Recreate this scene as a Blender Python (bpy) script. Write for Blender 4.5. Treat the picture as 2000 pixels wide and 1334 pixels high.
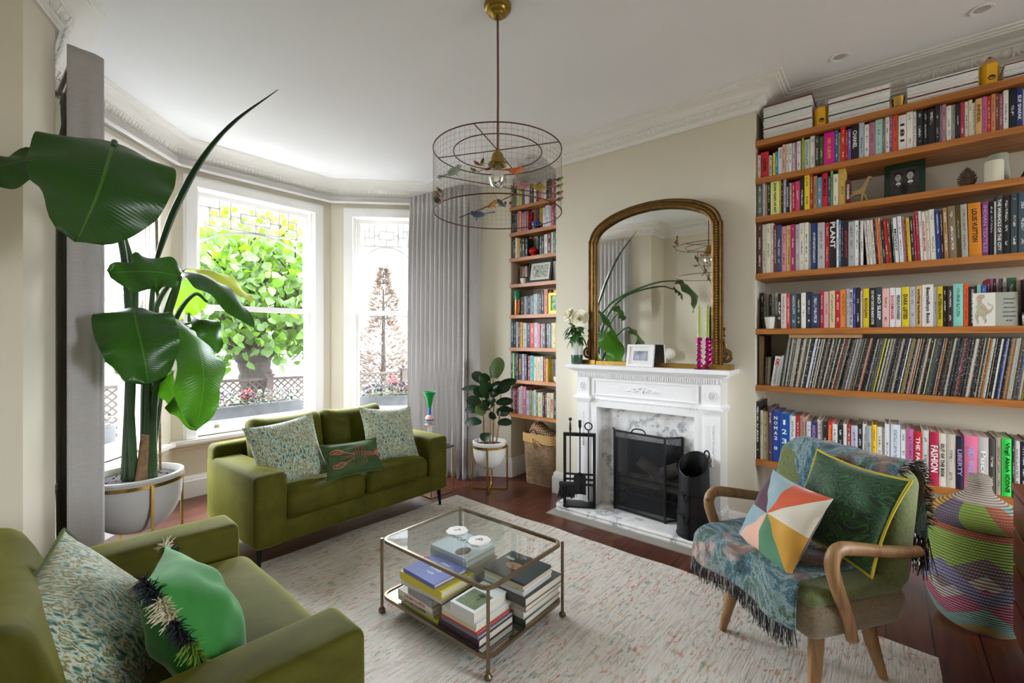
import bpy, bmesh, math, random
from math import sin, cos, pi, radians, sqrt
from mathutils import Vector, Matrix, Euler

for o in list(bpy.data.objects):
    bpy.data.objects.remove(o)
SC = bpy.context.scene
COL = SC.collection

# ------------------------------------------------------------------ camera
cam_d = bpy.data.cameras.new('camera')
cam_d.lens = 16.0
cam_d.sensor_width = 36.0
cam_d.shift_y = -0.0034
cam_d.clip_start = 0.02
cam_d.clip_end = 200
cam = bpy.data.objects.new('camera', cam_d)
cam.location = (0, 0, 1.36)
cam.rotation_euler = (pi / 2, 0, radians(39.4))
COL.objects.link(cam)
SC.camera = cam

# ------------------------------------------------------------------ sky, light, exposure
W = bpy.data.worlds.new('overcast_sky')
SC.world = W
W.use_nodes = True
wn, wl = W.node_tree.nodes, W.node_tree.links
bg = wn['Background']
tc = wn.new('ShaderNodeTexCoord')
sp = wn.new('ShaderNodeSeparateXYZ')
wl.new(tc.outputs['Generated'], sp.inputs[0])
rmp = wn.new('ShaderNodeValToRGB')          # bright overcast sky, dimmer below the horizon
rmp.color_ramp.elements[0].position = 0.44
rmp.color_ramp.elements[0].color = (.16, .16, .15, 1)
rmp.color_ramp.elements[1].position = 0.52
rmp.color_ramp.elements[1].color = (.90, .955, 1.06, 1)
mr = wn.new('ShaderNodeMapRange')
mr.inputs['From Min'].default_value = -1
wl.new(sp.outputs['Z'], mr.inputs['Value'])
wl.new(mr.outputs[0], rmp.inputs[0])
wl.new(rmp.outputs[0], bg.inputs['Color'])
bg.inputs['Strength'].default_value = 9.0

SC.view_settings.view_transform = 'Standard'
SC.view_settings.look = 'None'
SC.view_settings.exposure = 2.35
SC.view_settings.gamma = 1.0
SC.view_settings.use_curve_mapping = False
SC.cycles.max_bounces = 10
SC.cycles.diffuse_bounces = 5
SC.cycles.glossy_bounces = 4
SC.cycles.transmission_bounces = 6
SC.cycles.transparent_max_bounces = 16
SC.cycles.caustics_reflective = False
SC.cycles.caustics_refractive = False
SC.cycles.sample_clamp_indirect = 6.0
SC.cycles.sample_clamp_direct = 0.7
SC.cycles.use_denoising = True


def portal(name, loc, rot, sx, sy):
    d = bpy.data.lights.new(name, 'AREA')
    d.shape = 'RECTANGLE'
    d.size, d.size_y = sx, sy
    d.cycles.is_portal = True
    o = bpy.data.objects.new(name, d)
    o.location, o.rotation_euler = loc, rot
    COL.objects.link(o)


portal('window_portal', (-4.86, 1.83, 1.62), (pi / 2, 0, -pi / 2), 1.1, 2.1)
portal('window_portal', (-4.40, 3.09, 1.62), (pi / 2, 0, -pi * .75), .8, 2.1)
portal('window_portal', (-4.37, .54, 1.62), (pi / 2, 0, -pi * .25), .8, 2.1)
portal('window_portal', (3.16, 2.43, 1.35), (pi / 2, 0, pi / 2), 1.0, 2.4)  # portal of the fill opening added behind the camera


# ------------------------------------------------------------------ helpers
def lin(c):
    if isinstance(c, str):
        c = [int(c[i:i + 2], 16) / 255 for i in (0, 2, 4)]
        c = [x / 12.92 if x <= .04045 else ((x + .055) / 1.055) ** 2.4 for x in c]
    return (c[0], c[1], c[2], 1)


class NT:
    """small wrapper for building a material's nodes"""
    def __init__(s, name):
        s.m = bpy.data.materials.new(name)
        s.m.use_nodes = True
        s.n, s.l = s.m.node_tree.nodes, s.m.node_tree.links
        s.p = s.n['Principled BSDF']

    def new(s, t, **kw):
        n = s.n.new('ShaderNode' + t)
        for k, v in kw.items():
            if k.startswith('_'):
                setattr(n, k[1:], v)
        for k, v in kw.items():
            if not k.startswith('_'):
                i = n.inputs[int(k[1:])] if k[0] == 'i' and k[1:].isdigit() else n.inputs[k.replace('_', ' ')]
                if isinstance(v, bpy.types.NodeSocket):
                    s.l.new(v, i)
                else:
                    i.default_value = v
        return n

    def set(s, **kw):
        for k, v in kw.items():
            i = s.p.inputs[k.replace('_', ' ')]
            if isinstance(v, bpy.types.NodeSocket):
                s.l.new(v, i)
            else:
                i.default_value = v
        return s.m

    def coord(s, out='Object', scale=(1, 1, 1), rot=(0, 0, 0), loc=(0, 0, 0)):
        t = s.new('TexCoord')
        mp = s.new('Mapping', Vector=t.outputs[out])
        mp.inputs['Scale'].default_value = scale
        mp.inputs['Rotation'].default_value = rot
        mp.inputs['Location'].default_value = loc
        return mp.outputs[0]

    def noise(s, vec, scale, detail=3, rough=.5, dist=0):
        return s.new('TexNoise', Vector=vec, Scale=scale, Detail=detail, Roughness=rough, Distortion=dist).outputs['Fac']

    def ramp(s, fac, stops, interp='LINEAR'):
        r = s.new('ValToRGB', Fac=fac)
        r.color_ramp.interpolation = interp
        e = r.color_ramp.elements
        while len(e) < len(stops):
            e.new(.5)
        for x, (p, c) in zip(e, stops):
            x.position = p
            x.color = lin(c)
        return r.outputs[0]

    def mix(s, f, a, b, mode='MIX'):
        n = s.n.new('ShaderNodeMix')
        n.data_type = 'RGBA'
        n.blend_type = mode
        for i, v in ((0, f), (6, a), (7, b)):
            if isinstance(v, bpy.types.NodeSocket):
                s.l.new(v, n.inputs[i])
            else:
                n.inputs[i].default_value = v if i == 0 else lin(v)
        return n.outputs[2]

    def math(s, op, a, b=0.0, c=0.0):
        n = s.n.new('ShaderNodeMath')
        n.operation = op
        for i, v in enumerate((a, b, c)):
            if isinstance(v, bpy.types.NodeSocket):
                s.l.new(v, n.inputs[i])
            else:
                n.inputs[i].default_value = v
        return n.outputs[0]

    def bump(s, h, strength=.2, dist=.01):
        b = s.new('Bump', Height=h, Strength=strength, Distance=dist)
        s.l.new(b.outputs[0], s.p.inputs['Normal'])


def pm(name, col, rough=.6, metal=0, bump=0, bs=60, var=0, vs=6, sheen=0, coat=0, spec=.5, **kw):
    t = NT(name)
    c = lin(col)
    t.set(Roughness=rough, Metallic=metal, Specular_IOR_Level=spec, Coat_Weight=coat, **kw)
    if sheen:
        t.set(Sheen_Weight=sheen, Sheen_Roughness=.45)
    if var or bump:
        v = t.coord()
    if var:
        d = tuple(x * (1 - var) for x in c[:3])
        l = tuple(min(1, x * (1 + var * .6)) for x in c[:3])
        t.set(Base_Color=t.ramp(t.noise(v, vs, 4), [(.3, d), (.7, l)]))
    else:
        t.set(Base_Color=c)
    if bump:
        t.bump(t.noise(v, bs, 3), bump, .004)
    return t.m


def rot_to(a, b):
    return Vector(a).rotation_difference(Vector(b)).to_matrix()


class MB:
    """collects shapes and links them as one mesh object"""
    def __init__(s):
        s.v, s.f, s.m, s.uv = [], [], [], {}

    def add(s, vs, fs, mi=0, M=None, uv=None):
        k = len(s.v)
        if M is not None:
            vs = [M @ Vector(v) for v in vs]
        s.v += [tuple(v) for v in vs]
        s.f += [tuple(i + k for i in f) for f in fs]
        s.m += [mi] * len(fs)
        if uv:
            for i, u in enumerate(uv):
                s.uv[i + k] = u
        return s

    def box(s, x0, y0, z0, x1, y1, z1, mi=0, M=None):
        # a hair of difference between neighbouring boxes, so that no two faces share one plane
        s.k = (getattr(s, 'k', -1) + 1) % 9
        e = .00012 * s.k
        x0, y0, z0, x1, y1, z1 = x0 - e, y0 - e, z0 - e, x1 + e, y1 + e, z1 + e
        v = [(x, y, z) for z in (z0, z1) for y in (y0, y1) for x in (x0, x1)]
        return s.add(v, [(0, 2, 3, 1), (4, 5, 7, 6), (0, 1, 5, 4), (2, 6, 7, 3), (0, 4, 6, 2), (1, 3, 7, 5)], mi, M)

    def rbox(s, c, size, r=.01, k=3, n=2, mi=0, M=None, puff=(0, 0, 0), fn=None):
        """a box with rounded edges, optionally puffed out along an axis"""
        h = [x / 2 for x in size]
        r = min([r] + [x * .999 for x in h])
        ts = []
        for a in range(3):
            i = h[a] - r
            t = [-h[a] + r * (1 - cos(pi / 2 * q / k)) for q in range(k)]
            # even spread over the rounded zone
            t = [-i - r * sin(pi / 2 * (1 - q / k)) for q in range(k)]
            t += [-i + 2 * i * q / n for q in range(n + 1)] if i > 1e-6 else [0.0]
            t += [i + r * sin(pi / 2 * (q + 1) / k) for q in range(k)]
            ts.append(t)
        idx, vs, fs = {}, [], []

        def pt(p):
            key = tuple(round(x, 6) for x in p)
            if key not in idx:
                q = Vector([max(-(h[a] - r), min(h[a] - r, p[a])) for a in range(3)])
                d = Vector(p) - q
                w = q + d.normalized() * r if d.length > 1e-9 else q
                u = [w[a] / h[a] for a in range(3)]
                for a in range(3):
                    if puff[a]:
                        b, e = (a + 1) % 3, (a + 2) % 3
                        w[a] += puff[a] * u[a] * max(0, 1 - u[b] ** 2) ** .6 * max(0, 1 - u[e] ** 2) ** .6
                if fn:
                    w = Vector(fn(w, u))
                idx[key] = len(vs)
                vs.append(w + Vector(c))
            return idx[key]
        for a in range(3):
            b, e = (a + 1) % 3, (a + 2) % 3
            for sg in (-1, 1):
                for i in range(len(ts[b]) - 1):
                    for j in range(len(ts[e]) - 1):
                        q = []
                        for (x, y) in ((i, j), (i + 1, j), (i + 1, j + 1), (i, j + 1)):
                            p = [0, 0, 0]
                            p[a], p[b], p[e] = sg * h[a], ts[b][x], ts[e][y]
                            q.append(pt(p))
                        if len(set(q)) > 2:
                            q = list(dict.fromkeys(q))
                            fs.append(tuple(q if sg > 0 else q[::-1]))
        return s.add(vs, fs, mi, M)

    def tube(s, path, r, n=8, mi=0, closed=False, M=None, flat=1.0, up=None):
        P = [Vector(p) for p in path]
        m = len(P)
        R = r if isinstance(r, (list, tuple)) else [r] * m
        T = []
        for i in range(m):
            a = P[(i - 1) % m] if closed or i else P[0]
            b = P[(i + 1) % m] if closed or i < m - 1 else P[-1]
            T.append((b - a).normalized())
        nrm = Vector(up) if up else (Vector((0, 0, 1)) if abs(T[0].z) < .9 else Vector((1, 0, 0)))
        nrm = (nrm - T[0] * nrm.dot(T[0])).normalized()
        vs, fs = [], []
        for i in range(m):
            if i:
                nrm = T[i - 1].rotation_difference(T[i]) @ nrm
                nrm = (nrm - T[i] * nrm.dot(T[i])).normalized()
            b = T[i].cross(nrm)
            for j in range(n):
                a = 2 * pi * (j + (.5 if n == 4 else 0)) / n
                vs.append(P[i] + (nrm * cos(a) * flat + b * sin(a)) * R[i])
        for i in range(m if closed else m - 1):
            for j in range(n):
                a, b = i * n + j, i * n + (j + 1) % n
                e, d = ((i + 1) % m) * n + (j + 1) % n, ((i + 1) % m) * n + j
                fs.append((a, b, e, d))
        if not closed:
            fs.append(tuple(range(n))[::-1])
            fs.append(tuple((m - 1) * n + j for j in range(n)))
        return s.add(vs, fs, mi, M)

    def lathe(s, prof, n=24, c=(0, 0, 0), mi=0, M=None, cap=True, sq=1.0, fn=None):
        vs, fs = [], []
        m = len(prof)
        for (r, z) in prof:
            for j in range(n):
                a = 2 * pi * j / n
                rr = r * (fn(a, z) if fn else 1)
                vs.append((c[0] + rr * cos(a), c[1] + rr * sin(a) * sq, c[2] + z))
        for i in range(m - 1):
            for j in range(n):
                a, b = i * n + j, i * n + (j + 1) % n
                fs.append((a, b, b + n, a + n))
        if cap and max(z for _, z in prof) - min(z for _, z in prof) > 1e-6:
            if prof[0][0] > 1e-5:
                fs.append(tuple(range(n))[::-1])
            if prof[-1][0] > 1e-5:
                fs.append(tuple((m - 1) * n + j for j in range(n)))
        return s.add(vs, fs, mi, M)

    def prism(s, pts, z0, z1, mi=0, M=None):
        n = len(pts)
        vs = [(x, y, z0) for x, y in pts] + [(x, y, z1) for x, y in pts]
        fs = [tuple(range(n))[::-1], tuple(range(n, 2 * n))]
        fs += [(i, (i + 1) % n, n + (i + 1) % n, n + i) for i in range(n)]
        return s.add(vs, fs, mi, M)

    def grid(s, fn, nu, nv, mi=0, M=None, thick=0, wrap=False, uvs=True):
        vs = [fn(i / nu, j / nv) for j in range(nv + 1) for i in range(nu + 1)]
        uv = [(i / nu, j / nv) for j in range(nv + 1) for i in range(nu + 1)] if uvs else None
        w = nu + 1
        fs = [(j * w + i, j * w + i + 1, (j + 1) * w + i + 1, (j + 1) * w + i) for j in range(nv) for i in range(nu)]
        return s.add(vs, fs, mi, M, uv)

    def ball(s, c, r, n=12, m=8, mi=0, M=None):
        r = (r, r, r) if not isinstance(r, (tuple, list)) else r
        vs, fs = [], []
        for i in range(m + 1):
            t = pi * i / m
            for j in range(n):
                a = 2 * pi * j / n
                vs.append((c[0] + r[0] * sin(t) * cos(a), c[1] + r[1] * sin(t) * sin(a), c[2] - r[2] * cos(t)))
        for i in range(m):
            for j in range(n):
                a, b = i * n + j, i * n + (j + 1) % n
                fs.append((a, b, b + n, a + n))
        return s.add(vs, fs, mi, M)

    def build(s, name, mats, parent=None, loc=None, smooth=40, rz=0, weld=True):
        """loc 'auto' puts the origin at the middle of the base"""
        if not isinstance(mats, (list, tuple)):
            mats = [mats]
        off = Vector((0, 0, 0))
        if loc == 'auto':
            xs, ys, zs = zip(*s.v)
            off = Vector(((min(xs) + max(xs)) / 2, (min(ys) + max(ys)) / 2, min(zs)))
            loc = off
        me = bpy.data.meshes.new(name)
        me.from_pydata([tuple(Vector(v) - off) for v in s.v], [], s.f)
        for m in mats:
            me.materials.append(m)
        me.polygons.foreach_set('material_index', s.m)
        if s.uv:
            ul = me.uv_layers.new(name='UVMap')
            vi = [0] * len(me.loops)
            me.loops.foreach_get('vertex_index', vi)
            flat = []
            for i in vi:
                flat += s.uv.get(i, (0, 0))
            ul.data.foreach_set('uv', flat)
        if weld:
            bm = bmesh.new()
            bm.from_mesh(me)
            bmesh.ops.remove_doubles(bm, verts=bm.verts, dist=1e-5)
            bmesh.ops.recalc_face_normals(bm, faces=bm.faces)
            bm.to_mesh(me)
            bm.free()
        if smooth:
            me.polygons.foreach_set('use_smooth', [True] * len(me.polygons))
            me.set_sharp_from_angle(angle=radians(smooth))
        me.update()
        o = bpy.data.objects.new(name, me)
        COL.objects.link(o)
        if parent:
            o.parent = parent
        if loc:
            o.location = loc
        o.rotation_euler.z = rz
        return o


def tag(o, label, cat, group=None):
    o['label'], o['category'] = label, cat
    if group:
        o['group'] = group
    return o


def thing(name, label, cat, loc=(0, 0, 0), rz=0, group=None):
    o = bpy.data.objects.new(name, None)
    o.empty_display_size = .1
    COL.objects.link(o)
    o.location, o.rotation_euler = loc, (0, 0, rz)
    return tag(o, label, cat, group)


def struct(o):
    o['kind'] = 'structure'
    return o


def Rz(a, loc=(0, 0, 0)):
    return Matrix.Translation(loc) @ Matrix.Rotation(a, 4, 'Z')


def bez(pts, n=12):
    """smooth curve through the given points (Catmull-Rom)"""
    P = [Vector(p) for p in pts]
    P = [P[0] * 2 - P[1]] + P + [P[-1] * 2 - P[-2]]
    out = []
    for i in range(1, len(P) - 2):
        for k in range(n):
            t = k / n
            a, b, c, d = P[i - 1:i + 3]
            out.append(.5 * ((2 * b) + (c - a) * t + (2 * a - 5 * b + 4 * c - d) * t * t + (3 * b - a - 3 * c + d) * t ** 3))
    return out + [P[-2]]


def circ(c, r, n=24, z=0, a0=0, a1=2 * pi):
    full = abs(a1 - a0 - 2 * pi) < 1e-6
    return [(c[0] + r * cos(a0 + (a1 - a0) * i / (n if full else n - 1)), c[1] + r * sin(a0 + (a1 - a0) * i / (n if full else n - 1)), z) for i in range(n)]


def text(name, body, size, M, mat, parent=None, depth=.0006, width=None, height=None, bold=0, shear=0):
    """lettering as a thin mesh; M places the text plane (x reading direction, z out of the face)"""
    c = bpy.data.curves.new(name, 'FONT')
    c.body = body
    c.align_x, c.align_y = 'CENTER', 'CENTER'
    c.size = size
    c.extrude = depth
    c.offset = bold
    c.shear = shear
    c.resolution_u = 2
    o = bpy.data.objects.new(name, c)
    COL.objects.link(o)
    me = bpy.data.meshes.new_from_object(o.evaluated_get(bpy.context.evaluated_depsgraph_get()))
    bpy.data.objects.remove(o)
    bpy.data.curves.remove(c)
    if len(me.vertices):
        xs = [v.co.x for v in me.vertices]
        ys = [v.co.y for v in me.vertices]
        cx, cy = (min(xs) + max(xs)) / 2, (min(ys) + max(ys)) / 2
        kx = width / (max(xs) - min(xs)) if width else 1
        ky = height / (max(ys) - min(ys)) if height else (min(kx, 1) if width and kx < 1 else 1)
        for v in me.vertices:
            v.co = M @ Vector(((v.co.x - cx) * kx, (v.co.y - cy) * ky, v.co.z))
    me.materials.clear()
    me.materials.append(mat)
    r = bpy.data.objects.new(name, me)
    COL.objects.link(r)
    if parent:
        r.parent = parent
    return r
# ------------------------------------------------------------------ materials of the room
def wall_mat(name, col):
    t = NT(name)
    v = t.coord()
    t.set(Base_Color=t.ramp(t.noise(v, 1.3, 3), [(.3, tuple(x * .97 for x in lin(col)[:3])), (.7, lin(col)[:3])]), Roughness=.75, Specular_IOR_Level=.3)
    t.bump(t.noise(v, 180, 2), .05, .002)
    return t.m


m_wall = wall_mat('cream_wall_paint', 'dad2bf')
m_ceil = wall_mat('white_ceiling_paint', 'eeeef0')
m_white = pm('white_gloss_paint', 'e9e7e4', rough=.32, spec=.5)
m_plaster = pm('white_cornice_plaster', 'e6e3de', rough=.6)
m_mantel = pm('white_mantel_paint', 'eceaea', rough=.35)
m_black = pm('black_iron', '141416', rough=.45, metal=.3)
m_blackmatte = pm('black_matte', '101012', rough=.7)
m_brass = pm('brushed_brass', 'b5904a', rough=.28, metal=1, var=.12, vs=30)
m_bronze = pm('antique_bronze', '8f7a5a', rough=.38, metal=1, var=.2, vs=20)
m_paper = pm('page_paper', 'd9d2c2', rough=.9, bump=.3, bs=400)
m_whiteceramic = pm('white_ceramic', 'e4e1dc', rough=.45)
m_ink = pm('black_ink', '141414', rough=.6)
m_inkw = pm('white_ink', 'eeeeea', rough=.6)
m_inkr = pm('red_ink', 'c0202c', rough=.6)
m_inky = pm('yellow_ink', 'e8b030', rough=.6)
m_inkp = pm('lilac_ink', 'b090c0', rough=.6)
m_inkl = pm('pale_blue_ink', '90a8d8', rough=.6)
m_inkb = pm('brown_ink', '5a3c18', rough=.6)
m_inko = pm('orange_ink', 'e07020', rough=.6)


def floor_mat():
    t = NT('stained_pine_floorboards')
    v = t.coord()
    s = t.new('SeparateXYZ', i0=v)
    u = t.math('DIVIDE', s.outputs[0], .165)
    idx = t.math('FLOOR', u)
    fr = t.math('SUBTRACT', u, idx)
    wn_ = t.new('TexWhiteNoise', _noise_dimensions='1D', W=idx)
    rnd = wn_.outputs['Value']
    c = t.new('CombineXYZ', X=t.math('MULTIPLY', s.outputs[0], 14), Y=t.math('ADD', t.math('MULTIPLY', s.outputs[1], 1.1), t.math('MULTIPLY', rnd, 40)), Z=0.0)
    g = t.noise(c.outputs[0], 2.2, 6, .6, .6)
    col = t.ramp(g, [(.25, '33180f'), (.5, '54291a'), (.75, '6e3f28')])
    col = t.mix(t.math('MULTIPLY', rnd, .45), col, '431c10')
    scuff = t.noise(v, 3.0, 5, .65)
    col = t.mix(t.math('MULTIPLY', t.math('GREATER_THAN', scuff, .66), .25), col, '9a6a4a')
    # the joint between boards
    e = t.math('MINIMUM', fr, t.math('SUBTRACT', 1.0, fr))
    gap = t.math('LESS_THAN', e, .018)
    # butt joints
    yy = t.math('ADD', t.math('DIVIDE', s.outputs[1], 2.3), t.math('MULTIPLY', rnd, 7.0))
    fy = t.math('FRACT', yy)
    butt = t.math('LESS_THAN', fy, .0025)
    gap = t.math('MAXIMUM', gap, butt)
    col = t.mix(gap, col, '120805')
    t.set(Base_Color=col, Roughness=t.math('ADD', t.math('MULTIPLY', scuff, .25), .2), Specular_IOR_Level=.55)
    t.bump(t.math('SUBTRACT', t.math('MULTIPLY', g, .12), gap), .5, .004)
    return t.m


def pine_mat(name, dark, mid, light, axis=0):
    t = NT(name)
    sc = [18, 18, 18]
    sc[axis] = 1.1
    v = t.coord(scale=sc)
    oi = t.new('ObjectInfo')
    ad = t.new('VectorMath', _operation='ADD', i0=v)
    t.l.new(t.new('CombineXYZ', X=t.math('MULTIPLY', oi.outputs['Random'], 30), Y=t.math('MULTIPLY', oi.outputs['Random'], 11), Z=0.0).outputs[0], ad.inputs[1])
    g = t.noise(ad.outputs[0], 1.6, 5, .6, 1.2)
    col = t.ramp(g, [(.28, dark), (.5, mid), (.75, light)])
    k = t.new('TexVoronoi', Vector=t.coord(scale=(2.4, 9, 9)), Scale=1.0)
    knot = t.math('LESS_THAN', k.outputs['Distance'], .07)
    col = t.mix(t.math('MULTIPLY', knot, .75), col, '4a2410')
    t.set(Base_Color=col, Roughness=.42)
    t.bump(g, .08, .003)
    return t.m


m_floor = floor_mat()
m_pine = pine_mat('waxed_pine', '7f4616', 'a8672b', 'c08344')
m_glass = None


def pane_mat(name, tint, refl=.06, ior=1.5):
    t = NT(name)
    tr = t.new('BsdfTransparent', Color=(*tint, 1))
    gl = t.new('BsdfGlossy', Color=(1, 1, 1, 1), Roughness=.015)
    fr = t.new('Fresnel', IOR=ior)
    geo = t.new('NewGeometry')     # the far side of the sheet reflects nothing more
    mx = t.new('MixShader', Fac=t.math('MULTIPLY', t.math('MULTIPLY', fr.outputs[0], refl), t.math('SUBTRACT', 1.0, geo.outputs['Backfacing'])))
    t.l.new(tr.outputs[0], mx.inputs[1])
    t.l.new(gl.outputs[0], mx.inputs[2])
    t.l.new(mx.outputs[0], t.n['Material Output'].inputs['Surface'])
    return t.m


m_pane = pane_mat('window_glass', (.97, .98, .97), .8)
m_tableglass = pane_mat('clear_table_glass', (.93, .965, .95), 1.0, 1.75)

# ------------------------------------------------------------------ room shell
CEIL = 3.01
LOOP = [(3.0, -.22), (-2.86, -.22), (-2.86, .177), (-3.12, .30), (-3.766, .30), (-4.6, 1.134), (-4.6, 2.526),
        (-3.837, 3.289), (-3.109, 3.289), (-2.842, 3.444), (-2.842, 3.68), (-2.249, 3.68), (-2.249, 3.35),
        (-.668, 3.35), (-.668, 3.68), (1.5, 3.68), (1.5, 3.35), (3.0, 3.35)]
b = MB()
b.add([(x, y, 0) for x, y in LOOP], [tuple(range(len(LOOP)))[::-1]])
b.add([(x, y, -.08) for x, y in LOOP], [tuple(range(len(LOOP)))])
struct(b.build('floor', m_floor, smooth=0))
b = MB()
b.prism([(3.3, -.5), (-3.2, -.5), (-4.9, 1.0), (-4.9, 2.7), (-3.9, 3.7), (-2.9, 3.98), (3.3, 3.98)], CEIL, CEIL + .15)
struct(b.build('ceiling', m_ceil, smooth=0))


def wall_seg(name, a, c, th=.24, holes=None, ext=(0, 0)):
    """a wall from a to c, thickened away from the room; hole = (u0,u1,z0,z1)"""
    a, c = Vector((*a, 0)), Vector((*c, 0))
    d = (c - a)
    L = d.length
    d.normalize()
    n = Vector((-d.y, d.x, 0))      # outward: the room lies on the right of the walk
    M = Matrix(((d.x, n.x, 0, a.x), (d.y, n.y, 0, a.y), (0, 0, 1, 0), (0, 0, 0, 1)))
    m = MB()
    e0, e1 = -ext[0], L + ext[1]
    if holes:
        u0, u1, z0, z1 = holes
        m.box(e0, 0, 0, u0, th, CEIL, M=M)
        m.box(u1, 0, 0, e1, th, CEIL, M=M)
        m.box(u0, 0, 0, u1, th, z0, M=M)
        m.box(u0, 0, z1, u1, th, CEIL, M=M)
    else:
        m.box(e0, 0, 0, e1, th, CEIL, M=M)
    struct(m.build(name, m_wall, smooth=0))
    return M, L


MS = {}
names = ['wall_rear', 'wall_left_return', 'wall_left_pier', 'wall_bay_left_return', 'wall_bay_left', 'wall_bay_front', 'wall_bay_right',
         'wall_bay_right_return', 'wall_right_pier', 'wall_alcove_side', 'wall_alcove_back', 'wall_chimney_left',
         'wall_chimney_front', 'wall_chimney_right', 'wall_bookcase_back', 'wall_bookcase_side', 'wall_right_stub', 'wall_end']
WINS = {4: (.165, .985, .50, 2.70), 5: (.10, 1.285, .50, 2.70), 6: (.165, .985, .50, 2.70)}
for i, nm in enumerate(names):
    a, c = LOOP[i], LOOP[(i + 1) % len(LOOP)]
    if nm == 'wall_end':
        MS[i] = wall_seg(nm, a, c, holes=(.45, 1.40, .1, 2.55))
    elif i in WINS:
        ext = {4: (.0, .1), 5: (.1, .1), 6: (.1, .0)}[i]
        MS[i] = wall_seg(nm, a, c, holes=WINS[i], ext=ext)
    elif nm == 'wall_chimney_front':
        # the fireplace opening
        MS[i] = wall_seg(nm, a, c, th=.12, holes=(.62, 1.17, 0, .72))
    elif nm in ('wall_chimney_left', 'wall_chimney_right'):
        MS[i] = wall_seg(nm, a, c, th=.2, ext=(0, -.119) if nm.endswith('left') else (-.119, 0))
    elif nm in ('wall_left_pier', 'wall_right_pier'):
        MS[i] = wall_seg(nm, a, c, th=.06)
    elif nm in ('wall_alcove_side', 'wall_left_return'):
        MS[i] = wall_seg(nm, a, c, th=.06)
    else:
        MS[i] = wall_seg(nm, a, c)


# ------------------------------------------------------------------ mouldings swept round the room
def sweep(mb, pts, prof, closed=False, mi=0):
    """profile of (distance from the wall into the room, z) along a walk with the room on the right, mitred"""
    P = [Vector(p) for p in pts]
    m = len(P)
    rows = []
    for i in range(m):
        dirs = []
        if closed or i > 0:
            dirs.append((P[i] - P[i - 1]).normalized())
        if closed or i < m - 1:
            dirs.append((P[(i + 1) % m] - P[i]).normalized())
        ns = [Vector((d.y, -d.x)) for d in dirs]
        if len(ns) == 2:
            q = ns[0] + ns[1]
            q = q / q.dot(ns[0]) if q.length > 1e-6 else ns[0]
        else:
            q = ns[0]
        rows.append([(P[i].x + q.x * d, P[i].y + q.y * d, z) for d, z in prof])
    k = len(prof)
    vs = [p for r in rows for p in r]
    fs = []
    for i in range(m if closed else m - 1):
        for j in range(k - 1):
            a, b_ = i * k + j, ((i + 1) % m) * k + j
            fs.append((a, b_, b_ + 1, a + 1))
    mb.add(vs, fs, mi)


CP = [(.0, -.150), (.016, -.150), (.018, -.138), (.026, -.132), (.03, -.128), (.03, -.120), (.036, -.116), (.046, -.108), (.054, -.094), (.058, -.080),
      (.066, -.078), (.068, -.070), (.076, -.066), (.084, -.055), (.098, -.044), (.120, -.034), (.142, -.029), (.146, -.022), (.156, -.020), (.160, -.012),
      (.176, -.010), (.180, -.001)]
cor = MB()
sweep(cor, LOOP, [(d, CEIL + z) for d, z in CP], closed=True)
# egg and dart
for i in range(len(LOOP)):
    a, c = Vector(LOOP[i]), Vector(LOOP[(i + 1) % len(LOOP)])
    if a.x > 2.5 and c.x > 2.5:
        continue
    L = (c - a).length
    if L < .25:
        continue
    d = (c - a).normalized()
    n = Vector((d.y, -d.x))
    small = i in (4, 5, 6)
    st = .062 if small else .08
    k = max(1, int(L / st))
    for q in range(k):
        p = a + d * (L * (q + .5) / k) + n * .047
        M = Matrix(((d.x, n.x, 0, p.x), (d.y, n.y, 0, p.y), (0, 0, 1, CEIL - .097), (0, 0, 0, 1))) @ Matrix.Rotation(-.5, 4, 'X')
        cor.ball((0, 0, 0), (st * .27, .014, .021), 8, 5, M=M)
        ring = [(st * .38 * cos(t), .004, .026 * sin(t) + .002) for t in [pi + pi * w / 6 for w in range(7)]]
        cor.tube(ring, .0035, 4, M=M)
        cor.box(st * .45, -.004, -.022, st * .53, .008, .022, M=M)
# pairs of pellets on the upper band
for i in (0, 2, 12, 14):
    a, c = Vector(LOOP[i]), Vector(LOOP[(i + 1) % len(LOOP)])
    L = (c - a).length
    d = (c - a).normalized()
    n = Vector((d.y, -d.x))
    k = max(2, int(L / .11))
    for q in range(k):
        for w in (-1, 0, 1):
            p = a + d * (L * (q + .5) / k + w * .011) + n * .151
            cor.ball((p.x, p.y, CEIL - .0225), (.004, .004, .003), 5, 3)
struct(cor.build('trim_1', m_plaster))

BP = [(.0, .185), (.008, .185), (.012, .176), (.018, .168), (.018, .150), (.026, .142), (.026, .0)]
bs = MB()
for seg in ([0, 1, 2, 3, 4, 5, 6, 7, 8, 9, 10, 11, 12], [13, 14, 15, 16, 17]):
    pts = [LOOP[i] for i in seg]
    if seg[0] == 0:
        sweep(bs, pts + [(-1.98, 3.35)], BP)
    else:
        sweep(bs, [(-.86, 3.35)] + pts, BP)
struct(bs.build('baseboard_room', m_white))

# dado panels under the bay windows: a bead along the wall
dd = MB()
sweep(dd, [LOOP[i] for i in (4, 5, 6, 7)], [(0, .435), (.012, .432), (.014, .42), (.012, .408), (0, .405)])
struct(dd.build('trim_2', m_wall))


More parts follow.
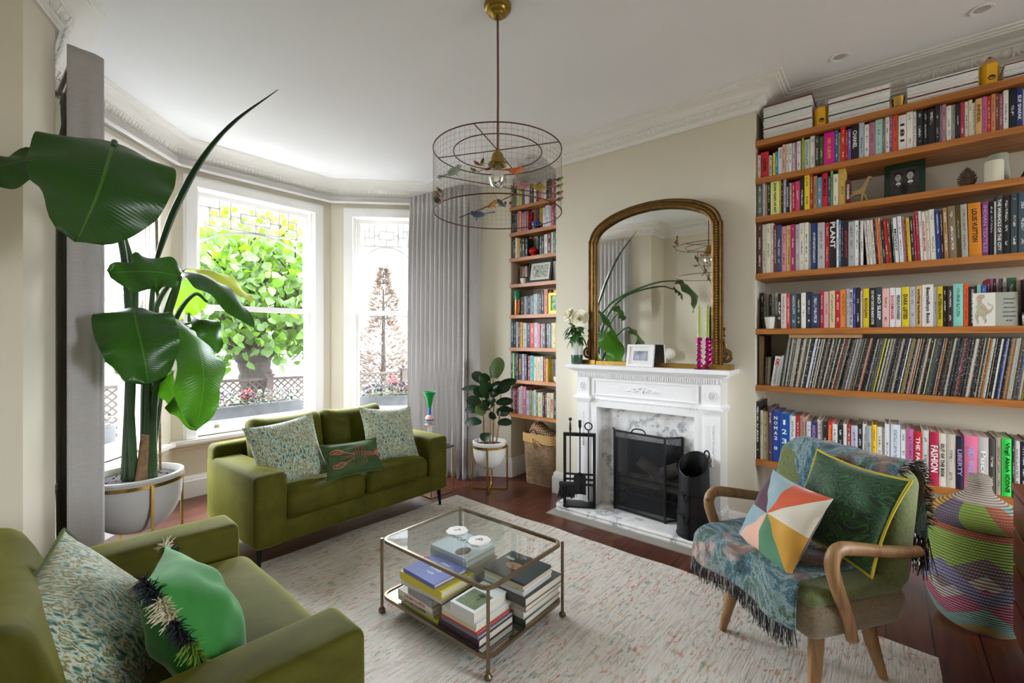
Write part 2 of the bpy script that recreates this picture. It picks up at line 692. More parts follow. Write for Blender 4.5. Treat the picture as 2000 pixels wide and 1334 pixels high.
# ------------------------------------------------------------------ sash windows
def bar(m, u0, z0, u1, z1, w, y0, y1, M):
    d = Vector((u1 - u0, z1 - z0))
    L = d.length
    d.normalize()
    n = Vector((-d.y, d.x)) * w / 2
    q = [(u0 - n.x, z0 - n.y), (u1 - n.x, z1 - n.y), (u1 + n.x, z1 + n.y), (u0 + n.x, z0 + n.y)]
    vs = [(x, y0, z) for x, z in q] + [(x, y1, z) for x, z in q]
    m.add(vs, [(0, 1, 2, 3), (7, 6, 5, 4), (0, 4, 5, 1), (1, 5, 6, 2), (2, 6, 7, 3), (3, 7, 4, 0)], M=M)


def sash_window(n, M, c0, c1):
    """c0..c1: outer edges of the casing along the wall; room side is y<0"""
    g0, g1 = c0 + .145, c1 - .145
    zb, zm, zt = .615, 1.63, 2.615
    root = MB()
    # casing with stepped mouldings
    for k, (w, y) in enumerate(((.0, -.02), (.02, -.034), (.055, -.026), (.08, -.016))):
        e = .095 - w
        a, c = c0 + w, c1 - w
        root.box(a, y, .5, a + e, .0, 2.755 - w, M=M)
        root.box(c - e, y, .5, c, .0, 2.755 - w, M=M)
        root.box(a, y, 2.755 - w - e, c, .0, 2.755 - w, M=M)
    # box frame in the reveal
    for a, c in ((c0 + .05, c0 + .105), (c1 - .105, c1 - .05)):
        root.box(a, 0, .5, c, .2, 2.72, M=M)
    root.box(c0 + .05, 0, 2.655, c1 - .05, .2, 2.72, M=M)
    for y in (.03, .085):
        for a, c in ((c0 + .10, c0 + .117), (c1 - .117, c1 - .10)):
            root.box(a, y - .01, .5, c, y + .005, 2.67, M=M)
    w = struct(root.build('window_%d' % n, m_white, smooth=0))
    # board and stone sill
    s = MB()
    s.box(c0 - .10, -.075, .468, c1 + .10, .04, .497, M=M)
    s.box(c0 - .09, -.03, .44, c1 + .09, .0, .468, M=M)
    s.box(c0 + .05, .03, .45, c1 - .05, .30, .50, M=M)
    s.build('window_sill', m_white, w, smooth=0)
    # lower sash (room side), upper sash (outside)
    lo = MB()
    y0, y1 = .038, .075
    for a, c in ((g0 - .042, g0), (g1, g1 + .042)):
        lo.box(a, y0, .53, c, y1, zm + .02, M=M)
    lo.box(g0 - .042, y0, .505, g1 + .042, y1, zb, M=M)
    lo.box(g0 - .042, y0 - .006, zm - .02, g1 + .042, y1, zm + .028, M=M)
    lo.build('lower_sash', m_white, w, smooth=0)
    up = MB()
    y2, y3 = .09, .127
    for a, c in ((g0 - .04, g0 + .006), (g1 - .006, g1 + .04)):
        up.box(a, y2, zm - .01, c, y3, 2.68, M=M)
    up.box(g0 - .04, y2, zt, g1 + .04, y3, 2.68, M=M)
    up.box(g0 - .04, y2, zm - .02, g1 + .04, y3, zm + .028, M=M)
    up.build('upper_sash', m_white, w, smooth=0)
    # leaded pattern in the head of the upper sash
    le = MB()
    G = g1 - g0
    zl = 2.37
    H_ = zt - zl
    X = lambda f: g0 + G * f
    Z = lambda f: zt - H_ * f
    ya, yb = .100, .116
    t = .016
    V = lambda f, a, c: bar(le, X(f), Z(a), X(f), Z(c), t, ya, yb, M)
    Hh = lambda f, a, c: bar(le, X(a), Z(f), X(c), Z(f), t, ya, yb, M)
    Hh(1, 0, 1)
    for sgn in (0, 1):
        F = (lambda f: f) if sgn == 0 else (lambda f: 1 - f)
        V(F(.27), 0, 1)
        V(F(.175), 0, .6)
        V(F(.09), .32, 1)
        Hh(.32, F(0), F(.175))
        Hh(.62, F(.09), F(.27))
        Hh(.52, F(.27), F(.36))
    V(.36, .34, .70), V(.64, .34, .70), Hh(.34, .36, .64), Hh(.70, .36, .64), V(.5, 0, .34), V(.5, .70, 1)
    arc = [(X(i / 20), zl - .012 - .155 * (abs(i / 10 - 1) ** 2.2)) for i in range(21)]
    for p, q in zip(arc, arc[1:]):
        bar(le, *p, *q, .02, ya, yb, M)
    le.build('leaded_bars', m_white, w, smooth=0)
    gl = MB()
    gl.box(g0 - .01, .055, zb - .01, g1 + .01, .059, zm, M=M)
    gl.box(g0 - .01, .107, zm, g1 + .01, .111, zt + .01, M=M)
    gl.build('glass_pane', m_pane, w, smooth=0)
    # catches
    h = MB()
    for u in (g0 + .12, g1 - .12):
        h.rbox((u, .030, .565), (.035, .012, .018), .004, 2, 1, M=M)
        h.tube([(u, .028, .565), (u, .014, .57), (u, .012, .585)], .005, 6, M=M)
    h.build('sash_lift', pm('aged_brass', '8d8878', rough=.4, metal=.8), w)
    k = MB()
    um = (g0 + g1) / 2 + .12
    k.rbox((um, .055, zm + .034), (.05, .02, .012), .004, 2, 1, M=M)
    k.tube([(um, .05, zm + .04), (um + .02, .035, zm + .05)], .005, 6, M=M)
    k.build('sash_fastener', pm('satin_nickel', 'a8a8a8', rough=.35, metal=1), w)


sash_window(1, MS[4][0], .15, 1.00)
sash_window(2, MS[5][0], .072, 1.312)
sash_window(3, MS[6][0], .15, 1.00)

# added unseen glazed opening behind the camera, sized for the sky fill it admits
M_, L_ = MS[17]
w = MB()
for u in (.45, .90, 1.35):
    w.box(u, .02, .1, u + .05, .08, 2.55, M=M_)
for z in (.1, 2.5):
    w.box(.45, .02, z, 1.40, .08, z + .05, M=M_)
fill_win = struct(w.build('window_4', m_white, smooth=0))
g = MB()
g.box(.48, .045, .13, 1.37, .05, 2.52, M=M_)
g.build('glass_pane', m_pane, fill_win, smooth=0)
# ------------------------------------------------------------------ fireplace
def marble_mat():
    t = NT('veined_white_marble')
    v = t.coord(rot=(.3, .5, .4))
    d = t.noise(v, 3.0, 4, .6)
    vv = t.new('VectorMath', _operation='ADD', i0=v)
    t.l.new(t.new('CombineXYZ', X=t.math('MULTIPLY', d, .7), Y=t.math('MULTIPLY', d, .5), Z=t.math('MULTIPLY', d, .9)).outputs[0], vv.inputs[1])
    a = t.math('ABSOLUTE', t.math('SUBTRACT', t.noise(vv.outputs[0], 2.4, 6, .6), .5))
    c = t.ramp(a, [(.0, '94959b'), (.010, 'b4b5b8'), (.035, 'dad9d8'), (.08, 'edebe8')])
    b_ = t.ramp(t.noise(v, 2.2, 5, .6), [(.35, 'dedede'), (.55, 'ffffff')])
    t.set(Base_Color=t.mix(.8, c, b_, 'MULTIPLY'), Roughness=.22)
    return t.m


m_marble = marble_mat()
m_stone = pm('grey_border_stone', '8f8a80', rough=.7, bump=.2, bs=90, var=.1)
m_soot = pm('soot_black_brick', '0e0c0b', rough=.95, bump=.6, bs=50)

FX = -1.385
b = MB()
b.box(-2.04, 2.90, -.02, -.72, 3.37, .006)
struct(b.build('trim_3', m_stone, smooth=0))

# marble hearth with rounded corners and a moulded edge
hp = []
x0, x1, yf, yb_ = -2.045, -.725, 2.995, 3.36
for cx, cy, a0 in ((x1 - .07, yf + .07, -pi / 2), (x0 + .07, yf + .07, pi)):
    if a0 == pi:
        hp += [(cx + .07 * cos(pi + pi / 2 * i / 8), cy + .07 * sin(pi + pi / 2 * i / 8)) for i in range(9)][::1]
    else:
        hp_r = [(cx + .07 * cos(-pi / 2 + pi / 2 * i / 8), cy + .07 * sin(-pi / 2 + pi / 2 * i / 8)) for i in range(9)]
outline = [(x0, yb_)] + hp + hp_r + [(x1, yb_)]
b = MB()
rows = []
cx, cy = (x0 + x1) / 2, (yf + yb_) / 2 + .1
for off, z in ((.0, .0), (.0, .018), (-.008, .024), (-.002, .03), (.0, .038), (-.004, .046), (-.010, .05)):
    rows.append([(cx + (x - cx) * (1 + off / .66), cy + (y - cy) * (1 + off / .28), z) for x, y in outline])
n = len(outline)
vs = [p for r in rows for p in r]
fs = [(i * n + j, i * n + (j + 1) % n, (i + 1) * n + (j + 1) % n, (i + 1) * n + j) for i in range(len(rows) - 1) for j in range(n)]
fs += [tuple(range(len(rows) * n - n, len(rows) * n))]
b.add(vs, fs)
tag(b.build('hearth', m_marble, loc='auto', smooth=30), 'white marble hearth slab with grey veins on the floor before the fireplace', 'hearth')

# surround
fp = thing('fireplace', 'white painted mantelpiece with marble slips around the hearth opening', 'fireplace', (FX, 3.35, .05))


def F(x, y, z):
    return (x, y - 3.35, z - .05)


def fbox(m, x0, x1, y0, y1, z0, z1, mi=0):
    """y measured out from the wall"""
    m.box(x0, -y1, z0 - .05, x1, -y0, z1 - .05, mi)


HW = .545      # half width over the pilasters
for sx in (-1, 1):
    p = MB()
    a, c = sorted((sx * HW, sx * (HW - .105)))
    fbox(p, a, c, 0, .17, .05, .86)
    fbox(p, a - .012, c + .012, 0, .185, .05, .20)
    fbox(p, a - .006, c + .006, 0, .178, .20, .215)
    # cap
    for k, e in enumerate((.004, .012, .02, .012)):
        fbox(p, a - e, c + e, 0, .175 + e, .855 + .012 * k, .867 + .012 * k)
    fbox(p, a, c, 0, .172, .90, 1.05)
    pil = p.build('pilaster', m_mantel, fp, smooth=0)
    q, q2 = MB(), MB()
    mid = (a + c) / 2
    # rope of husks
    for k in range(17):
        z = .775 - k * .0165
        s_ = .006 if k < 14 else .0075
        q2.ball((mid + .002 * (-1) ** k, -.172, z - .05), (s_, .006, .0085), 6, 4)
    # oval patera
    q.tube([(mid + .022 * cos(t), -.174, .975 - .05 + .032 * sin(t)) for t in [2 * pi * w / 16 for w in range(16)]], .005, 6, closed=True)
    for k in range(10):
        t = 2 * pi * k / 10
        q.ball((mid + .012 * cos(t), -.175, .925 + .018 * sin(t)), (.005, .005, .007), 6, 4)
    q.ball((mid, -.176, .925), (.007, .007, .009), 8, 5)
    q.build('carved_rosette', m_mantel, pil)
    q2.build('husk_rope', m_mantel, pil)
fr = MB()
# frieze board with its sunk panel
I = HW - .105
fbox(fr, -I, I, 0, .155, .885, 1.05)
for x0_, x1_, z0, z1 in ((-.405, .405, .912, .92), (-.405, .405, 1.026, 1.034), (-.405, -.397, .912, 1.034), (.397, .405, .912, 1.034)):
    fbox(fr, x0_, x1_, .15, .162, z0, z1)
fz = fr.build('frieze', m_mantel, fp, smooth=0)
sw = MB()
random.seed(4)
for k in range(60):
    t = random.uniform(-1, 1)
    x = t * .125
    z = .975 - .05 + (.018 * (1 - abs(t)) * random.uniform(-1, 1.2)) - .012 * abs(t)
    s_ = .0065 - .003 * abs(t)
    sw.ball((x, -.158, z), (s_ * random.uniform(1, 1.8), .006, s_), 6, 4)
for sx in (-1, 1):
    sw.tube([(sx * .02, -.158, .925), (sx * .07, -.16, .912), (sx * .12, -.158, .918), (sx * .135, -.157, .913)], .004, 5)
sw.build('carved_swag', m_mantel, fz)
# architrave round the marble, with a beaded edge
ar = MB()
for k, (e, y) in enumerate(((0, .160), (.018, .148), (.036, .158), (.05, .14))):
    o_, i_ = I - e, I - .065
    zt = .885 - e
    fbox(ar, -o_, -i_, .05, y, .05, zt)
    fbox(ar, i_, o_, .05, y, .05, zt)
    fbox(ar, -o_, o_, .05, y, .82, zt)
for k in range(44):
    x = -I + .015 + k * (2 * I - .03) / 43
    ar.ball((x, -.160, .876 - .05), (.006, .006, .005), 6, 4)
ar.build('architrave', m_mantel, fp, smooth=0)
# cornice shelf
sh = MB()
for e, z0, z1 in ((.0, 1.05, 1.062), (.010, 1.085, 1.095), (.022, 1.095, 1.105), (.040, 1.105, 1.113), (.055, 1.113, 1.122), (.072, 1.122, 1.150)):
    fbox(sh, -HW - e, HW + e, 0, .165 + e, z0, z1)
fbox(sh, -HW, HW, 0, .17, 1.062, 1.085)
k = 0
for x in [(-HW + .008) + i * .0155 for i in range(int((2 * HW - .01) / .0155))]:
    fbox(sh, x, x + .009, .16, .180, 1.055, 1.082)
for yy in [.02 + i * .0155 for i in range(9)]:
    for sx in (-1, 1):
        a, c = sorted((sx * HW, sx * (HW + .010)))
        sh.box(a, -yy - .009, 1.005, c, -yy, 1.032)
sh.build('mantel_shelf', m_mantel, fp, smooth=0)
mb = MB()
i_ = I - .065
fbox(mb, -i_, -.275, 0, .07, .05, .822)
fbox(mb, .275, i_, 0, .07, .05, .822)
fbox(mb, -.275, .275, 0, .07, .585, .822)
mb.build('marble_slips', m_marble, fp, smooth=0)
fb = MB()
fbox(fb, -.30, -.27, -.30, .06, .05, .70)
fbox(fb, .27, .30, -.30, .06, .05, .70)
fbox(fb, -.30, .30, -.32, -.30, .0, .75)
fbox(fb, -.30, .30, -.32, .06, .68, .72)
fbox(fb, -.30, .30, -.32, .065, .04, .052)
fb.build('firebox', m_soot, fp, smooth=0)
gr = MB()
for z in (.15, .21, .27):
    gr.tube([F(-.25, 3.33, z), F(.25, 3.33, z)], .009, 6)
for x in (-.25, .25):
    gr.tube([F(x, 3.33, .05), F(x, 3.33, .30)], .011, 6)
for i in range(9):
    gr.tube([F(-.22 + i * .055, 3.33, .15), F(-.22 + i * .055, 3.55, .15)], .007, 5)
gr.build('grate', m_black, fp)

m_log = pm('split_birch_log', '8a7d68', rough=.9, bump=.6, bs=40, var=.45, vs=14)
for i, (x, y, z, r, ry, rz, L) in enumerate(((-1.39, 3.40, .35, .045, .5, .3, .24), (-1.29, 3.42, .34, .05, -.45, -.2, .26), (-1.45, 3.40, .24, .05, .05, .1, .26),
                                             (-1.25, 3.42, .235, .05, .12, -.12, .24), (-1.34, 3.46, .245, .055, -.06, .4, .28))):
    g = MB()
    M = Matrix.Translation((x, y, z)) @ Matrix.Rotation(rz, 4, 'Z') @ Matrix.Rotation(pi / 2 + ry, 4, 'Y')
    g.tube([(0, 0, -L / 2), (.004, 0, 0), (0, .003, L / 2)], [r, r * 1.04, r * .96], 9, M=M)
    tag(g.build('firewood_log', m_log, loc='auto', smooth=60),
        ['split grey log leaning at the top of the pile behind the fire screen', 'split pale log leaning opposite way atop the pile in the grate',
         'short log at the window end of the grate', 'short log at the bookcase end of the grate', 'long log lying deepest in the grate'][i], 'log', 'logs in the grate')

# mesh fire screen
def mesh_mat(name, col, sx, sy, w, alpha_only=False):
    t = NT(name)
    t.set(Base_Color=lin(col), Roughness=.6, Metallic=.4)
    v = t.new('TexCoord').outputs['UV']
    s = t.new('SeparateXYZ', i0=v)
    a = t.math('LESS_THAN', t.math('FRACT', t.math('MULTIPLY', s.outputs[0], sx)), w)
    c = t.math('LESS_THAN', t.math('FRACT', t.math('MULTIPLY', s.outputs[1], sy)), w)
    t.set(Alpha=t.math('MAXIMUM', a, c))
    return t.m


def veil_mat():
    # fine wire gauze: too fine to see its wires, so part of the light passes
    t = NT('fine_black_gauze')
    t.set(Base_Color=lin('17171a'), Roughness=.55, Metallic=.3, Alpha=.62)
    return t.m


fs_ = thing('fire_screen', 'black folding mesh fire screen standing on the marble hearth', 'fire screen', (-1.39, 3.2, .05))
pts = [(-1.668, 3.292), (-1.613, 3.205), (-1.205, 3.168), (-1.118, 3.272)]
pts = [(x + 1.39, y - 3.2) for x, y in pts]
HS = .60
g = MB()
for (xa, ya), (xb, yb) in zip(pts, pts[1:]):
    g.tube([(xa, ya, .012), (xb, yb, .012)], .008, 6)
    g.tube([(xa, ya, HS), (xb, yb, HS)], .008, 6)
for x, y in pts:
    g.tube([(x, y, 0), (x, y, HS + .004)], .009, 6)
g.build('frame', m_black, fs_)
for i, ((xa, ya), (xb, yb)) in enumerate(zip(pts, pts[1:])):
    g = MB()
    g.add([(xa, ya, .012), (xb, yb, .012), (xb, yb, HS), (xa, ya, HS)], [(0, 1, 2, 3)])
    g.build('gauze_panel', veil_mat() if i == 0 else bpy.data.materials['fine_black_gauze'], fs_, smooth=0)
g = MB()
xm = (pts[1][0] + pts[2][0]) / 2
g.tube(bez([(xm - .06, .0 - .015, HS), (xm - .04, -.016, HS + .03), (xm, -.017, HS + .038), (xm + .04, -.018, HS + .03), (xm + .06, -.02, HS)], 4), .005, 6)
g.build('handle', m_black, fs_)

# fire irons on their stand
st = thing('fire_tool_stand', 'black iron stand with square frame holding fire tools beside the mantelpiece', 'tool stand', (-1.86, 3.10, .05), rz=radians(28))
g = MB()
for x in (-.115, .115):
    g.box(x - .011, -.011, .008, x + .011, .011, .565)
g.box(-.126, -.013, .54, .126, .013, .565)
g.build('frame', m_black, st, smooth=0)
g = MB()
for z in (.16, .20, .24):
    g.tube([(-.115, .012, z), (.115, .012, z)], .005, 6)
    g.tube([(-.115, -.018, z), (.115, -.018, z)], .004, 6)
g.build('cross_bar', m_black, st)
g = MB()
g.rbox((0, 0, .006), (.25, .15, .012), .004, 2, 1)
g.build('base', m_black, st)


def st_world(x, y, z):
    p = st.matrix_basis @ Vector((x, y, z))
    return p


bpy.context.view_layer.update()
TM = Matrix.Translation((-1.86, 3.10, .05)) @ Matrix.Rotation(radians(28), 4, 'Z')


def tool(name, label, x, build, mats):
    t = thing(name, label, 'fire tool', TM @ Vector((x, -.03, .10)), rz=radians(28))
    build(t)


def brush(t):
    g = MB()
    g.tube([(0, 0, .09), (0, 0, .46), (0, 0, .50), (0, 0, .54), (0, 0, .56)], [.005, .005, .010, .007, .004], 8)
    g.ball((0, 0, .575), .014, 10, 7)
    g.build('handle', m_black, t)
    g = MB()
    g.rbox((-.02, -.02, .075), (.13, .035, .03), .006, 2, 1)
    g.build('head', m_blackmatte, t)
    g = MB()
    random.seed(2)
    for i in range(150):
        x, y = random.uniform(-.08, .04), random.uniform(-.035, -.005)
        dx, dy = random.uniform(-.02, .01), random.uniform(-.03, .0)
        g.tube([(x, y, .062), (x + dx * .5, y + dy * .5, .03), (x + dx * 1.4, y + dy * 1.4, random.uniform(-.03, -.018))], [.003, .0028, .0018], 4)
    o = g.build('bristles', m_blackmatte, t)
    o['kind'] = 'stuff'


def shovel(t):
    g = MB()
    g.tube([(0, 0, .16), (0, 0, .50), (0, 0, .52), (0, 0, .57)], [.005, .005, .012, .012], 8)
    g.build('handle', m_black, t)
    g = MB()

    def fn(u, v):
        w = .048 * (1 if v < .75 else sqrt(max(0, 1 - ((v - .75) / .25) ** 2)) * .999 + .001)
        x = (u - .5) * 2 * w
        return (x, -.012 + .02 * abs(u - .5) * -2 + .012 * v, .0 + .17 * v)
    g.grid(fn, 8, 10)
    o = g.build('scoop', m_black, t)
    md = o.modifiers.new('thickness', 'SOLIDIFY')
    md.thickness = .003


def poker(t):
    g = MB()
    g.tube([(0, 0, -.075), (0, 0, -.03), (0, 0, .49), (0, 0, .5)], [.002, .006, .005, .005], 8)
    g.tube([(.028 * sin(a), 0, .524 - .028 * cos(a)) for a in [2 * pi * i / 18 for i in range(18)]], .005, 6, closed=True)
    g.build('handle', m_black, t)


tool('hearth_brush', 'black hearth brush with bristle head hanging on the iron stand', -.07, brush, None)
tool('coal_shovel', 'small black shovel hanging in the middle of the iron stand', .005, shovel, None)
tool('poker', 'black poker with ring handle hanging on the iron stand', .07, poker, None)

# coal scuttle
sc_ = thing('coal_scuttle', 'tall black slant-topped metal scuttle standing on the hearth', 'coal scuttle', (-.985, 3.10, .05))
g = MB()
NN = 40


def scut(u, v, rr=0):
    a = 2 * pi * u
    r = .108 - .014 * v - rr
    top = .445 + .075 * sin(a - .15) * 1.35 + .03
    top = .455 + .085 * (sin(a) * .8 + .2)
    z = top * v
    return (r * cos(a) * 1.0, r * sin(a) * .92, z)


g.grid(scut, NN, 10)
g.grid(lambda u, v: scut(1 - u, v, .004), NN, 10)
g.grid(lambda u, v: tuple(Vector(scut(u, 1, .004 * v))), NN, 1)
g.lathe([(.0, .003), (.107, .003)], NN, sq=.92)
g.build('body', m_black, sc_, smooth=50)
g = MB()
for z, r in ((.012, .110), (.14, .107), (.155, .107), (.28, .1045)):
    g.tube([(r * cos(a), r * sin(a) * .92, z) for a in [2 * pi * i / 36 for i in range(36)]], .003, 6, closed=True)
rim = [scut(i / 48, 1, .002) for i in range(48)]
g.tube(rim, .0035, 6, closed=True)
g.box(-.002, -.104, .01, .002, -.094, .42)
g.build('bands', m_black, sc_)
for z in (.30, .155):
    g = MB()
    g.tube(bez([(-.045, -.093, z), (-.03, -.104, z - .035), (-.018, -.107, z - .06)], 4), .0045, 6)
    g.tube(bez([(.0, -.105, z), (-.01, -.11, z - .03), (-.018, -.107, z - .06)], 4), .0045, 6)
    g.tube([(-.048, -.092, z), (.004, -.104, z)], .004, 6)
    g.build('handle', m_black, sc_)
tg = thing('fire_tongs', 'thin black poker with looped handle standing in the coal scuttle', 'fire tool', (-.93, 3.09, .06))
g = MB()
g.tube(bez([(-.03, .04, .0), (.0, .0, .35), (.025, -.02, .48), (.03, -.025, .505), (.045, -.025, .52)], 6), .0055, 6)
g.tube([(.038 + .016 * sin(a) , -.025, .545 - .028 * cos(a)) for a in [2 * pi * i / 16 for i in range(16)]], .005, 6, closed=True)
g.build('handle', m_black, tg)

# ------------------------------------------------------------------ gilt overmantel mirror
MX, MZ = -1.352, 1.150
mi_ = thing('overmantel_mirror', 'large arched gilt mirror standing on the white mantelpiece', 'mirror', (MX, 3.262, MZ), rz=radians(-2.0))
m_gilt = pm('worn_gilt', '66491f', rough=.45, metal=.75, bump=.35, bs=120, var=.4, vs=25)
m_gold = pm('bright_gilt', '9a7632', rough=.35, metal=.8, var=.25, vs=20)
tm = NT('aged_mirror_glass')
tm.set(Base_Color=(.86, .855, .82, 1), Metallic=1, Roughness=.015)
m_mirror = tm.m
half = [(.485, .03), (.485, .90), (.478, .985), (.45, 1.05), (.39, 1.10), (.28, 1.148), (.14, 1.178), (0, 1.188)]
cur = [(p.x, p.z) for p in bez([(x, 0, z) for x, z in half], 6)]
outl = cur + [(-x, z) for x, z in cur[-2::-1]]
g = MB()
for r, d, k in ((.030, .0, 1.0), (.017, -.030, .955), (.012, -.020, 1.045)):
    path = []
    for x, z in outl:
        c = Vector((0, .75))
        path.append((x + (0 if abs(k - 1) < .01 else (k - 1) * (.485 if x > 0 else -.485) * min(1, abs(x) / .3)), d, z + (k - 1) * .45 * max(0, (z - .95) / .24)))
    g.tube(path, r, 8)
g.build('frame', m_gilt, mi_)
g = MB()
acc = 0
for i in range(len(outl) - 1):
    a, c = Vector(outl[i]), Vector(outl[i + 1])
    L = (c - a).length
    while acc < L:
        p = a + (c - a) * (acc / L)
        g.ball((p.x * .985, -.034, p.y if p.y < 1 else p.y - .006), .0075, 6, 4)
        acc += .0185
    acc -= L
g.build('bead_border', m_gold, mi_)
g = MB()
pp = [(x * .965, z - (.01 if z > .9 else 0)) for x, z in outl]
g.add([(x, -.012, z) for x, z in pp], [tuple(range(len(pp)))])
g.build('mirror_glass', m_mirror, mi_, smooth=0)
g = MB()
g.add([(x, .02, z) for x, z in pp], [tuple(range(len(pp)))[::-1]])
g.build('back_board', m_pine, mi_, smooth=0)
g = MB()
g.box(-.575, -.045, .0, .575, .028, .028)
g.box(-.575, -.052, .0, -.44, .028, .034)
g.box(.44, -.052, .0, .575, .028, .034)
g.build('base', m_gold, mi_, smooth=0)
for sx in (-1, 1):
    g = MB()
    sp_ = []
    for i in range(30):
        a = i / 29 * 2.6 * pi
        r = .012 + .036 * i / 29
        sp_.append((sx * (.528 + r * cos(a + .3)), -.012, .085 + r * sin(a + .3) * .95))
    sp_ += [(sx * .53, -.01, .16), (sx * .515, -.008, .20), (sx * .512, -.006, .25), (sx * .518, -.006, .275)]
    g.tube(bez(sp_, 2), .012, 6)
    for k in range(6):
        g.ball((sx * (.515 + .006 * (k % 2)), -.01, .16 + .022 * k), (.013, .012, .011), 6, 5)
    g.ball((sx * .528, -.014, .085), .016, 8, 6)
    g.build('scroll_bracket', m_gilt, mi_)

# ------------------------------------------------------------------ on the mantel
m_greenglaze = pm('dark_green_glaze', '2f4a3c', rough=.2, var=.2)
m_paleglaze = pm('pale_grey_glaze', 'b9bfb2', rough=.25)
m_petal = pm('ivory_rose_petal', 'efe9d2', rough=.6, sheen=.2)
m_leafd = pm('dark_leaf_green', '2c5a1e', rough=.45, var=.3, vs=30)
m_stem = pm('green_stem', '47702f', rough=.5)
MV = thing('flower_vase', 'green and grey glazed vase at the window end of the mantelpiece', 'vase', (-1.935, 3.185, 1.15))
g = MB()
g.lathe([(.043, 0), (.047, .01), (.047, .075)], 24)
g.build('base_band', m_greenglaze, MV)
g = MB()
g.lathe([(.0475, .075), (.0475, .16), (.046, .19), (.044, .225), (.041, .226), (.041, .09)], 24, cap=False)
g.build('body', m_paleglaze, MV)


def rose(name, label, px, base, r, tilt):
    t = thing(name, label, 'flower', base)
    c = Vector(px) - Vector(base)
    g = MB()
    g.tube(bez([(0, 0, 0), tuple(c * .5 + Vector((0, 0, .03))), tuple(c)], 5), .0035, 6)
    g.build('stem', m_stem, t)
    g = MB()
    random.seed(hash(label) % 1000 if False else len(label))
    R_ = rot_to((0, 0, 1), tilt).to_4x4()
    for ring, (nn, rr, hh, op) in enumerate(((3, .35, .8, .1), (4, .55, .75, .35), (5, .78, .62, .65), (6, 1.0, .42, 1.0))):
        for k in range(nn):
            a0 = 2 * pi * k / nn + ring * .6

            def fn(u, v, a0=a0, rr=rr, hh=hh, op=op):
                a = a0 + (u - .5) * 1.7
                q = r * rr * (.35 + .65 * v) * (1 + .25 * op * v * v)
                z = r * (hh * v * (1 - .35 * op * v) * 1.2 - .35)
                e = 1 - .12 * (2 * u - 1) ** 2 * v
                return (q * cos(a) * e, q * sin(a) * e, z * e)
            g.grid(fn, 6, 5, M=Matrix.Translation(c) @ R_)
    g.build('petals', m_petal, t, smooth=80)
    g = MB()
    for k in range(5):
        a = 2 * pi * k / 5 + .4
        w = c * random.uniform(.45, .8)
        leaf_blade(g, Vector(w), Vector(w) + Vector((cos(a) * .06, sin(a) * .06, random.uniform(-.03, .02))), .022)
    g.build('leaves', m_leafd, t, smooth=60)


def leaf_blade(g, a, b, w, fold=.25, nrm=(0, 0, 1), droop=.15, n=6, mi=0, shape=None):
    a, b = Vector(a), Vector(b)
    d = b - a
    L = d.length
    d.normalize()
    N = Vector(nrm)
    s = d.cross(N)
    if s.length < 1e-3:
        s = d.cross(Vector((1, 0, 0)))
    s.normalize()
    N = s.cross(d)

    def fn(u, v):
        ww = (shape(v) if shape else sin(pi * min(1, max(0, v)) ** .8) ** .8) * w
        x = (u - .5) * 2
        p = a + d * (L * v) + s * (x * ww) + N * (fold * abs(x) * ww - droop * L * v * v)
        return tuple(p)
    g.grid(fn, 4, n, mi)


rose('white_rose', 'ivory rose higher up in the mantel vase, nearer the window', (-2.0, 3.165, 1.555), (-1.945, 3.185, 1.20), .056, (-.4, -.7, .5))
rose('white_rose', 'ivory rose lower down in the mantel vase, nearer the mirror', (-1.885, 3.15, 1.52), (-1.925, 3.185, 1.20), .060, (.2, -.9, .35))
fo = thing('foliage_sprig', 'dark green leaves and small buds spilling over the mantel vase', 'foliage', (-1.935, 3.185, 1.22))
g = MB()
random.seed(8)
for k in range(26):
    a = random.uniform(0, 2 * pi)
    h = random.uniform(.10, .28)
    r = random.uniform(.01, .05)
    p = Vector((r * cos(a), r * sin(a) - .02, h))
    q = p + Vector((cos(a) * .06, sin(a) * .06 - .02, random.uniform(-.10, .0)))
    leaf_blade(g, p, q, .02)
g.build('leaves', m_leafd, fo, smooth=60)
g = MB()
for k in range(12):
    a = random.uniform(0, 2 * pi)
    g.tube(bez([(0, 0, 0), (.02 * cos(a), .02 * sin(a), .15), (.055 * cos(a), .055 * sin(a) - .01, random.uniform(.25, .33))], 4), .0016, 5)
g.build('stems', m_stem, fo)

pf = thing('picture_frame', 'small white photo frame leaning on the gilt mirror on the mantelpiece', 'picture frame', (-1.385, 3.150, 1.151), rz=radians(-4))
Mt = Matrix.Rotation(radians(-9), 4, 'X')
g = MB()
for a in ((-.105, 0, .105, .016), (-.105, .145, .105, .161), (-.105, .016, -.089, .145), (.089, .016, .105, .145)):
    g.box(a[0], -.012, a[1], a[2], .006, a[3], M=Mt)
g.build('frame', m_mantel, pf, smooth=0)
g = MB()
g.box(-.09, -.002, .015, .09, .003, .147, M=Mt)
g.build('mount', pm('mount_card', 'e8e6e2', rough=.8), pf, smooth=0)
t = NT('blurred_grey_photograph')
v = t.coord()
t.set(Base_Color=t.ramp(t.noise(v, 14, 1), [(.3, '55586c'), (.7, 'a8a9b4')]), Roughness=.4)
g = MB()
g.box(-.055, -.004, .045, .055, -.0022, .115, M=Mt)
g.build('photograph', t.m, pf, smooth=0)
g = MB()
g.box(-.02, .0, .0, .02, .003, .13, M=Matrix.Translation((0, .055, 0)) @ Matrix.Rotation(radians(14), 4, 'X'))
g.build('easel_back', m_blackmatte, pf, smooth=0)

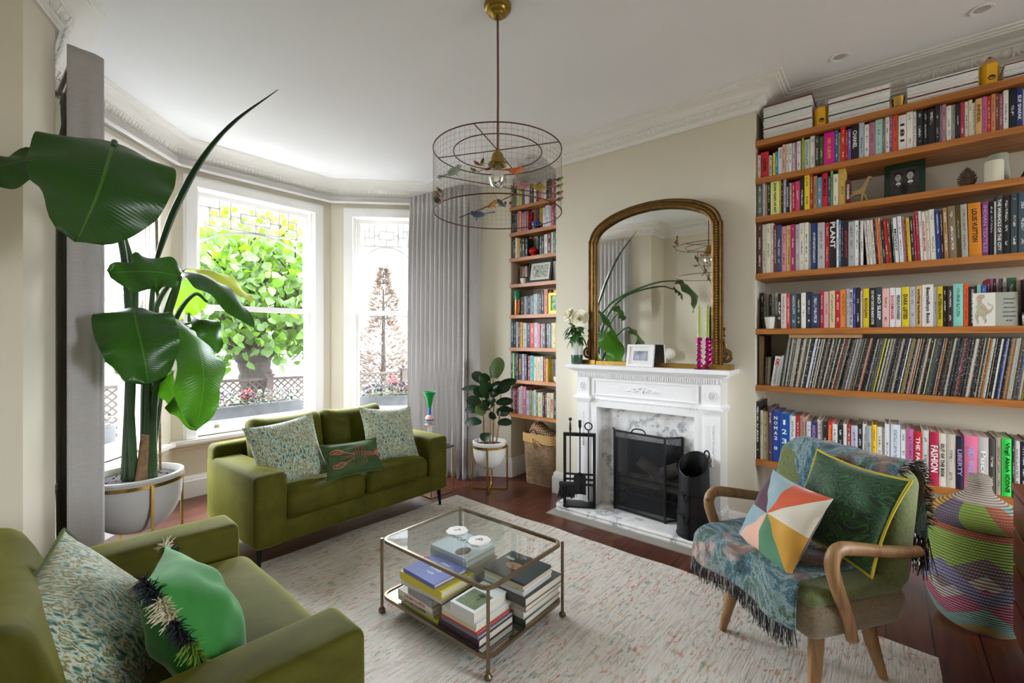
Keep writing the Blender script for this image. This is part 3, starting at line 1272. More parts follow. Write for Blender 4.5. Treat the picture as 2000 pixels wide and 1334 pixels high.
m_pinkglass = pm('pink_glass', 'd0308c', rough=.06, Transmission_Weight=.85, IOR=1.45)
m_candle = pm('olive_wax', '8f9a3e', rough=.5, Subsurface_Weight=.1)
for i, (x, y) in enumerate(((-.965, 3.150), (-.928, 3.205))):
    t = thing('candlestick', ['bobbled pink glass candlestick on the mantelpiece, standing forward', 'bobbled pink glass candlestick on the mantelpiece, standing just behind the other'][i], 'candlestick', (x, y, 1.15), group='pink candlesticks')
    g = MB()
    prof = [(.0, 0), (.034, .0), (.036, .004), (.020, .008)]
    z = .008
    for rr in (.0235, .021, .019, .0185, .0175):
        for q in range(1, 7):
            a = pi * q / 6
            prof.append((max(.007, rr * sin(a)), z + rr * .92 * (1 - cos(a))))
        z += rr * 1.84 - .003
    prof += [(.009, z), (.016, z + .006), (.018, z + .03), (.020, z + .036), (.014, z + .037), (.012, z + .012), (.0, z + .011)]
    g.lathe(prof, 20)
    g.build('stem', m_pinkglass, t)
    top = z + .014
    cn = thing('taper_candle', ['olive green taper candle in the forward pink candlestick', 'olive green taper candle in the rear pink candlestick'][i], 'candle', (x, y, 1.15 + top), group='taper candles on the mantelpiece')
    g = MB()
    g.lathe([(.0, 0), (.0105, 0), (.0115, .10), (.0095, .20), (.006, .232), (.0, .238)], 14)
    g.build('wax', m_candle, cn)
    g = MB()
    g.tube([(0, 0, .236), (.001, 0, .246)], .0012, 5)
    g.build('wick', m_ink, cn)
# ------------------------------------------------------------------ bookcases
ZR = {'A': 2.664, 'B': 2.415, 'C': 2.16, 'D': 1.785, 'E': 1.421, 'F': 1.048, 'G': .557}
ZL = [2.632, 2.381, 2.134, 1.882, 1.582, 1.268, .957, .627]
for k, lab in (('A', 'pine shelf carrying the magazine stacks and pencil ornaments'), ('B', 'pine shelf of paperbacks directly under the magazine shelf'),
               ('C', 'pine shelf carrying the brass giraffe, pine cone and candle'), ('D', 'pine shelf of tall art books below the brass giraffe'),
               ('E', 'pine shelf of hardbacks with the dinosaur card, above the records'), ('F', 'pine shelf holding the long row of records'),
               ('G', 'lowest pine shelf of the wide bookcase, behind the green armchair')):
    b = MB()
    b.box(-.667, 3.352, ZR[k] - .036, 1.499, 3.679, ZR[k])
    tag(b.build('bookshelf', m_pine, loc='auto', smooth=0), lab, 'shelf', 'shelves of the wide bookcase')
ORD = ['top', 'second', 'third', 'fourth', 'fifth', 'sixth', 'seventh', 'lowest']
LWHAT = ['behind the birdcage lamp', 'with the blue mug', 'with the red vase', 'with the black picture frame', 'with the copper bottle', 'above the rubber plant',
         'with the small white bowl', 'above the wicker hamper']
for i, z in enumerate(ZL):
    b = MB()
    b.box(-2.841, 3.42, z - .033, -2.250, 3.679, z)
    tag(b.build('bookshelf', m_pine, loc='auto', smooth=0), ORD[i] + ' pine shelf of the narrow bookcase, ' + LWHAT[i], 'shelf', 'shelves of the narrow bookcase')


def cover_mat(name, rough, letters=True):
    """cloth or paper cover; the colour is each book's own"""
    t = NT(name)
    oi = t.new('ObjectInfo')
    col = oi.outputs['Color']
    if letters:
        tc_ = t.new('TexCoord')
        s = t.new('SeparateXYZ', i0=tc_.outputs['Generated'])
        o = t.new('SeparateXYZ', i0=tc_.outputs['Object'])
        nrm = t.new('SeparateXYZ', i0=t.new('NewGeometry').outputs['Normal'])
        rnd = oi.outputs['Random']
        z = o.outputs[2]
        c = t.new('CombineXYZ', X=t.math('MULTIPLY', o.outputs[0], 170), Y=t.math('MULTIPLY', rnd, 91), Z=t.math('MULTIPLY', z, 260))
        glyph = t.math('GREATER_THAN', t.noise(c.outputs[0], 1.0, 1, .4), .5)
        w = t.new('CombineXYZ', X=0.0, Y=t.math('MULTIPLY', rnd, 57), Z=t.math('MULTIPLY', z, 17))
        word = t.math('GREATER_THAN', t.noise(w.outputs[0], 1.0, 1, .4), .47)
        band = t.math('LESS_THAN', t.math('ABSOLUTE', t.math('SUBTRACT', s.outputs[0], .5)), .17)
        span = t.math('LESS_THAN', t.math('ABSOLUTE', t.math('SUBTRACT', s.outputs[2], .53)), .38)
        front = t.math('LESS_THAN', nrm.outputs[1], -.8)
        f = glyph
        for x in (word, band, span, front):
            f = t.math('MULTIPLY', f, x)
        al = oi.outputs['Alpha']
        ink = t.new('CombineXYZ', X=al, Y=al, Z=t.math('MULTIPLY', al, .95))
        col = t.mix(t.math('MULTIPLY', f, .8), col, ink.outputs[0])
    t.set(Base_Color=col, Roughness=rough)
    return t.m


m_cover = cover_mat('book_cover', .5)
m_plain = cover_mat('plain_book_cover', .5, False)


def sleeve_mat():
    t = NT('record_sleeve_card')
    oi = t.new('ObjectInfo')
    o = t.new('SeparateXYZ', i0=t.new('TexCoord').outputs['Object'])
    c = t.new('CombineXYZ', X=t.math('MULTIPLY', o.outputs[0], 60), Y=t.math('MULTIPLY', oi.outputs['Random'], 91), Z=t.math('MULTIPLY', o.outputs[2], 150))
    f = t.math('GREATER_THAN', t.noise(c.outputs[0], 1.0, 3, .6), .62)
    al = oi.outputs['Alpha']
    t.set(Base_Color=t.mix(t.math('MULTIPLY', f, .65), oi.outputs['Color'], t.new('CombineXYZ', X=al, Y=al, Z=al).outputs[0]), Roughness=.45)
    return t.m


m_sleeve = sleeve_mat()
NAMED = [(n, lin(h)) for n, h in (('white', 'e6e6e2'), ('cream', 'dccfb0'), ('pale grey', 'b8b8b4'), ('grey', '858583'), ('dark grey', '47474a'), ('black', '1c1c1e'), ('tan', 'b89560'),
         ('brown', '7a4a28'), ('dark brown', '40281c'), ('red', 'c4222a'), ('crimson', 'a01f3c'), ('orange', 'e06a28'), ('yellow', 'e6cc20'), ('mustard', 'c8961e'), ('lime green', '9ab838'),
         ('green', '4a7a3a'), ('dark green', '1c3430'), ('olive', '70652f'), ('teal', '2a7f86'), ('turquoise', '80c8b8'), ('pale blue', 'a8bccc'), ('blue', '2878b4'), ('navy', '202c5a'),
         ('purple', '7858a8'), ('mauve', '9a6a8a'), ('pink', 'd890a0'), ('magenta', 'd01880'), ('salmon', 'd07a60'), ('lilac', 'c0b8d0'), ('maroon', '5c1a22'), ('slate', '405464'), ('sage', 'bccab4'))]


def srgb(c):
    return [12.92 * x if x < .0031308 else 1.055 * x ** (1 / 2.4) - .055 for x in c[:3]]


def cname(h):
    c = srgb(lin(h))
    return min(NAMED, key=lambda n: sum(k * (a - b_) ** 2 for k, a, b_ in zip((2, 3, 2), srgb(n[1]), c)))[0]


def nth(n):
    return '%d%s' % (n, 'th' if 10 < n % 100 < 14 else {1: 'st', 2: 'nd', 3: 'rd'}.get(n % 10, 'th'))


INK = {'k': m_ink, 'w': m_inkw, 'r': m_inkr, 'y': m_inky, 'p': m_inkp, 'l': m_inkl, 'b': m_inkb, 'o': m_inko, 'S': m_inkw}


def book_mesh(w, h, d, pages=True):
    """spine at y=0 facing -y, base at z=0, x centred; returns cover and page-block shapes"""
    c = MB()
    t = min(.0025, w * .12)
    if pages:
        n = 4
        bulge = min(.004, w * .12)
        pr = [(-w / 2 + w * i / n, bulge * (1 - (2 * i / n - 1) ** 2) * -1) for i in range(n + 1)]
        outer = [(w / 2, d)] + [(x, y) for x, y in pr[::-1]] + [(-w / 2, d)]
        inner = [(-w / 2 + t, d), (-w / 2 + t, t), (w / 2 - t, t), (w / 2 - t, d)]
        c.prism(outer + inner, 0, h)
        p = MB()
        p.box(-w / 2 + t * .9, t * .9, .002, w / 2 - t * .9, d - .003, h - .004)
        return c, p
    c.rbox((0, d / 2, h / 2), (w, d, h), min(.002, w * .2), 1, 1)
    return c, None


def make_book(x, y, z, w, h, d, hexc, label, group, title='', flag='', detailed=False, tilt=0, name='book'):
    c, p = book_mesh(w, h, d, detailed)
    rich = title or w > .045
    o = c.build(name, m_plain if title else m_cover, smooth=25)
    o.location = (x + w / 2, y, z + .0006)
    o.rotation_euler.y = tilt
    cl = lin(hexc)
    lum = .3 * cl[0] + .6 * cl[1] + .1 * cl[2]
    o.color = (cl[0], cl[1], cl[2], .8 if lum < .25 else .03)
    tag(o, label, 'book', group)
    if p:
        p.build('pages', m_paper, o, smooth=0)
    if title:
        M = Matrix(((0, 1, 0, 0), (0, 0, -1, -.0045 if detailed else -.0006), (-1, 0, 0, h * .5), (0, 0, 0, 1)))
        if flag == 'S':
            ch = [q for q in title if q != ' ']
            hh = h * (.66 if len(ch) > 4 else .56) / len(ch)
            for i, q in enumerate(ch):
                if q == '.':
                    continue
                Ms = Matrix(((1, 0, 0, 0), (0, 0, -1, -.0045), (0, 1, 0, h * .92 - (i + .5) * h * (.70 if len(ch) > 4 else .76) / len(ch)), (0, 0, 0, 1)))
                text('title', q, hh, Ms, INK[flag], o, width=min(w * .6, hh * .62) * (.45 if q == '1' else 1), height=hh * .72, bold=.0006)
        else:
            wid = h * (.86 if len(title) > 14 else .62 if len(title) > 7 else .5)
            hei = min(w * .55, wid / len(title) * 1.5)
            if title == 'FASHION':
                hei = w * .8
            if title == 'PLANT':
                hei, wid = w * .72, h * .56
                M[2][3] = h * .7
            if title in ('THE FACE', 'LOUIS VUITTON', 'INFIDEL', 'CHANEL', 'MURDLE'):
                M[2][3] = h * .58
            text('title', title, .02, M, INK[flag], o, width=wid, height=hei, bold=.0004)
    return o


ROWS = """B:-667,8,179,b08070;-658,18,159,e6e6e2;-640,45,170,c8202c,LUTHER|k;-594,19,142,d0d0c8;-570,14,151,e8d020;-556,17,157,1590b8;-540,23,179,e2e2e0;-517,19,190,d8b0a0;-497,14,189,dcd4c0;-482,19,189,e0e0dc;-461,17,188,dccdd0;-444,7,185,a05080;-437,23,190,e4d8de;-410,12,204,9ab038;-398,31,190,c4cebf;-365,26,203,ecebe6;-339,20,196,3a3a3a;-318,22,189,50702c;-294,53,202,d8108c,1001 ALBUMS|y;-240,18,205,1888c0;-222,10,187,a08858;-211,25,216,d83020;-186,10,188,c02838;-175,15,191,7858a8;-160,36,211,241820,CHANEL|w;-123,25,217,b8c8d4;-97,21,194,e4e0e0;-75,28,200,b07088;-47,34,207,a8d0c4;-13,9,203,808080;-3,20,210,ebe6da;17,11,214,8a58a0;28,26,210,e05830;55,33,201,e8e8e4,181|k;89,28,210,ebe8dc;118,14,205,dad8d2;132,25,206,20242a;160,18,197,18191c;178,29,199,1a1a1e;208,16,216,38202c;226,7,206,8090a8;234,17,207,b88890;252,21,194,e4e4dc;273,14,193,a0a098;288,16,192,202428;305,16,194,a83048;322,14,192,dcd6c4;336,15,195,dcd2c0;351,10,178,e6e4de;362,24,193,d8b070,INFIDEL|b;386,19,196,c06090;405,13,195,d04830;419,16,199,d08860;435,12,199,806038;448,14,192,b06088;462,18,202,dcdcd4;480,27,203,141c28;507,22,198,1c3078,ELIF SHAFAK|w;529,17,191,d0d4d0;547,13,190,7a3038;560,15,181,c8c0a8
C:-662,33,221,707870;-628,13,220,c0b8c8;-614,10,211,b89868;-603,19,224,202020;-583,50,224,dce088,30,000 YEARS OF ART|k;-532,10,222,d8b020;-521,10,220,1a1c28;-510,15,222,b8b0c8;-495,16,207,1c1c20,SHADOWLANDS|w;-478,13,193,d8d0c8;-465,22,192,c02028;-443,23,194,d04070;-419,23,208,1a1c20;-395,29,220,e8c818;-366,15,220,a03830;-350,21,206,c8a068;-327,22,192,6090b0;-304,29,210,c81830,MURDLE|k;-273,12,190,204878;-260,12,219,70a048;-247,25,193,e0dcd0;-222,36,225,c8a850;-185,21,144,601820,STRONGER|w
D:-661,29,342,5a3428;-631,21,324,e0e0da;-609,27,325,d8d0b8;-581,15,325,d8d0cc;-565,18,309,7a2018;-547,24,308,2c4c78;-523,29,295,d89098;-493,24,297,e0b878;-469,22,299,a82060;-445,21,295,c8ccd8;-423,26,299,d4ccbc;-396,23,299,d8d2c0;-372,10,293,a8a8a4;-361,34,290,243a70;-326,36,286,b0b0b0;-289,22,282,d83840;-266,34,285,18181a,PLANT|w;-231,12,290,e4e4e8;-219,10,286,406490;-208,10,278,504848;-197,23,272,1c1a22,JAPAN JACKET|r;-173,29,268,a8acac;-143,21,270,e4e4e2;-122,6,264,28484c;-116,14,265,dcd4cc;-102,14,264,dcd4cc;-88,14,264,dcd4cc;-74,15,264,dcd4cc;-56,7,263,201c24;-49,11,268,e06828;-37,10,270,d8ccb0;-25,11,254,24201c;-14,14,264,b01820;0,15,261,904820;21,7,258,406068;28,18,259,e2e2de,MCVOY|k;48,18,264,dcdce8;68,11,257,c89880;79,6,239,a82028;86,14,248,d8b838;101,12,255,24221e;114,9,249,c04060;124,13,282,c83840;138,11,277,d8dce0;150,16,270,dcd4c8,COLOR MOVES|r;166,15,273,d8d0bc;181,23,279,e2ddd0;205,19,273,103880;224,11,266,401818;236,17,277,a07848;255,30,281,7c6c50;286,19,282,706030;305,25,282,a8a498;333,49,282,d08010,LOUIS VUITTON|k;385,24,280,7c3868,INDIAN TEXTILES|p;412,18,279,1c1c20;430,7,275,c4c0b8;437,22,304,3c4040,THE WARHOLS OF THE CITY|w;460,26,301,18181a;488,25,304,38464c;514,27,304,40505c;543,17,293,6a6458
E:-660,18,243,182c60;-659,19,246,1c1a1a,@3470;-640,14,241,706860,@3470;-625,16,237,807c74,@3470;-607,14,233,1c1a1a,@3470;-593,19,231,a8a8a4,@3470;-572,15,239,dcdcd8,@3470;-541,16,226,1c1c20,RAP 2|w;-524,31,225,dcc8c0;-493,21,222,c04048;-468,28,226,406070;-439,25,219,38342c;-413,25,223,e4e0d8,|o;-385,26,228,283040;-359,42,213,243858;-316,21,227,c83040;-294,26,223,d8a0a8;-266,28,226,d0c090;-236,22,224,b81830;-213,31,229,e08838;-181,12,235,a8b0bc;-168,17,227,e0d0d0,BRET EASTON ELLIS|k;-150,12,237,303890;-137,21,237,1c181c;-116,11,218,e0c8cc;-103,27,228,d8c010,RODIGAN|k;-74,29,230,1c1c20,DO NOT DISTURB RADIO STAR|w;-44,28,232,384044,NO SLEEP|w;-16,31,222,e0b0a8;17,24,225,e4e0e0,SHOEMAKER|r;42,25,223,dcdcdc,PEOPLE POWERED|k;69,32,226,d8c020,DARK LISTED|k;102,25,225,b0b0bc;128,26,227,c8a868,working backwards|k;154,46,232,e0dcd8,BeastieBoys Book|k;201,14,216,ccccdc;216,22,218,c8b010,BLITZSCALING|k;238,17,219,201c20;256,22,217,38201c;278,39,227,80c8b8;318,19,224,e05010;338,28,208,1c1c1e,A COLOURFUL VIEW FROM THE TOP|w;367,15,217,80b098;382,19,212,205098;415,12,253,901c38,@3470;427,11,252,886088,@3470;439,10,252,481c20,@3470;449,9,251,c8a090,@3470;459,9,251,306080,@3470;468,6,251,7a2a30,@3470;474,13,252,d8c8c4,@3470;487,33,252,386040,@3470;521,17,253,b8a090,@3470;538,19,251,2a3a28,@3470;542,16,240,3a2438
G:-673,28,380,16161a;-644,16,325,c8c0ac;-628,30,318,c8bc90;-595,22,348,503c50;-572,39,326,1c3c90,NOMA 2.0|S;-531,54,316,004a98,1 2 3 4|S;-477,35,306,d4d4d4;-441,21,308,a01c24;-420,33,306,b08878;-385,26,282,ccccd0;-359,28,283,282c60,ARMCHAIR HARDBACK|p;-330,28,295,e0ccc8;-301,25,292,1e1e22;-275,23,292,c81820,PHARRELL: CARBON|y;-253,27,280,e0dfde;-225,27,275,1c1c1e;-198,19,287,dcdcd8;-179,17,287,a03030;-160,32,283,c0bcd0;-128,22,295,1c1a1a;-106,19,296,e4e4e2;-87,23,290,a0a8ac;-64,23,299,e8b800;-41,26,290,dcd8d0;-14,9,287,b8a890;-5,22,310,e0e0e4;20,43,310,d4dce4;65,24,286,e2e0e0;89,32,293,c06098;122,31,285,c01828,THE FACE|w;153,31,294,cccac4;186,37,290,b01840,FASHION|w;223,28,287,d8d2c2,OUT OF THE BOX|k;251,37,287,c4b8a8;288,30,282,1a1830,LIBERTY|p;320,52,288,e07090,ANDY WARHOL|l;372,38,288,c0b8b4,Pucci|w;410,23,285,403c34;436,20,294,a89888;456,36,292,30d048,Virgil Abloh ICONS|k;493,8,293,28282c;501,18,285,d8d4cc;520,28,284,1a1c2c;549,23,287,6a5a50
L1:-2783,18,165,88a040;-2763,22,177,d0c8cc;-2736,28,189,d8c818;-2705,31,171,303c70;-2670,48,203,dccac8;-2620,15,188,9a9a98;-2604,39,182,1e1c20;-2563,30,189,dcd8cc;-2532,21,171,38303a;-2509,19,183,b83838;-2490,20,165,d06050;-2469,18,177,c8c8c8;-2449,24,189,dcd6cc;-2423,21,171,1c1c20;-2400,34,183,282828;-2364,31,165,c03038;-2331,25,177,303038
L2:-2823,29,208,181818;-2792,18,203,1c1c1c;-2773,15,195,70706c;-2755,28,203,c87868;-2725,9,200,dccca0;-2715,38,187,b83040;-2676,22,191,7898b0;-2648,22,189,b82c38;-2625,25,184,e07030;-2670,12,215,5a4030,@3535;-2654,37,246,a8a090,@3535;-2617,15,241,c86a5a,@3535;-2600,27,243,605070,@3535;-2572,11,233,6a2028,@3535;-2560,36,220,d8b838,@3535;-2455,21,186,e0d4d8;-2433,46,202,ccd0e4;-2387,25,191,b4bcc0;-2360,29,199,b02838;-2331,20,197,303040
L3:-2825,19,205,201c20;-2805,17,202,282828;-2786,24,200,d4ceb8;-2761,30,192,d89c18;-2729,24,190,302838;-2704,37,184,20281c;-2664,28,178,203028;-2636,20,177,4c5030;-2687,22,207,d8c8ac,@3535;-2664,35,206,b03038,@3535;-2628,45,205,a8b0a8,@3535;-2583,15,199,1c1c24,@3535;-2497,25,183,34343a;-2471,23,184,1c1c1c;-2446,38,184,dcdcd4;-2407,45,191,582028;-2361,18,191,d8ccac;-2342,22,194,607078;-2319,18,191,2a6a68
L4:-2874,24,153,b85820,@3560;-2845,18,169,3a3430,@3560;-2826,46,187,d4c8b4,@3560;-2779,16,183,a83c30,@3560;-2762,31,186,d8c0b8,@3560;-2391,21,184,7a2820,@3480;-2369,22,186,8890a0,@3480;-2346,19,183,c8a898,@3480
L5:-2736,40,174,2c2622,@3460;-2693,29,179,a8a08c,@3460;-2663,16,180,386890,@3460;-2645,27,179,202c48,@3460;-2616,16,181,d0b0b0,@3460;-2598,20,186,2890a0,@3460;-2577,21,195,d0d4d4,@3460;-2555,21,195,d4c8c4,@3460;-2530,16,190,8090a0,@3460;-2513,24,194,505068,@3460;-2487,28,225,30302e,@3460;-2456,40,230,e09070,@3460
L6:-2863,56,248,0c3034;-2805,28,246,222838;-2774,19,248,d8d8d4;-2754,27,245,48484c;-2725,26,244,e89820;-2697,49,236,ccd4cc;-2647,39,233,384048;-2605,48,234,c04840;-2554,40,236,d4d0d8;-2512,25,227,d87890;-2486,21,222,d4ccd4;-2463,38,226,605854;-2424,9,225,202028;-2413,23,225,70707c;-2389,21,222,888480;-2365,19,229,d0d8d0;-2343,33,229,d8cc90;-2309,21,228,b8a030
L7:-2839,25,258,282c28;-2813,19,255,90c078;-2792,20,253,181818;-2771,24,256,303034;-2745,46,248,1c1c1c,MANNAHATTA|y;-2698,27,249,b0a8cc;-2668,30,249,303c38;-2631,26,233,a02840;-2604,41,236,48a8a0;-2562,34,228,d0c8b4;-2526,43,227,d8c8a8;-2481,24,231,d0d8d8;-2447,21,216,a02c28;-2425,28,212,a88c20;-2395,29,199,304454;-2406,28,205,d8cca8,@3500;-2376,29,203,a8a8a8,@3500
L8:-2834,19,239,1c1c1c;-2814,29,240,782020;-2785,17,242,241820;-2767,18,247,902040;-2747,27,257,b8b4bc;-2719,28,271,b8a8a4;-2689,38,267,b06070;-2649,39,234,b0acc0;-2610,25,240,807830;-2583,18,233,90a8b0;-2564,26,243,ccc8c0;-2537,22,225,507848;-2514,53,224,c0b498;-2460,23,225,201c20;-2435,23,226,68201c;-2410,39,229,ccc4ac;-2370,33,229,d0c4a4,BERLIN|r;-2336,28,229,30302e"""
WHERE = {'B': 'on the shelf under the magazine stacks', 'C': 'on the brass giraffe shelf', 'D': 'on the shelf of tall art books',
         'E': 'on the dinosaur card shelf', 'G': 'on the lowest shelf behind the armchair'}
for i in range(8):
    WHERE['L%d' % (i + 1)] = 'on the %s shelf of the narrow bookcase' % ORD[i]
DEP = {'B': .13, 'C': .14, 'D': .22, 'E': .15, 'G': .24, 'L7': .2, 'L8': .2, 'L6': .17}
random.seed(11)
for line in ROWS.splitlines():
    key, rest = line.split(':', 1)
    ent = [e.split(',', 4) for e in rest.split(';')]
    L = key[0] == 'L'
    z = ZL[int(key[1]) - 1] if L else ZR[key]
    for i, e in enumerate(ent):
        x, w, h = int(e[0]) / 1000, int(e[1]) / 1000, int(e[2]) / 1000
        ti = e[4] if len(e) > 4 else ''
        y = 3.44 if L else 3.375
        if '@' in ti:
            ti, yy = ti.split('@')
            y = int(yy) / 1000
        elif not ti:
            y += random.uniform(-.003, .006)
        if i + 1 < len(ent):
            w = min(w, int(ent[i + 1][0]) / 1000 - x - .0006)
        if x + w > (-2.251 if L else 1.49):
            w = -2.2515 - x
        if L and x < -2.8405:
            w -= -2.8405 - x
            x = -2.8405
        if L and y < 3.444 and x < -2.8405:
            continue
        if w < .004:
            continue
        ti, fl = (ti.split('|') + ['k'])[:2] if '|' in ti else (ti, 'k')
        tilt = 0
        if key == 'D' and x > -.105 and x < .36:
            tilt = -radians(4.0 - 3.0 * (x + .105) / .465)
            x += h * sin(-tilt)
            w *= .97
        lab = '%s book, %s from the %s %s' % (cname(e[3]), nth(i + 1), 'curtain end' if L else 'chimney breast', WHERE[key])
        make_book(x, y, z, w, h, min(DEP.get(key, .13), 3.676 - y), e[3], lab, 'books ' + WHERE[key], ti, fl, detailed=key in ('G', 'L8', 'L7'), tilt=tilt)

# ------------------------------------------------------------------ the row of records
SPECIAL = {-512: 'c8c8c0', -497: 'd0d0cc', -386: 'd8d8e0', -379: 'd8d8e0', -371: 'd8d8e0', -344: 'dccfb4', -291: 'e0d8cc', -275: 'd0cdb8', -246: 'c82838', -188: 'c8d0e0', -178: 'b8b49a',
           -122: 'd89880', -55: 'c8c828', -13: 'c8c4b8', 24: 'e0cfc4', 54: 'd8d8d4', 72: 'b8a028', 98: 'd05828', 130: 'd8c8a0', 144: 'b4ac98', 164: '90b050', 177: '88a8c8', 209: 'a06838', 248: 'ccd4bc',
           286: 'b02838', 357: 'b0a890', 384: 'd88820', 395: 'c8d0d0', 420: 'd0d4cc', 437: '3048a0', 447: 'c8ccc8', 464: 'd89038', 471: 'c8b0b0', 485: 'a8a8a0', 509: '3a5a80', 518: 'c8c0b0', 529: 'a8a830'}
BASE = ['1a1a1c'] * 6 + ['2a2826', '38342e', '4a4640', '262a30', '2c2220', '504a40', '7a7468', '9a9486', 'b8b4a8', 'c8c4ba', 'cfc8b4', '8a7a60', '6a5038', '3c2c24', '585c60', '403c48', 'a8a498', '34403a']
x = -.530
k = 0
while x < .60:
    mm = x * 1000
    near = [q for q in SPECIAL if mm <= q < mm + 6]
    w = random.choice((.0036, .0042, .0048, .0056))
    hexc = random.choice(BASE)
    if near:
        hexc = SPECIAL[near[0]]
        w = .0072 if hexc in ('d0cdb8', 'ccd4bc', 'c8d0e0', 'd0d4cc', '88a8c8') else .0052
    if abs(x + .402) < .008:
        hexc, w = '33333a', .020
    a = radians(7.5 + 4.5 * min(1, (x + .53) / .28)) if x < -.25 else radians(12 - 5.5 * (x + .25) / .75)
    k += 1
    m = MB()
    hh = .312 + random.uniform(-.003, .003)
    m.rbox((w / 2, .14, hh / 2), (w * .96, .28, hh), .001, 1, 1)
    o = m.build('record_sleeve', m_sleeve, smooth=25)
    o.location = (x, 3.372 + random.uniform(-.002, .004), ZR['F'] + w * sin(a) + .0008)
    o.rotation_euler.y = a
    cl = lin(hexc)
    o.color = (*cl[:3], .75 if cl[1] < .2 else .06)
    tag(o, '%s-edged record sleeve, %s from the chimney breast in the record row' % (cname(hexc).replace(' ', '-'), nth(k)), 'record', 'records on the shelf')
    x += w / cos(a) + .0002

# what stands at the chimney end of the record shelf
b = MB()
b.box(-.655, 3.40, 1.0485, -.628, 3.66, 1.372)
tag(b.build('cardboard_box', pm('dark_card', '6a5438', rough=.8), loc='auto', smooth=0), 'tall brown cardboard box at the chimney breast end of the record shelf', 'box')
sing = ['3a2018', '8a6a58', '5a3a30', '9a9484', 'a89c88', '74706a']
for i, c in enumerate(sing):
    m = MB()
    w = .0048
    m.box(0, 0, 0, w, .18, .185)
    o = m.build('single_sleeve', m_sleeve, smooth=0)
    o.location = (-.6245 + i * .0056, 3.40, 1.0492)
    o.rotation_euler.y = radians(2.5)
    o.color = (*lin(c)[:3], .5)
    tag(o, '%s seven inch record sleeve, %s from the tall cardboard box' % (cname(c), nth(i + 1)), 'record', 'seven inch records')
m = MB()
m.box(0, 0, 0, .036, .19, .196)
o = m.build('boxed_record_set', m_plain, smooth=0)
o.location, o.rotation_euler.y, o.color = (-.583, 3.380, 1.0495), radians(8), (*lin('dcdcdc')[:3], 0)
tag(o, 'white boxed record set with red and black spine lettering beside the records', 'record box')
TT = Matrix(((0, 1, 0, .018), (0, 0, -1, -.0006), (-1, 0, 0, .155), (0, 0, 0, 1)))
text('title', 'KMD', .03, TT, m_inkr, o, width=.05, height=.022, bold=.001)
TT[2][3] = .07
text('title', 'BLACK BASTARDS', .02, TT, m_ink, o, width=.11, height=.011)
m = MB()
m.box(0, 0, 0, .012, .19, .20)
o = m.build('record_sleeve', m_plain, smooth=0)
o.location, o.rotation_euler.y, o.color = (-.5455, 3.380, 1.0500), radians(8), (*lin('d4d6d8')[:3], 0)
tag(o, 'small white sleeve between the lettered box set and the records', 'record')
b = MB()
b.box(-.478, 3.368, 0, -.108, 3.66, .022)
o = b.build('cardboard_mailer', pm('kraft_card', 'b08a5c', rough=.8), loc='auto', smooth=0)
o.location.z = 1.361
tag(o, 'flat brown cardboard mailer lying on top of the records', 'box')
b = MB()
b.box(-.05, 0, 0, .05, .002, .006)

# ------------------------------------------------------------------ magazines on the top shelf
STK = ((-.625, -.355, .222, 27, 'by the chimney breast', 'e2e2e0'), (-.271, .018, .150, 19, 'beside the small pencil', 'dedede'),
       (.093, .373, .110, 15, 'past the gold tumbler', 'd8d8d8'), (.464, .742, .085, 12, 'beyond the big pencil', 'd8d8d4'))
for si, (xa, xb, H_, n, wh, c) in enumerate(STK):
    z = ZR['A'] + .0008
    for i in range(n):
        t = H_ / n
        m = MB()
        L = xb - xa
        m.rbox((L / 2, .105, t / 2), (L, .21, t * .93), min(.003, t * .4), 2, 1)
        o = m.build('magazine', m_plain if (i * 7 + si) % 3 else m_sleeve, smooth=30)
        o.location = (xa + random.uniform(-.003, .003), 3.375 + random.uniform(-.003, .003), z)
        v = random.uniform(.76, .88)
        o.color = (v, v, v * .985, .35)
        if (i * 5 + si) % 9 == 4:
            o.color = (*lin(random.choice(['3a3a40', '7a2428', '2a3a60', '50565a']))[:3], .6)
        tag(o, '%s magazine, %s from the bottom of the stack %s' % ('white' if o.color[0] > .5 else 'dark', nth(i + 1), wh), 'magazine', 'magazine stack ' + wh)
        z += t
# ------------------------------------------------------------------ ornaments on the shelves
m_yellow = pm('pencil_yellow', 'e0aa10', rough=.4)
m_wood = pm('pale_turned_wood', 'b98f5c', rough=.6)
m_lead = pm('graphite', '2c2c30', rough=.5)


def pencil(x, w, h, ht, label):
    t = thing('pencil_ornament', label, 'ornament', (x, 3.41, ZR['A'] + .0005), rz=radians(8))
    r = w / 1.9
    g = MB()
    g.lathe([(r, 0), (r, h)], 6)
    g.build('barrel', m_yellow, t, smooth=0)
    g = MB()
    g.lathe([(r, h), (r * .42, h + (ht - h) * .66)], 12, fn=lambda a, z: 1 - .05 * (z < h + .001) * abs(sin(3 * a)))
    g.build('sharpened_cone', m_wood, t)
    g = MB()
    g.lathe([(r * .42, h + (ht - h) * .66), (.001, ht)], 12)
    g.build('lead_tip', m_lead, t)
    g = MB()
    s = r * .5
    for k in range(5):
        a = .4 + k * .6
        g.tube([(s * .55 * cos(a), -r * .885, h * .34 + s * .5 * sin(a)), (-s * .55 * cos(a + .9), -r * .885, h * .34 + s * .5 * sin(a + .5))], .0022, 4)
    g.tube([(s * .7 * cos(a_), -r * .885, h * .34 + s * .6 * sin(a_)) for a_ in [2 * pi * i / 8 for i in range(8)]], .0022, 4, closed=True)
    g.build('black_emblem', m_ink, t)


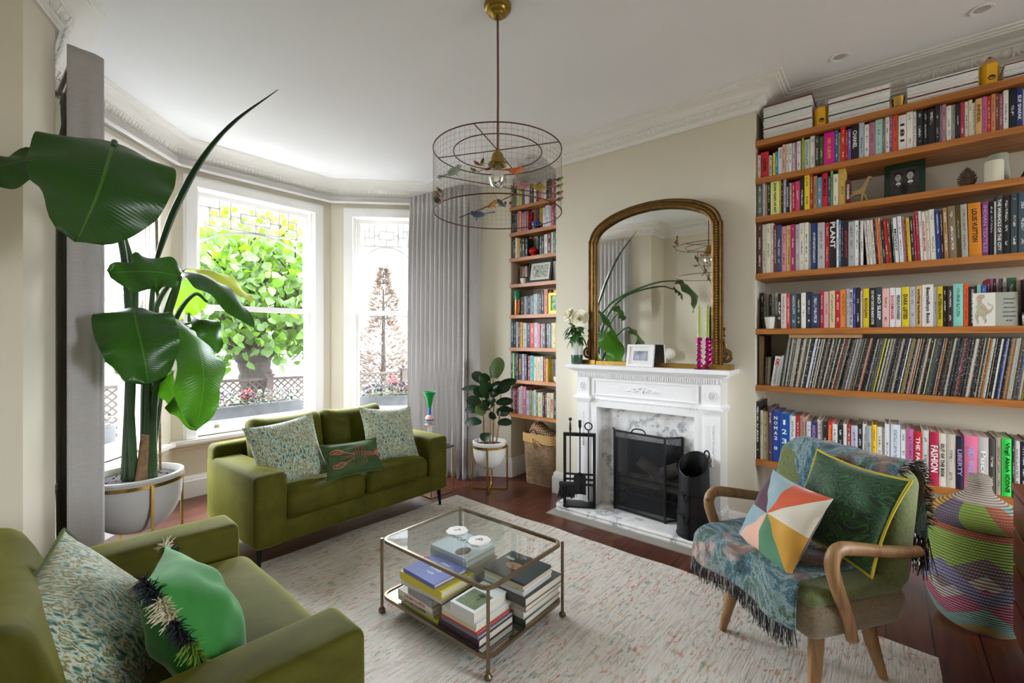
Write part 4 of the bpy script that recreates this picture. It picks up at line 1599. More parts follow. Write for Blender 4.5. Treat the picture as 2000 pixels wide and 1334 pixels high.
pencil(-.310, .068, .118, .152, 'small yellow pencil ornament with black emblem between magazine stacks')
pencil(.417, .072, .112, .160, 'larger yellow pencil ornament with dark tip on the top shelf')
g = MB()
g.lathe([(.0, 0), (.024, 0), (.027, .02), (.032, .062), (.030, .062), (.024, .01), (.0, .008)], 20)
o = g.build('gold_tumbler', pm('gold_lustre', 'c8a050', rough=.15, metal=.9), loc=(.055, 3.40, ZR['A'] + .0005))
tag(o, 'small gold tumbler between magazine stacks on the top shelf', 'tumbler')

gi = thing('giraffe_figurine', 'slim brass giraffe figurine beside the books on its shelf', 'figurine', (-.125, 3.42, ZR['C'] + .0005))
m_bras2 = pm('satin_brass', 'b8a06a', rough=.35, metal=.7)
g = MB()
body = [(-.044, .056), (-.022, .078), (.004, .086), (.016, .098), (.042, .148), (.045, .157), (.064, .147), (.063, .140), (.052, .139), (.036, .100), (.027, .066), (.010, .058), (-.018, .054), (-.036, .044)]
g.add([(x, -.011, z) for x, z in body] + [(x, .011, z) for x, z in body], [tuple(range(len(body))), tuple(range(len(body), 2 * len(body)))[::-1]] + [(i, (i + 1) % len(body), len(body) + (i + 1) % len(body), len(body) + i) for i in range(len(body))])
g.build('body', m_bras2, gi, smooth=0)
for x0_, x1_, y in ((-.036, -.056, -.010), (-.032, -.046, .012), (.018, .012, -.010), (.022, .040, .012)):
    g = MB()
    g.tube([(x0_, y * .4, .062), (x1_ * .9 + x0_ * .1, y, .02), (x1_, y, .0)], [.008, .0055, .0045], 6)
    g.build('leg', m_bras2, gi)

ph = thing('photo_frame', 'dark green glossy photo frame with black and white portrait of two people', 'picture frame', (.082, 3.46, ZR['C'] + .0005), rz=radians(-5))
Mt = Matrix.Rotation(radians(-8), 4, 'X')
m_gframe = pm('bottle_green_lacquer', '10301c', rough=.2, bump=.3, bs=60)
g = MB()
for a in ((-.090, 0, .090, .028), (-.090, .186, .090, .214), (-.090, .028, -.064, .186), (.064, .028, .090, .186)):
    g.box(a[0], -.012, a[1], a[2], .008, a[3], M=Mt)
g.build('frame', m_gframe, ph, smooth=0)
ps = MB()
ps.box(-.066, -.004, .026, .066, .0, .188, M=Mt)
pic = ps.build('portrait', pm('dark_photo_paper', '3a3a3a', rough=.35), ph, smooth=0)
for x, s, hh in ((-.027, .019, .135), (.026, .020, .138)):
    def disc(cx, cz, rx, rz, y, mat, nm):
        q = MB()
        q.prism([(cx + rx * cos(a), cz + rz * sin(a)) for a in [2 * pi * i / 20 for i in range(20)]], 0, .0004, M=Mt @ Matrix(((1, 0, 0, 0), (0, 0, -1, y), (0, 1, 0, 0), (0, 0, 0, 1))))
        q.build(nm, mat, pic, smooth=0)
    dk, md, lt = pm('photo_dark_grey', '2a2a2a', rough=.4), pm('photo_mid_grey', '7c7c7a', rough=.4), pm('photo_pale_grey', 'a6a6a3', rough=.4)
    disc(x, .055, .041, .052, -.0043, dk, 'suit')
    disc(x, hh + .011, s * 1.02, s * 1.05, -.0047, pm('photo_black', '121212', rough=.4), 'hair')
    disc(x, hh - .024, s * .42, s * .7, -.0049, md, 'neck')
    disc(x, hh - .040, s * .62, s * .38, -.0050, m_inkw, 'collar')
    disc(x, hh - .050, s * .2, s * .5, -.0053, md, 'tie')
    disc(x - .001, hh - .002, s * .74, s * 1.06, -.0055, lt, 'face')
    for k in (-1, 1):
        disc(x + k * .0062, hh + .004, .0030, .0011, -.0059, dk, 'eye')
        disc(x + k * .0062, hh + .0075, .0040, .0008, -.0059, dk, 'eyebrow')
    disc(x, hh - .003, .0018, .0040, -.0058, md, 'nose')
    disc(x, hh - .0115, .0056, .0012, -.0059, md, 'mouth')

co = thing('pine_cone', 'large brown pine cone on the shelf between photo frame and candle', 'pine cone', (.335, 3.42, ZR['C'] + .0005))
g = MB()
n = 90
for k in range(n):
    f = (k + .5) / n
    z = .006 + .098 * f
    r = .046 * sin(pi * min(1, .18 + .82 * f)) ** .75 * (1.0 - .25 * f)
    a = k * 2.39996
    d = Vector((cos(a), sin(a), 0))
    up = Vector((0, 0, 1))
    tip = d * r + up * (z + .006)
    side = Vector((-sin(a), cos(a), 0))
    w_ = .0095 * (1.1 - .5 * f)
    root = d * r * .35 + up * (z - .004)
    vs = [root, tip * .75 + root * .25 + side * w_, tip + up * .003, tip * .75 + root * .25 - side * w_, tip * .75 + root * .25 + up * .005]
    g.add([tuple(v) for v in vs], [(0, 1, 4), (1, 2, 4), (2, 3, 4), (3, 0, 4), (0, 3, 2, 1)])
g.lathe([(.0, .0), (.02, .002), (.03, .03), (.02, .08), (.0, .1)], 10)
g.build('scales', pm('cone_scale_brown', '6a5444', rough=.8, var=.4, vs=60), co, smooth=0)
m_wax = pm('ivory_wax', 'd6d2bc', rough=.5, Subsurface_Weight=.15)
cd = thing('pillar_candle', 'thick ivory candle in front of the textured grey vase', 'candle', (.432, 3.40, ZR['C'] + .0005))
g = MB()
g.lathe([(.0, 0), (.036, 0), (.036, .108), (.033, .113), (.0, .112)], 28)
g.build('wax', m_wax, cd)
g = MB()
g.tube([(0, 0, .111), (0, 0, .121)], .0012, 5)
g.build('wick', m_ink, cd)
g = MB()
prof = [(.0, 0), (.046, 0), (.0475, .01)] + [(.0475 - .010 * (i / 24) + (.0012 if i % 2 else 0), .01 + .165 * i / 24) for i in range(25)] + [(.034, .174), (.036, .05)]
g.lathe(prof, 40, fn=lambda a, z: 1 + .018 * (sin(20 * a + z * 300) > 0))
o = g.build('textured_vase', pm('sage_grey_bisque', 'a9ab98', rough=.7), loc=(.462, 3.52, ZR['C'] + .0005))
tag(o, 'tapering grey vase with dimpled texture behind the ivory candle', 'vase')
g = MB()
g.lathe([(.0, 0), (.055, 0), (.05, .02), (.012, .09), (.0, .095)], 5)
o = g.build('dark_sculpture', m_blackmatte, loc=(.57, 3.42, ZR['C'] + .0005), smooth=0)
tag(o, 'dark angular ornament at the far end of the giraffe shelf', 'ornament')


def succulent(name, x, y, z, r, h, label, dark):
    t = thing(name, label, 'plant', (x, y, z))
    g = MB()
    g.lathe([(.0, 0), (r * .72, 0), (r, h), (r * .93, h), (r * .88, h * .85), (0, h * .84)], 24)
    g.build('pot', m_whiteceramic, t)
    g = MB()
    g.lathe([(0, h * .86), (r * .9, h * .86)], 16)
    g.build('soil', pm('dark_soil', '20160f', rough=1), t)
    g = MB()
    random.seed(3)
    for k in range(26):
        a, rr = k * 2.4, r * .85 * sqrt(k / 26)
        p = Vector((rr * cos(a), rr * sin(a), h * .86))
        leaf_blade(g, p, p + Vector((cos(a) * r * .35, sin(a) * r * .35, r * (.55 if k % 3 else .75))), r * .17, fold=.5)
    g.build('leaves', pm(name + '_green', dark, rough=.5), t)


succulent('potted_succulent', -.587, 3.40, ZR['E'] + .0005, .036, .076, 'little succulent in cream pot on the dinosaur card shelf', '4a7034')
succulent('potted_succulent', -2.70, 3.47, ZL[3] + .0005, .040, .052, 'dark little succulent in white pot beside the black picture frame', '24382a')

# greetings card with a dinosaur
ca = thing('greetings_card', 'white greetings card with watercolour dinosaur standing open on the shelf', 'card', (.388, 3.372, ZR['E'] + .0005))
g = MB()
g.box(-.036, -.001, 0, .045, 0, .172, M=Rz(radians(-6)))
fr_ = g.build('front', pm('card_white', 'e2e0d6', rough=.7), ca, smooth=0)
t = NT('watercolour_dinosaur')
v = t.coord()
t.set(Base_Color=t.ramp(t.noise(v, 38, 3), [(.3, '7aa46a'), (.45, 'a8c49a'), (.55, 'c89a86'), (.68, '8ab0a8')]), Roughness=.8)
PX = lambda x, y: ((x - 1512) / 315 * .081 + .0045, (805 - y) / 485 * .172)
dino = [(1412, 420), (1408, 380), (1440, 345), (1500, 338), (1525, 355), (1522, 390), (1490, 410), (1478, 430), (1490, 470), (1530, 510), (1560, 560), (1600, 570), (1630, 530), (1622, 500), (1590, 505),
        (1570, 490), (1566, 465), (1574, 460), (1580, 485), (1612, 490), (1640, 510), (1638, 560), (1610, 605), (1570, 625), (1535, 660), (1545, 700), (1555, 730), (1540, 760), (1520, 770), (1525, 735),
        (1500, 700), (1480, 665), (1450, 650), (1430, 690), (1445, 730), (1440, 765), (1415, 770), (1410, 730), (1390, 690), (1385, 640), (1405, 590), (1418, 540), (1395, 530), (1392, 515), (1415, 505), (1425, 470)]
g = MB()
g.prism([PX(*p) for p in dino], 0, .0004, M=Rz(radians(-6)) @ Matrix(((1, 0, 0, 0), (0, 0, -1, -.0012), (0, 1, 0, 0), (0, 0, 0, 1))))
g.build('dinosaur', t.m, fr_, smooth=0)
g = MB()
g.box(0, 0, 0, .085, .001, .172, M=Rz(radians(14), (.044, -.005, 0)))
bk = g.build('inside_page', pm('grey_card', '8f8f82', rough=.8), ca, smooth=0)
for i, s in enumerate(('kind', 'with baby', 'love', 'much!', 'sweet', 'xx')):
    text('handwriting', s, .018, Rz(radians(14), (.044, -.005, 0)) @ Matrix(((1, 0, 0, .052), (0, 0, -1, -.0008), (0, 1, 0, .138 - i * .022), (0, 0, 0, 1))), m_ink, bk, width=.02 + .006 * (len(s) % 6), height=.008, shear=.5)
g = MB()
g.lathe([(.0, 0), (.022, 0), (.025, .05), (.020, .068), (.019, .068), (.023, .05), (.02, .004), (0, .004)], 20)
o = g.build('glass_dome', pm('thin_clear_glass', 'ffffff', rough=.03, Transmission_Weight=1.0), loc=(.545, 3.40, ZR['E'] + .0005))
tag(o, 'small clear glass jar near the dinosaur card', 'jar')
tp = MB()
pth = bez([(-.475, 3.40, .5578), (-.47, 3.352, .561), (-.478, 3.344, .545), (-.490, 3.342, .515), (-.498, 3.342, .48)], 5)
vs = []
for p in pth:
    vs += [(p.x - .009, p.y, p.z), (p.x + .009, p.y, p.z)]
tp.add(vs, [(2 * i, 2 * i + 1, 2 * i + 3, 2 * i + 2) for i in range(len(pth) - 1)])
o = tp.build('tape_measure', pm('white_tape', 'd8d8d2', rough=.6), loc='auto')
o.modifiers.new('thickness', 'SOLIDIFY').thickness = .001
tag(o, 'white tape measure hanging over the edge of the lowest shelf', 'tape measure')

# ornaments of the narrow bookcase
mg = thing('mug', 'royal blue mug with white lettering on the narrow bookcase', 'mug', (-2.560, 3.475, ZL[1] + .0005))
g = MB()
g.lathe([(.0, 0), (.036, 0), (.040, .006), (.041, .078), (.038, .078), (.037, .008), (0, .008)], 28)
g.build('body', pm('royal_blue_glaze', '163c86', rough=.15), mg)
g = MB()
g.tube(bez([(.039, 0, .062), (.062, .0, .058), (.064, 0, .03), (.040, 0, .018)], 5), .005, 8)
g.build('handle', bpy.data.materials['royal_blue_glaze'], mg)
text('lettering', 'R', .03, Matrix.Rotation(radians(-8), 4, 'Z') @ Matrix(((1, 0, 0, -.004), (0, 0, -1, -.0412), (0, 1, 0, .05), (0, 0, 0, 1))), m_inkw, mg, width=.016, height=.02)
g = MB()
g.lathe([(.0, 0), (.018, 0), (.022, .004), (.026, .02), (.044, .038), (.047, .05), (.040, .066), (.020, .082), (.012, .088), (.010, .084), (0, .08)], 14, fn=lambda a, z: 1 + .05 * sin(7 * a + z * 60))
o = g.build('faceted_vase', pm('glossy_red_glaze', 'b01218', rough=.12), loc=(-2.585, 3.47, ZL[2] + .0005), smooth=20)
tag(o, 'round faceted red vase on the narrow bookcase', 'vase')
pq = thing('picture_frame', 'black framed monochrome print leaning on the narrow bookcase', 'picture frame', (-2.505, 3.45, ZL[3] + .0005), rz=radians(2))
Mt = Matrix.Rotation(radians(-11), 4, 'X')
g = MB()
for a in ((-.132, 0, .132, .020), (-.132, .188, .132, .208), (-.132, .02, -.112, .188), (.112, .02, .132, .188)):
    g.box(a[0], -.012, a[1], a[2], .008, a[3], M=Mt)
g.build('frame', m_blackmatte, pq, smooth=0)
g = MB()
g.box(-.114, -.003, .018, .114, .0, .19, M=Mt)
g.build('mount', pm('ivory_mount', 'dedccc', rough=.8), pq, smooth=0)
t = NT('grey_etching')
v = t.coord()
t.set(Base_Color=t.ramp(t.noise(v, 45, 5, .7), [(.35, '30322e'), (.5, '9a9c90'), (.62, 'c8c8bc')]), Roughness=.6)
g = MB()
g.box(-.085, -.0045, .045, .085, -.003, .165, M=Mt)
g.build('print', t.m, pq, smooth=0)
bo = thing('copper_bottle', 'copper flask with tall green lid at the curtain end of its shelf', 'bottle', (-2.775, 3.465, ZL[4] + .0005))
g = MB()
g.lathe([(.0, 0), (.036, 0), (.037, .004), (.037, .150)], 26)
g.build('flask', pm('polished_copper', 'b87850', rough=.2, metal=1), bo)
g = MB()
g.lathe([(.0375, .150), (.0375, .232), (.034, .238), (0, .238)], 26)
g.build('lid', pm('leaf_green_lacquer', '147048', rough=.3), bo)
gf = thing('picture_frame', 'small gilt framed green picture at the chimney end of its shelf', 'picture frame', (-2.325, 3.445, ZL[4] + .0005))
g = MB()
for a in ((-.066, 0, .066, .026), (-.066, .166, .066, .19), (-.066, .026, -.04, .166), (.04, .026, .066, .166)):
    g.box(a[0], -.008, a[1], a[2], .010, a[3])
g.build('frame', m_gold, gf, smooth=0)
t = NT('green_landscape_picture')
v = t.coord()
t.set(Base_Color=t.ramp(t.noise(v, 25, 4), [(.35, '1c3a2c'), (.5, '5a9a50'), (.65, 'b0c880')]), Roughness=.5)
g = MB()
g.box(-.042, -.002, .024, .042, .004, .168)
g.build('picture', t.m, gf, smooth=0)
for nm, c, x, s, lab in (('dark_ornament', m_blackmatte, -2.366, .024, 'tiny dark cube ornament on top of the gilt picture frame'), ('yellow_ornament', m_inky, -2.318, .026, 'tiny yellow block on top of the gilt picture frame')):
    g = MB()
    g.rbox((0, 0, s / 2), (s * 1.3, .018, s), .004, 2, 1)
    o = g.build(nm, c, loc=(x, 3.446, ZL[4] + .191))
    tag(o, lab, 'ornament')
g = MB()
g.lathe([(.0, 0), (.018, 0), (.030, .02), (.034, .045), (.032, .05), (.027, .02), (0, .006)], 24)
o = g.build('small_bowl', m_whiteceramic, loc=(-2.312, 3.462, ZL[6] + .0005))
tag(o, 'small white bowl at the chimney end of the narrow bookcase', 'bowl')

# ------------------------------------------------------------------ wicker hamper
def weave(name, c1, c2, nx, nz):
    t = NT(name)
    u = t.new('TexCoord').outputs['UV']
    s = t.new('SeparateXYZ', i0=u)
    a = t.math('MULTIPLY', s.outputs[0], nx)
    c = t.math('MULTIPLY', s.outputs[1], nz)
    row = t.math('FLOOR', c)
    sh = t.math('MULTIPLY', t.math('MODULO', row, 2.0), .5)
    wv = t.math('SINE', t.math('MULTIPLY', t.math('ADD', a, sh), 6.2832))
    rz_ = t.math('SINE', t.math('MULTIPLY', t.math('FRACT', c), 3.1416))
    h = t.math('ADD', t.math('MULTIPLY', wv, .5), rz_)
    n_ = t.noise(t.coord(), 30, 3)
    t.set(Base_Color=t.mix(t.ramp(t.math('ADD', t.math('MULTIPLY', n_, .6), t.math('MULTIPLY', h, .25)), [(.25, '000000'), (.75, 'ffffff')]), c1, c2), Roughness=.65)
    t.bump(h, .9, .006)
    return t.m


m_wick = weave('brown_wicker', '6a4c30', 'c09a6c', 44, 42)
ha = thing('wicker_hamper', 'tall brown wicker hamper with tan cloth liner under the narrow bookcase', 'hamper', (-2.475, 3.50, 0))
g = MB()


def ham(u, v, k=1.0):
    a = 2 * pi * u
    sx, sy = .165 + .022 * v, .105 + .022 * v
    c, s_ = cos(a), sin(a)
    q = (abs(c) ** 5 + abs(s_) ** 5) ** (-1 / 5)
    return (sx * q * c * k, sy * q * s_ * k, .455 * v)


g.grid(ham, 64, 20)
g.grid(lambda u, v: ham(1 - u, v, .955), 48, 6)
g.grid(lambda u, v: tuple(Vector(ham(u, 0, v)) + Vector((0, 0, .004))), 32, 2)
g.build('basket', m_wick, ha, smooth=60)
m_liner = pm('tan_liner_cloth', 'a8834f', rough=.9, bump=.3, bs=120)
g = MB()
g.grid(lambda u, v: tuple(Vector(ham(u, 1 - .14 * v)) * 1.0 + Vector((ham(u, 1)[0] * .035 + .004 * sin(u * 60) * v, ham(u, 1)[1] * .05 - .003 * v, .012 * (1 - v)))), 96, 5)
g.grid(lambda u, v: tuple(Vector(ham(1 - u, 1, 1.03 - .12 * v)) + Vector((0, 0, .012 - .05 * v))), 64, 3)
g.tube([tuple(Vector(ham(i / 64, 1, 1.01)) + Vector((0, 0, .012))) for i in range(64)], .006, 6, closed=True)
g.build('liner', m_liner, ha, smooth=70)
g = MB()
g.tube(bez([(-.05, -.135, .43), (-.03, -.155, .415), (-.01, -.145, .41), (.03, -.155, .40), (.06, -.15, .375)], 5), .007, 6)
g.tube(bez([(-.01, -.145, .41), (-.04, -.155, .395), (-.06, -.15, .36)], 5), .006, 6)
g.ball((-.01, -.15, .41), .012, 8, 6)
g.build('tie', m_liner, ha)
for sx, y in ((-.05, -.12), (.13, .03)):
    g = MB()
    g.tube([(sx + .045 * cos(a), y, .455 + .055 * sin(a)) for a in [pi * i / 10 for i in range(11)]], .008, 7)
    g.build('handle', pm('dark_wicker_rope', '4a3626', rough=.8) if sx < 0 else bpy.data.materials['dark_wicker_rope'], ha)
g = MB()
Mb = Matrix.Translation((-2.49, 3.50, .455)) @ Matrix.Rotation(radians(28), 4, 'Y')
g.rbox((0, 0, 0), (.25, .15, .13), .03, 3, 3, M=Mb)
o = g.build('woven_basket', m_wick, loc='auto')
vs_ = o.data.uv_layers.new(name='UVMap')
for lp in o.data.loops:
    q = o.data.vertices[lp.vertex_index].co
    vs_.data[lp.index].uv = ((q.x + q.y) * .8, q.z * 1.2)
tag(o, 'small dark woven basket lying tilted in the mouth of the hamper', 'basket')
# ------------------------------------------------------------------ rug
def rug_mat():
    t = NT('faded_woven_rug')
    v = t.coord()
    st = t.coord(scale=(70, 5, 1))
    st2 = t.coord(scale=(150, 9, 1))
    base = t.ramp(t.noise(st, 1.0, 4, .6), [(.3, 'aaa298'), (.45, 'd2cbc2'), (.6, 'ddd8d0'), (.75, 'c4bcb2')])
    # short dashes of faded colour, gathered in loose patches
    d = t.noise(t.coord(scale=(74, 20, 1)), 1.0, 2, .6)
    patch = t.noise(v, 4.5, 5, .7)
    hue = t.noise(t.coord(scale=(17, 9, 1), loc=(7, 3, 0)), 1.0, 2, .6)
    col = t.ramp(hue, [(.30, '5f7a86'), (.40, '7e9a78'), (.47, 'b99a5e'), (.52, 'c8794e'), (.58, 'bb5848'), (.68, 'c98a72'), (.78, '6f7f8a')], 'CONSTANT')
    m = t.math('MULTIPLY', t.math('GREATER_THAN', d, .57), t.ramp_f(patch, .40, .55))
    base = t.mix(t.math('MULTIPLY', m, .72), base, col)
    fine = t.noise(st2, 1.0, 2, .5)
    base = t.mix(t.math('MULTIPLY', t.math('GREATER_THAN', fine, .63), .35), base, '8a7f72')
    t.set(Base_Color=base, Roughness=.95, Specular_IOR_Level=.1)
    t.bump(t.math('ADD', fine, t.noise(st, 3.0, 3)), .5, .004)
    return t.m


def _rf(s, f, a, b_):
    n = s.new('MapRange', Value=f)
    n.inputs['From Min'].default_value = a
    n.inputs['From Max'].default_value = b_
    return n.outputs[0]


NT.ramp_f = _rf
g = MB()
RX, RY = 3.03, 2.36


def rugf(u, v):
    x, y = (u - .5) * RX, (v - .5) * RY
    e = .006 * sin(u * 23) * (v > .98) + .004 * sin(u * 41 + 1) * (v > .98)
    f = .005 * sin(v * 19) * ((u < .01) - (u > .99))
    return (x + f, y + e, .009 + .002 * sin(u * 17) * sin(v * 13))


g.grid(rugf, 60, 48)
g.box(-RX / 2 + .003, -RY / 2 + .003, 0, RX / 2 - .003, RY / 2 - .003, .006)
o = g.build('rug', rug_mat(), loc=(-1.375, 1.5, .001), rz=radians(-1.6))
tag(o, 'large cream woven rug with faded multicoloured flecks on the floorboards', 'rug')


# ------------------------------------------------------------------ velvet seating
def velvet(name, dark, lightc, tint=(.75, .85, .35, 1)):
    t = NT(name)
    v = t.coord()
    n_ = t.noise(v, 5.0, 4, .6, 1.0)
    t.set(Base_Color=t.ramp(n_, [(.3, dark), (.7, lightc)]), Roughness=.75, Specular_IOR_Level=.15, Sheen_Weight=.6, Sheen_Roughness=.3, Sheen_Tint=tint)
    t.bump(t.math('ADD', t.math('MULTIPLY', t.noise(v, 3.2, 3), 1.0), t.math('MULTIPLY', t.noise(v, 350, 2), .05)), .18, .02)
    return t.m


m_velvet = velvet('olive_velvet', '3a3807', '4c4a0d', (.78, .74, .13, 1))
m_leg = pm('black_metal_leg', '161618', rough=.4, metal=.6)


def splay_leg(parent, x, y, h, dx=0, dy=0, r0=.018, r1=.009, z0=0):
    g = MB()
    g.tube([(x, y, h), (x + dx, y + dy, z0)], [r0, r1], 12)
    return g.build('leg', m_leg, parent)


def creased(amp, k):
    def fn(w, u):
        return (w.x + amp * .4 * sin(k * w.y + 2) * (abs(u[2]) < .9), w.y, w.z + amp * sin(k * w.x * 1.3 + k * .6 * w.y) * (u[2] > .3))
    return fn


sofa = thing('sofa', 'two-seater olive green velvet sofa with its back to the bay window', 'sofa', (-3.14, 1.79, 0))
# local frame: front faces +x
SXF, SXB = .40, -.40
for sy, yy in ((-1, -.638), (1, .638)):
    g = MB()
    g.rbox((.0, yy, .36), (.80, .180, .42), .028, 4, 4, puff=(.004, .006, .010))
    g.build('arm', m_velvet, sofa)
g = MB()
g.rbox((0, 0, .215), (.785, 1.12, .13), .015, 3, 3)
g.build('base', m_velvet, sofa)
g = MB()
g.rbox((-.33, 0, .40), (.14, 1.453, .50), .035, 4, 4, puff=(.0, 0, .012))
g.build('back_frame', m_velvet, sofa)
for yy in (-.275, .275):
    g = MB()
    g.rbox((.055, yy, .350), (.66, .545, .155), .050, 5, 8, puff=(.012, .004, .022), fn=creased(.002, 14))
    g.build('seat_cushion', m_velvet, sofa)
for yy, w_ in ((-.30, .50), (.215, .51)):
    g = MB()
    Mb = Matrix.Translation((-.165, yy, .60)) @ Matrix.Rotation(radians(-13), 4, 'Y')

    def bc(w, u):
        cr = (abs(u[1]) ** 4) * (u[2] > 0) * .022
        return (w.x + .004 * sin(20 * w.y) * u[2], w.y * (1 + .02 * u[2]), w.z + cr - .012 * (1 - u[1] ** 2) * (u[2] > .5))
    g.rbox((0, 0, 0), (.15, w_, .42), .06, 5, 7, M=Mb, puff=(.045, 0, .0), fn=bc)
    g.build('back_cushion', m_velvet, sofa)
for x, y, dx, dy in ((.345, -.685, .012, -.01), (.345, .675, .01, .01), (-.35, -.68, -.01, 0), (-.35, .68, -.01, 0)):
    splay_leg(sofa, x, y, .155, dx, dy, z0=.0125 if x > 0 else 0)

# the armchair in front of the camera
ac = thing('velvet_armchair', 'olive green velvet armchair seen from behind its fringed cushion, nearest the camera', 'armchair', (-1.675, .72, .012), rz=radians(-3.1))
for xx in (-.51, .51):
    g = MB()
    g.rbox((xx, -.42, .36), (.185, .86, .42), .028, 4, 4, puff=(.006, .004, .010))
    g.build('arm', m_velvet, ac)
g = MB()
g.rbox((0, -.42, .215), (.86, .84, .13), .015, 3, 3)
g.build('base', m_velvet, ac)
g = MB()
g.rbox((0, -.775, .42), (1.2, .14, .52), .035, 4, 4)
g.build('back_frame', m_velvet, ac)
g = MB()
g.rbox((0, -.33, .362), (.83, .74, .175), .055, 5, 8, puff=(.004, .012, .026), fn=creased(.003, 12))
g.build('seat_cushion', m_velvet, ac)
g = MB()
Mb = Matrix.Translation((0, -.66, .565)) @ Matrix.Rotation(radians(14), 4, 'X')
g.rbox((0, 0, 0), (.80, .17, .40), .06, 5, 7, M=Mb, puff=(0, .04, 0), fn=lambda w, u: (w.x, w.y + .004 * sin(20 * w.x), w.z + .02 * (abs(u[0]) ** 4) * (u[2] > 0)))
g.build('back_cushion', m_velvet, ac)
for x, y in ((-.5, -.05), (.5, -.05), (-.5, -.78), (.5, -.78)):
    splay_leg(ac, x, y, .155)


# ------------------------------------------------------------------ cushions
def pillow_shape(mb, w, h, T, M, n=22, mi=(0, 0), pinch=.10, plump=.62, wr=.004, seed=0):
    """two pillowy faces meeting in a seam, corners drawn out"""
    rnd = random.Random(seed)
    ph = [rnd.uniform(0, 6) for _ in range(6)]

    def f(sgn):
        def fn(u, v):
            a, c = 2 * u - 1, 2 * v - 1
            e = (1 - a * a) * (1 - c * c)
            sx = 1 - pinch * (1 - abs(c) ** 2.0) * abs(a) ** 1.5 * 0 - pinch * (1 - c * c) * (abs(a) ** 3)
            sy = 1 - pinch * (1 - a * a) * (abs(c) ** 3)
            z = T * (max(0, 1 - a ** 2) ** plump) * (max(0, 1 - c ** 2) ** plump)
            z += wr * e * (sin(9 * a + ph[0] + 3 * c) + sin(11 * c + ph[1] - 4 * a) + sin(7 * (a + c) + ph[2]))
            return (a * w / 2 * sx, c * h / 2 * sy, sgn * z)
        return fn
    mb.grid(f(1), n, n, mi[0], M=M)
    F_ = f(-1)
    mb.grid(lambda u, v: F_(1 - u, v), n, n, mi[1], M=M)

    def edge(k=40):
        pts = []
        for i in range(4 * k):
            s, q = divmod(i, k)
            t_ = q / k
            u, v = ((t_, 0), (1, t_), (1 - t_, 1), (0, 1 - t_))[s]
            pts.append(f(0)(u, v))
        return [M @ Vector(p) for p in pts]
    return edge()


def face_matrix(c, nrm, roll=0):
    """x to the viewer's right, y up, z out of the cushion's face"""
    n_ = Vector(nrm).normalized()
    x = Vector((0, 0, 1)).cross(n_).normalized()
    y = n_.cross(x)
    R_ = Matrix((x, y, n_)).transposed().to_4x4()
    return Matrix.Translation(c) @ R_ @ Matrix.Rotation(radians(roll), 4, 'Z')


def pillow(label, c, nrm, w, h, T, mats, roll=0, piping=None, seed=0, wr=.004, pinch=.10, cat='cushion', group=None):
    M = face_matrix((0, 0, 0), nrm, roll)
    g = MB()
    e = pillow_shape(g, w, h, T, M, mi=(0, len(mats) - 1), seed=seed, wr=wr, pinch=pinch)
    o = g.build('cushion', mats, loc=c, smooth=70)
    tag(o, label, cat, group)
    if piping:
        q = MB()
        q.tube(e, .0055, 6, closed=True)
        q.build('piping', piping, o)
    return o, e, M


def marbled_mat():
    t = NT('marbled_feather_print')
    u = t.new('TexCoord').outputs['UV']
    big = t.noise(u, 2.6, 3, .6, .8)
    wob = t.noise(u, 5.0, 2)
    w = t.new('VectorMath', _operation='ADD', i0=u)
    t.l.new(t.new('CombineXYZ', X=t.math('MULTIPLY', wob, .06), Y=t.math('MULTIPLY', big, .25), Z=0.0).outputs[0], w.inputs[1])
    sc_ = t.new('Mapping', Vector=w.outputs[0])
    sc_.inputs['Scale'].default_value = (46, 13, 1)
    n_ = t.noise(sc_.outputs[0], 1.0, 2, .5)
    f = t.math('ADD', n_, t.math('MULTIPLY', t.math('SUBTRACT', big, .5), .55))
    c = t.ramp(f, [(.26, '24382c'), (.36, '446252'), (.43, '7f9a8c'), (.49, 'bfc1ac'), (.54, '8a7c50'), (.60, '4c5c3c'), (.66, 'b0ac86'), (.74, '5f8278')])
    t.set(Base_Color=c, Roughness=.8, Sheen_Weight=.3)
    t.bump(t.noise(t.coord(), 7, 3), .15, .02)
    return t.m


m_marbled = marbled_mat()
m_sagevelvet = velvet('sage_velvet', '4e5a34', '5f6c40')
m_lobgreen = velvet('dark_sage_velvet', '2f4020', '3f5230', (.6, .8, .4, 1))
pillow('square cushion in marbled grey-green print at the window-plant end of the sofa', (-2.985, 1.352, .63), (.86, -.12, .42), .44, .43, .065, [m_marbled, m_sagevelvet], roll=7, seed=1)
pillow('square cushion in marbled grey-green print at the curtain end of the sofa', (-2.985, 2.135, .62), (.84, -.05, .42), .46, .43, .065, [m_marbled, m_sagevelvet], roll=-6, seed=2)
o, e, M = pillow('oblong green cushion with embroidered orange lobster in the middle of the sofa', (-2.83, 1.725, .535), (.86, .03, .48), .43, .235, .055, [m_lobgreen], roll=-3, piping=m_lobgreen, seed=3)
lob = MB()
m_lob = pm('coral_embroidery', '9a5c44', rough=.8, bump=.4, bs=300)


def LP(x, y):
    a, c = x / .215, y / .1175
    z = .055 * (max(0, 1 - a * a) ** .62) * (max(0, 1 - c * c) ** .62)
    return M @ Vector((x, y, z + .002))


def lob_tube(pts, r):
    P_ = [LP(p.x * 1.12, p.y * 1.45) for p in bez([(x, y, 0) for x, y in pts], 5)]
    k = len(P_)
    lob.tube(P_, r if not isinstance(r, tuple) else [r[0] + (r[1] - r[0]) * i / (k - 1) for i in range(k)], 6)


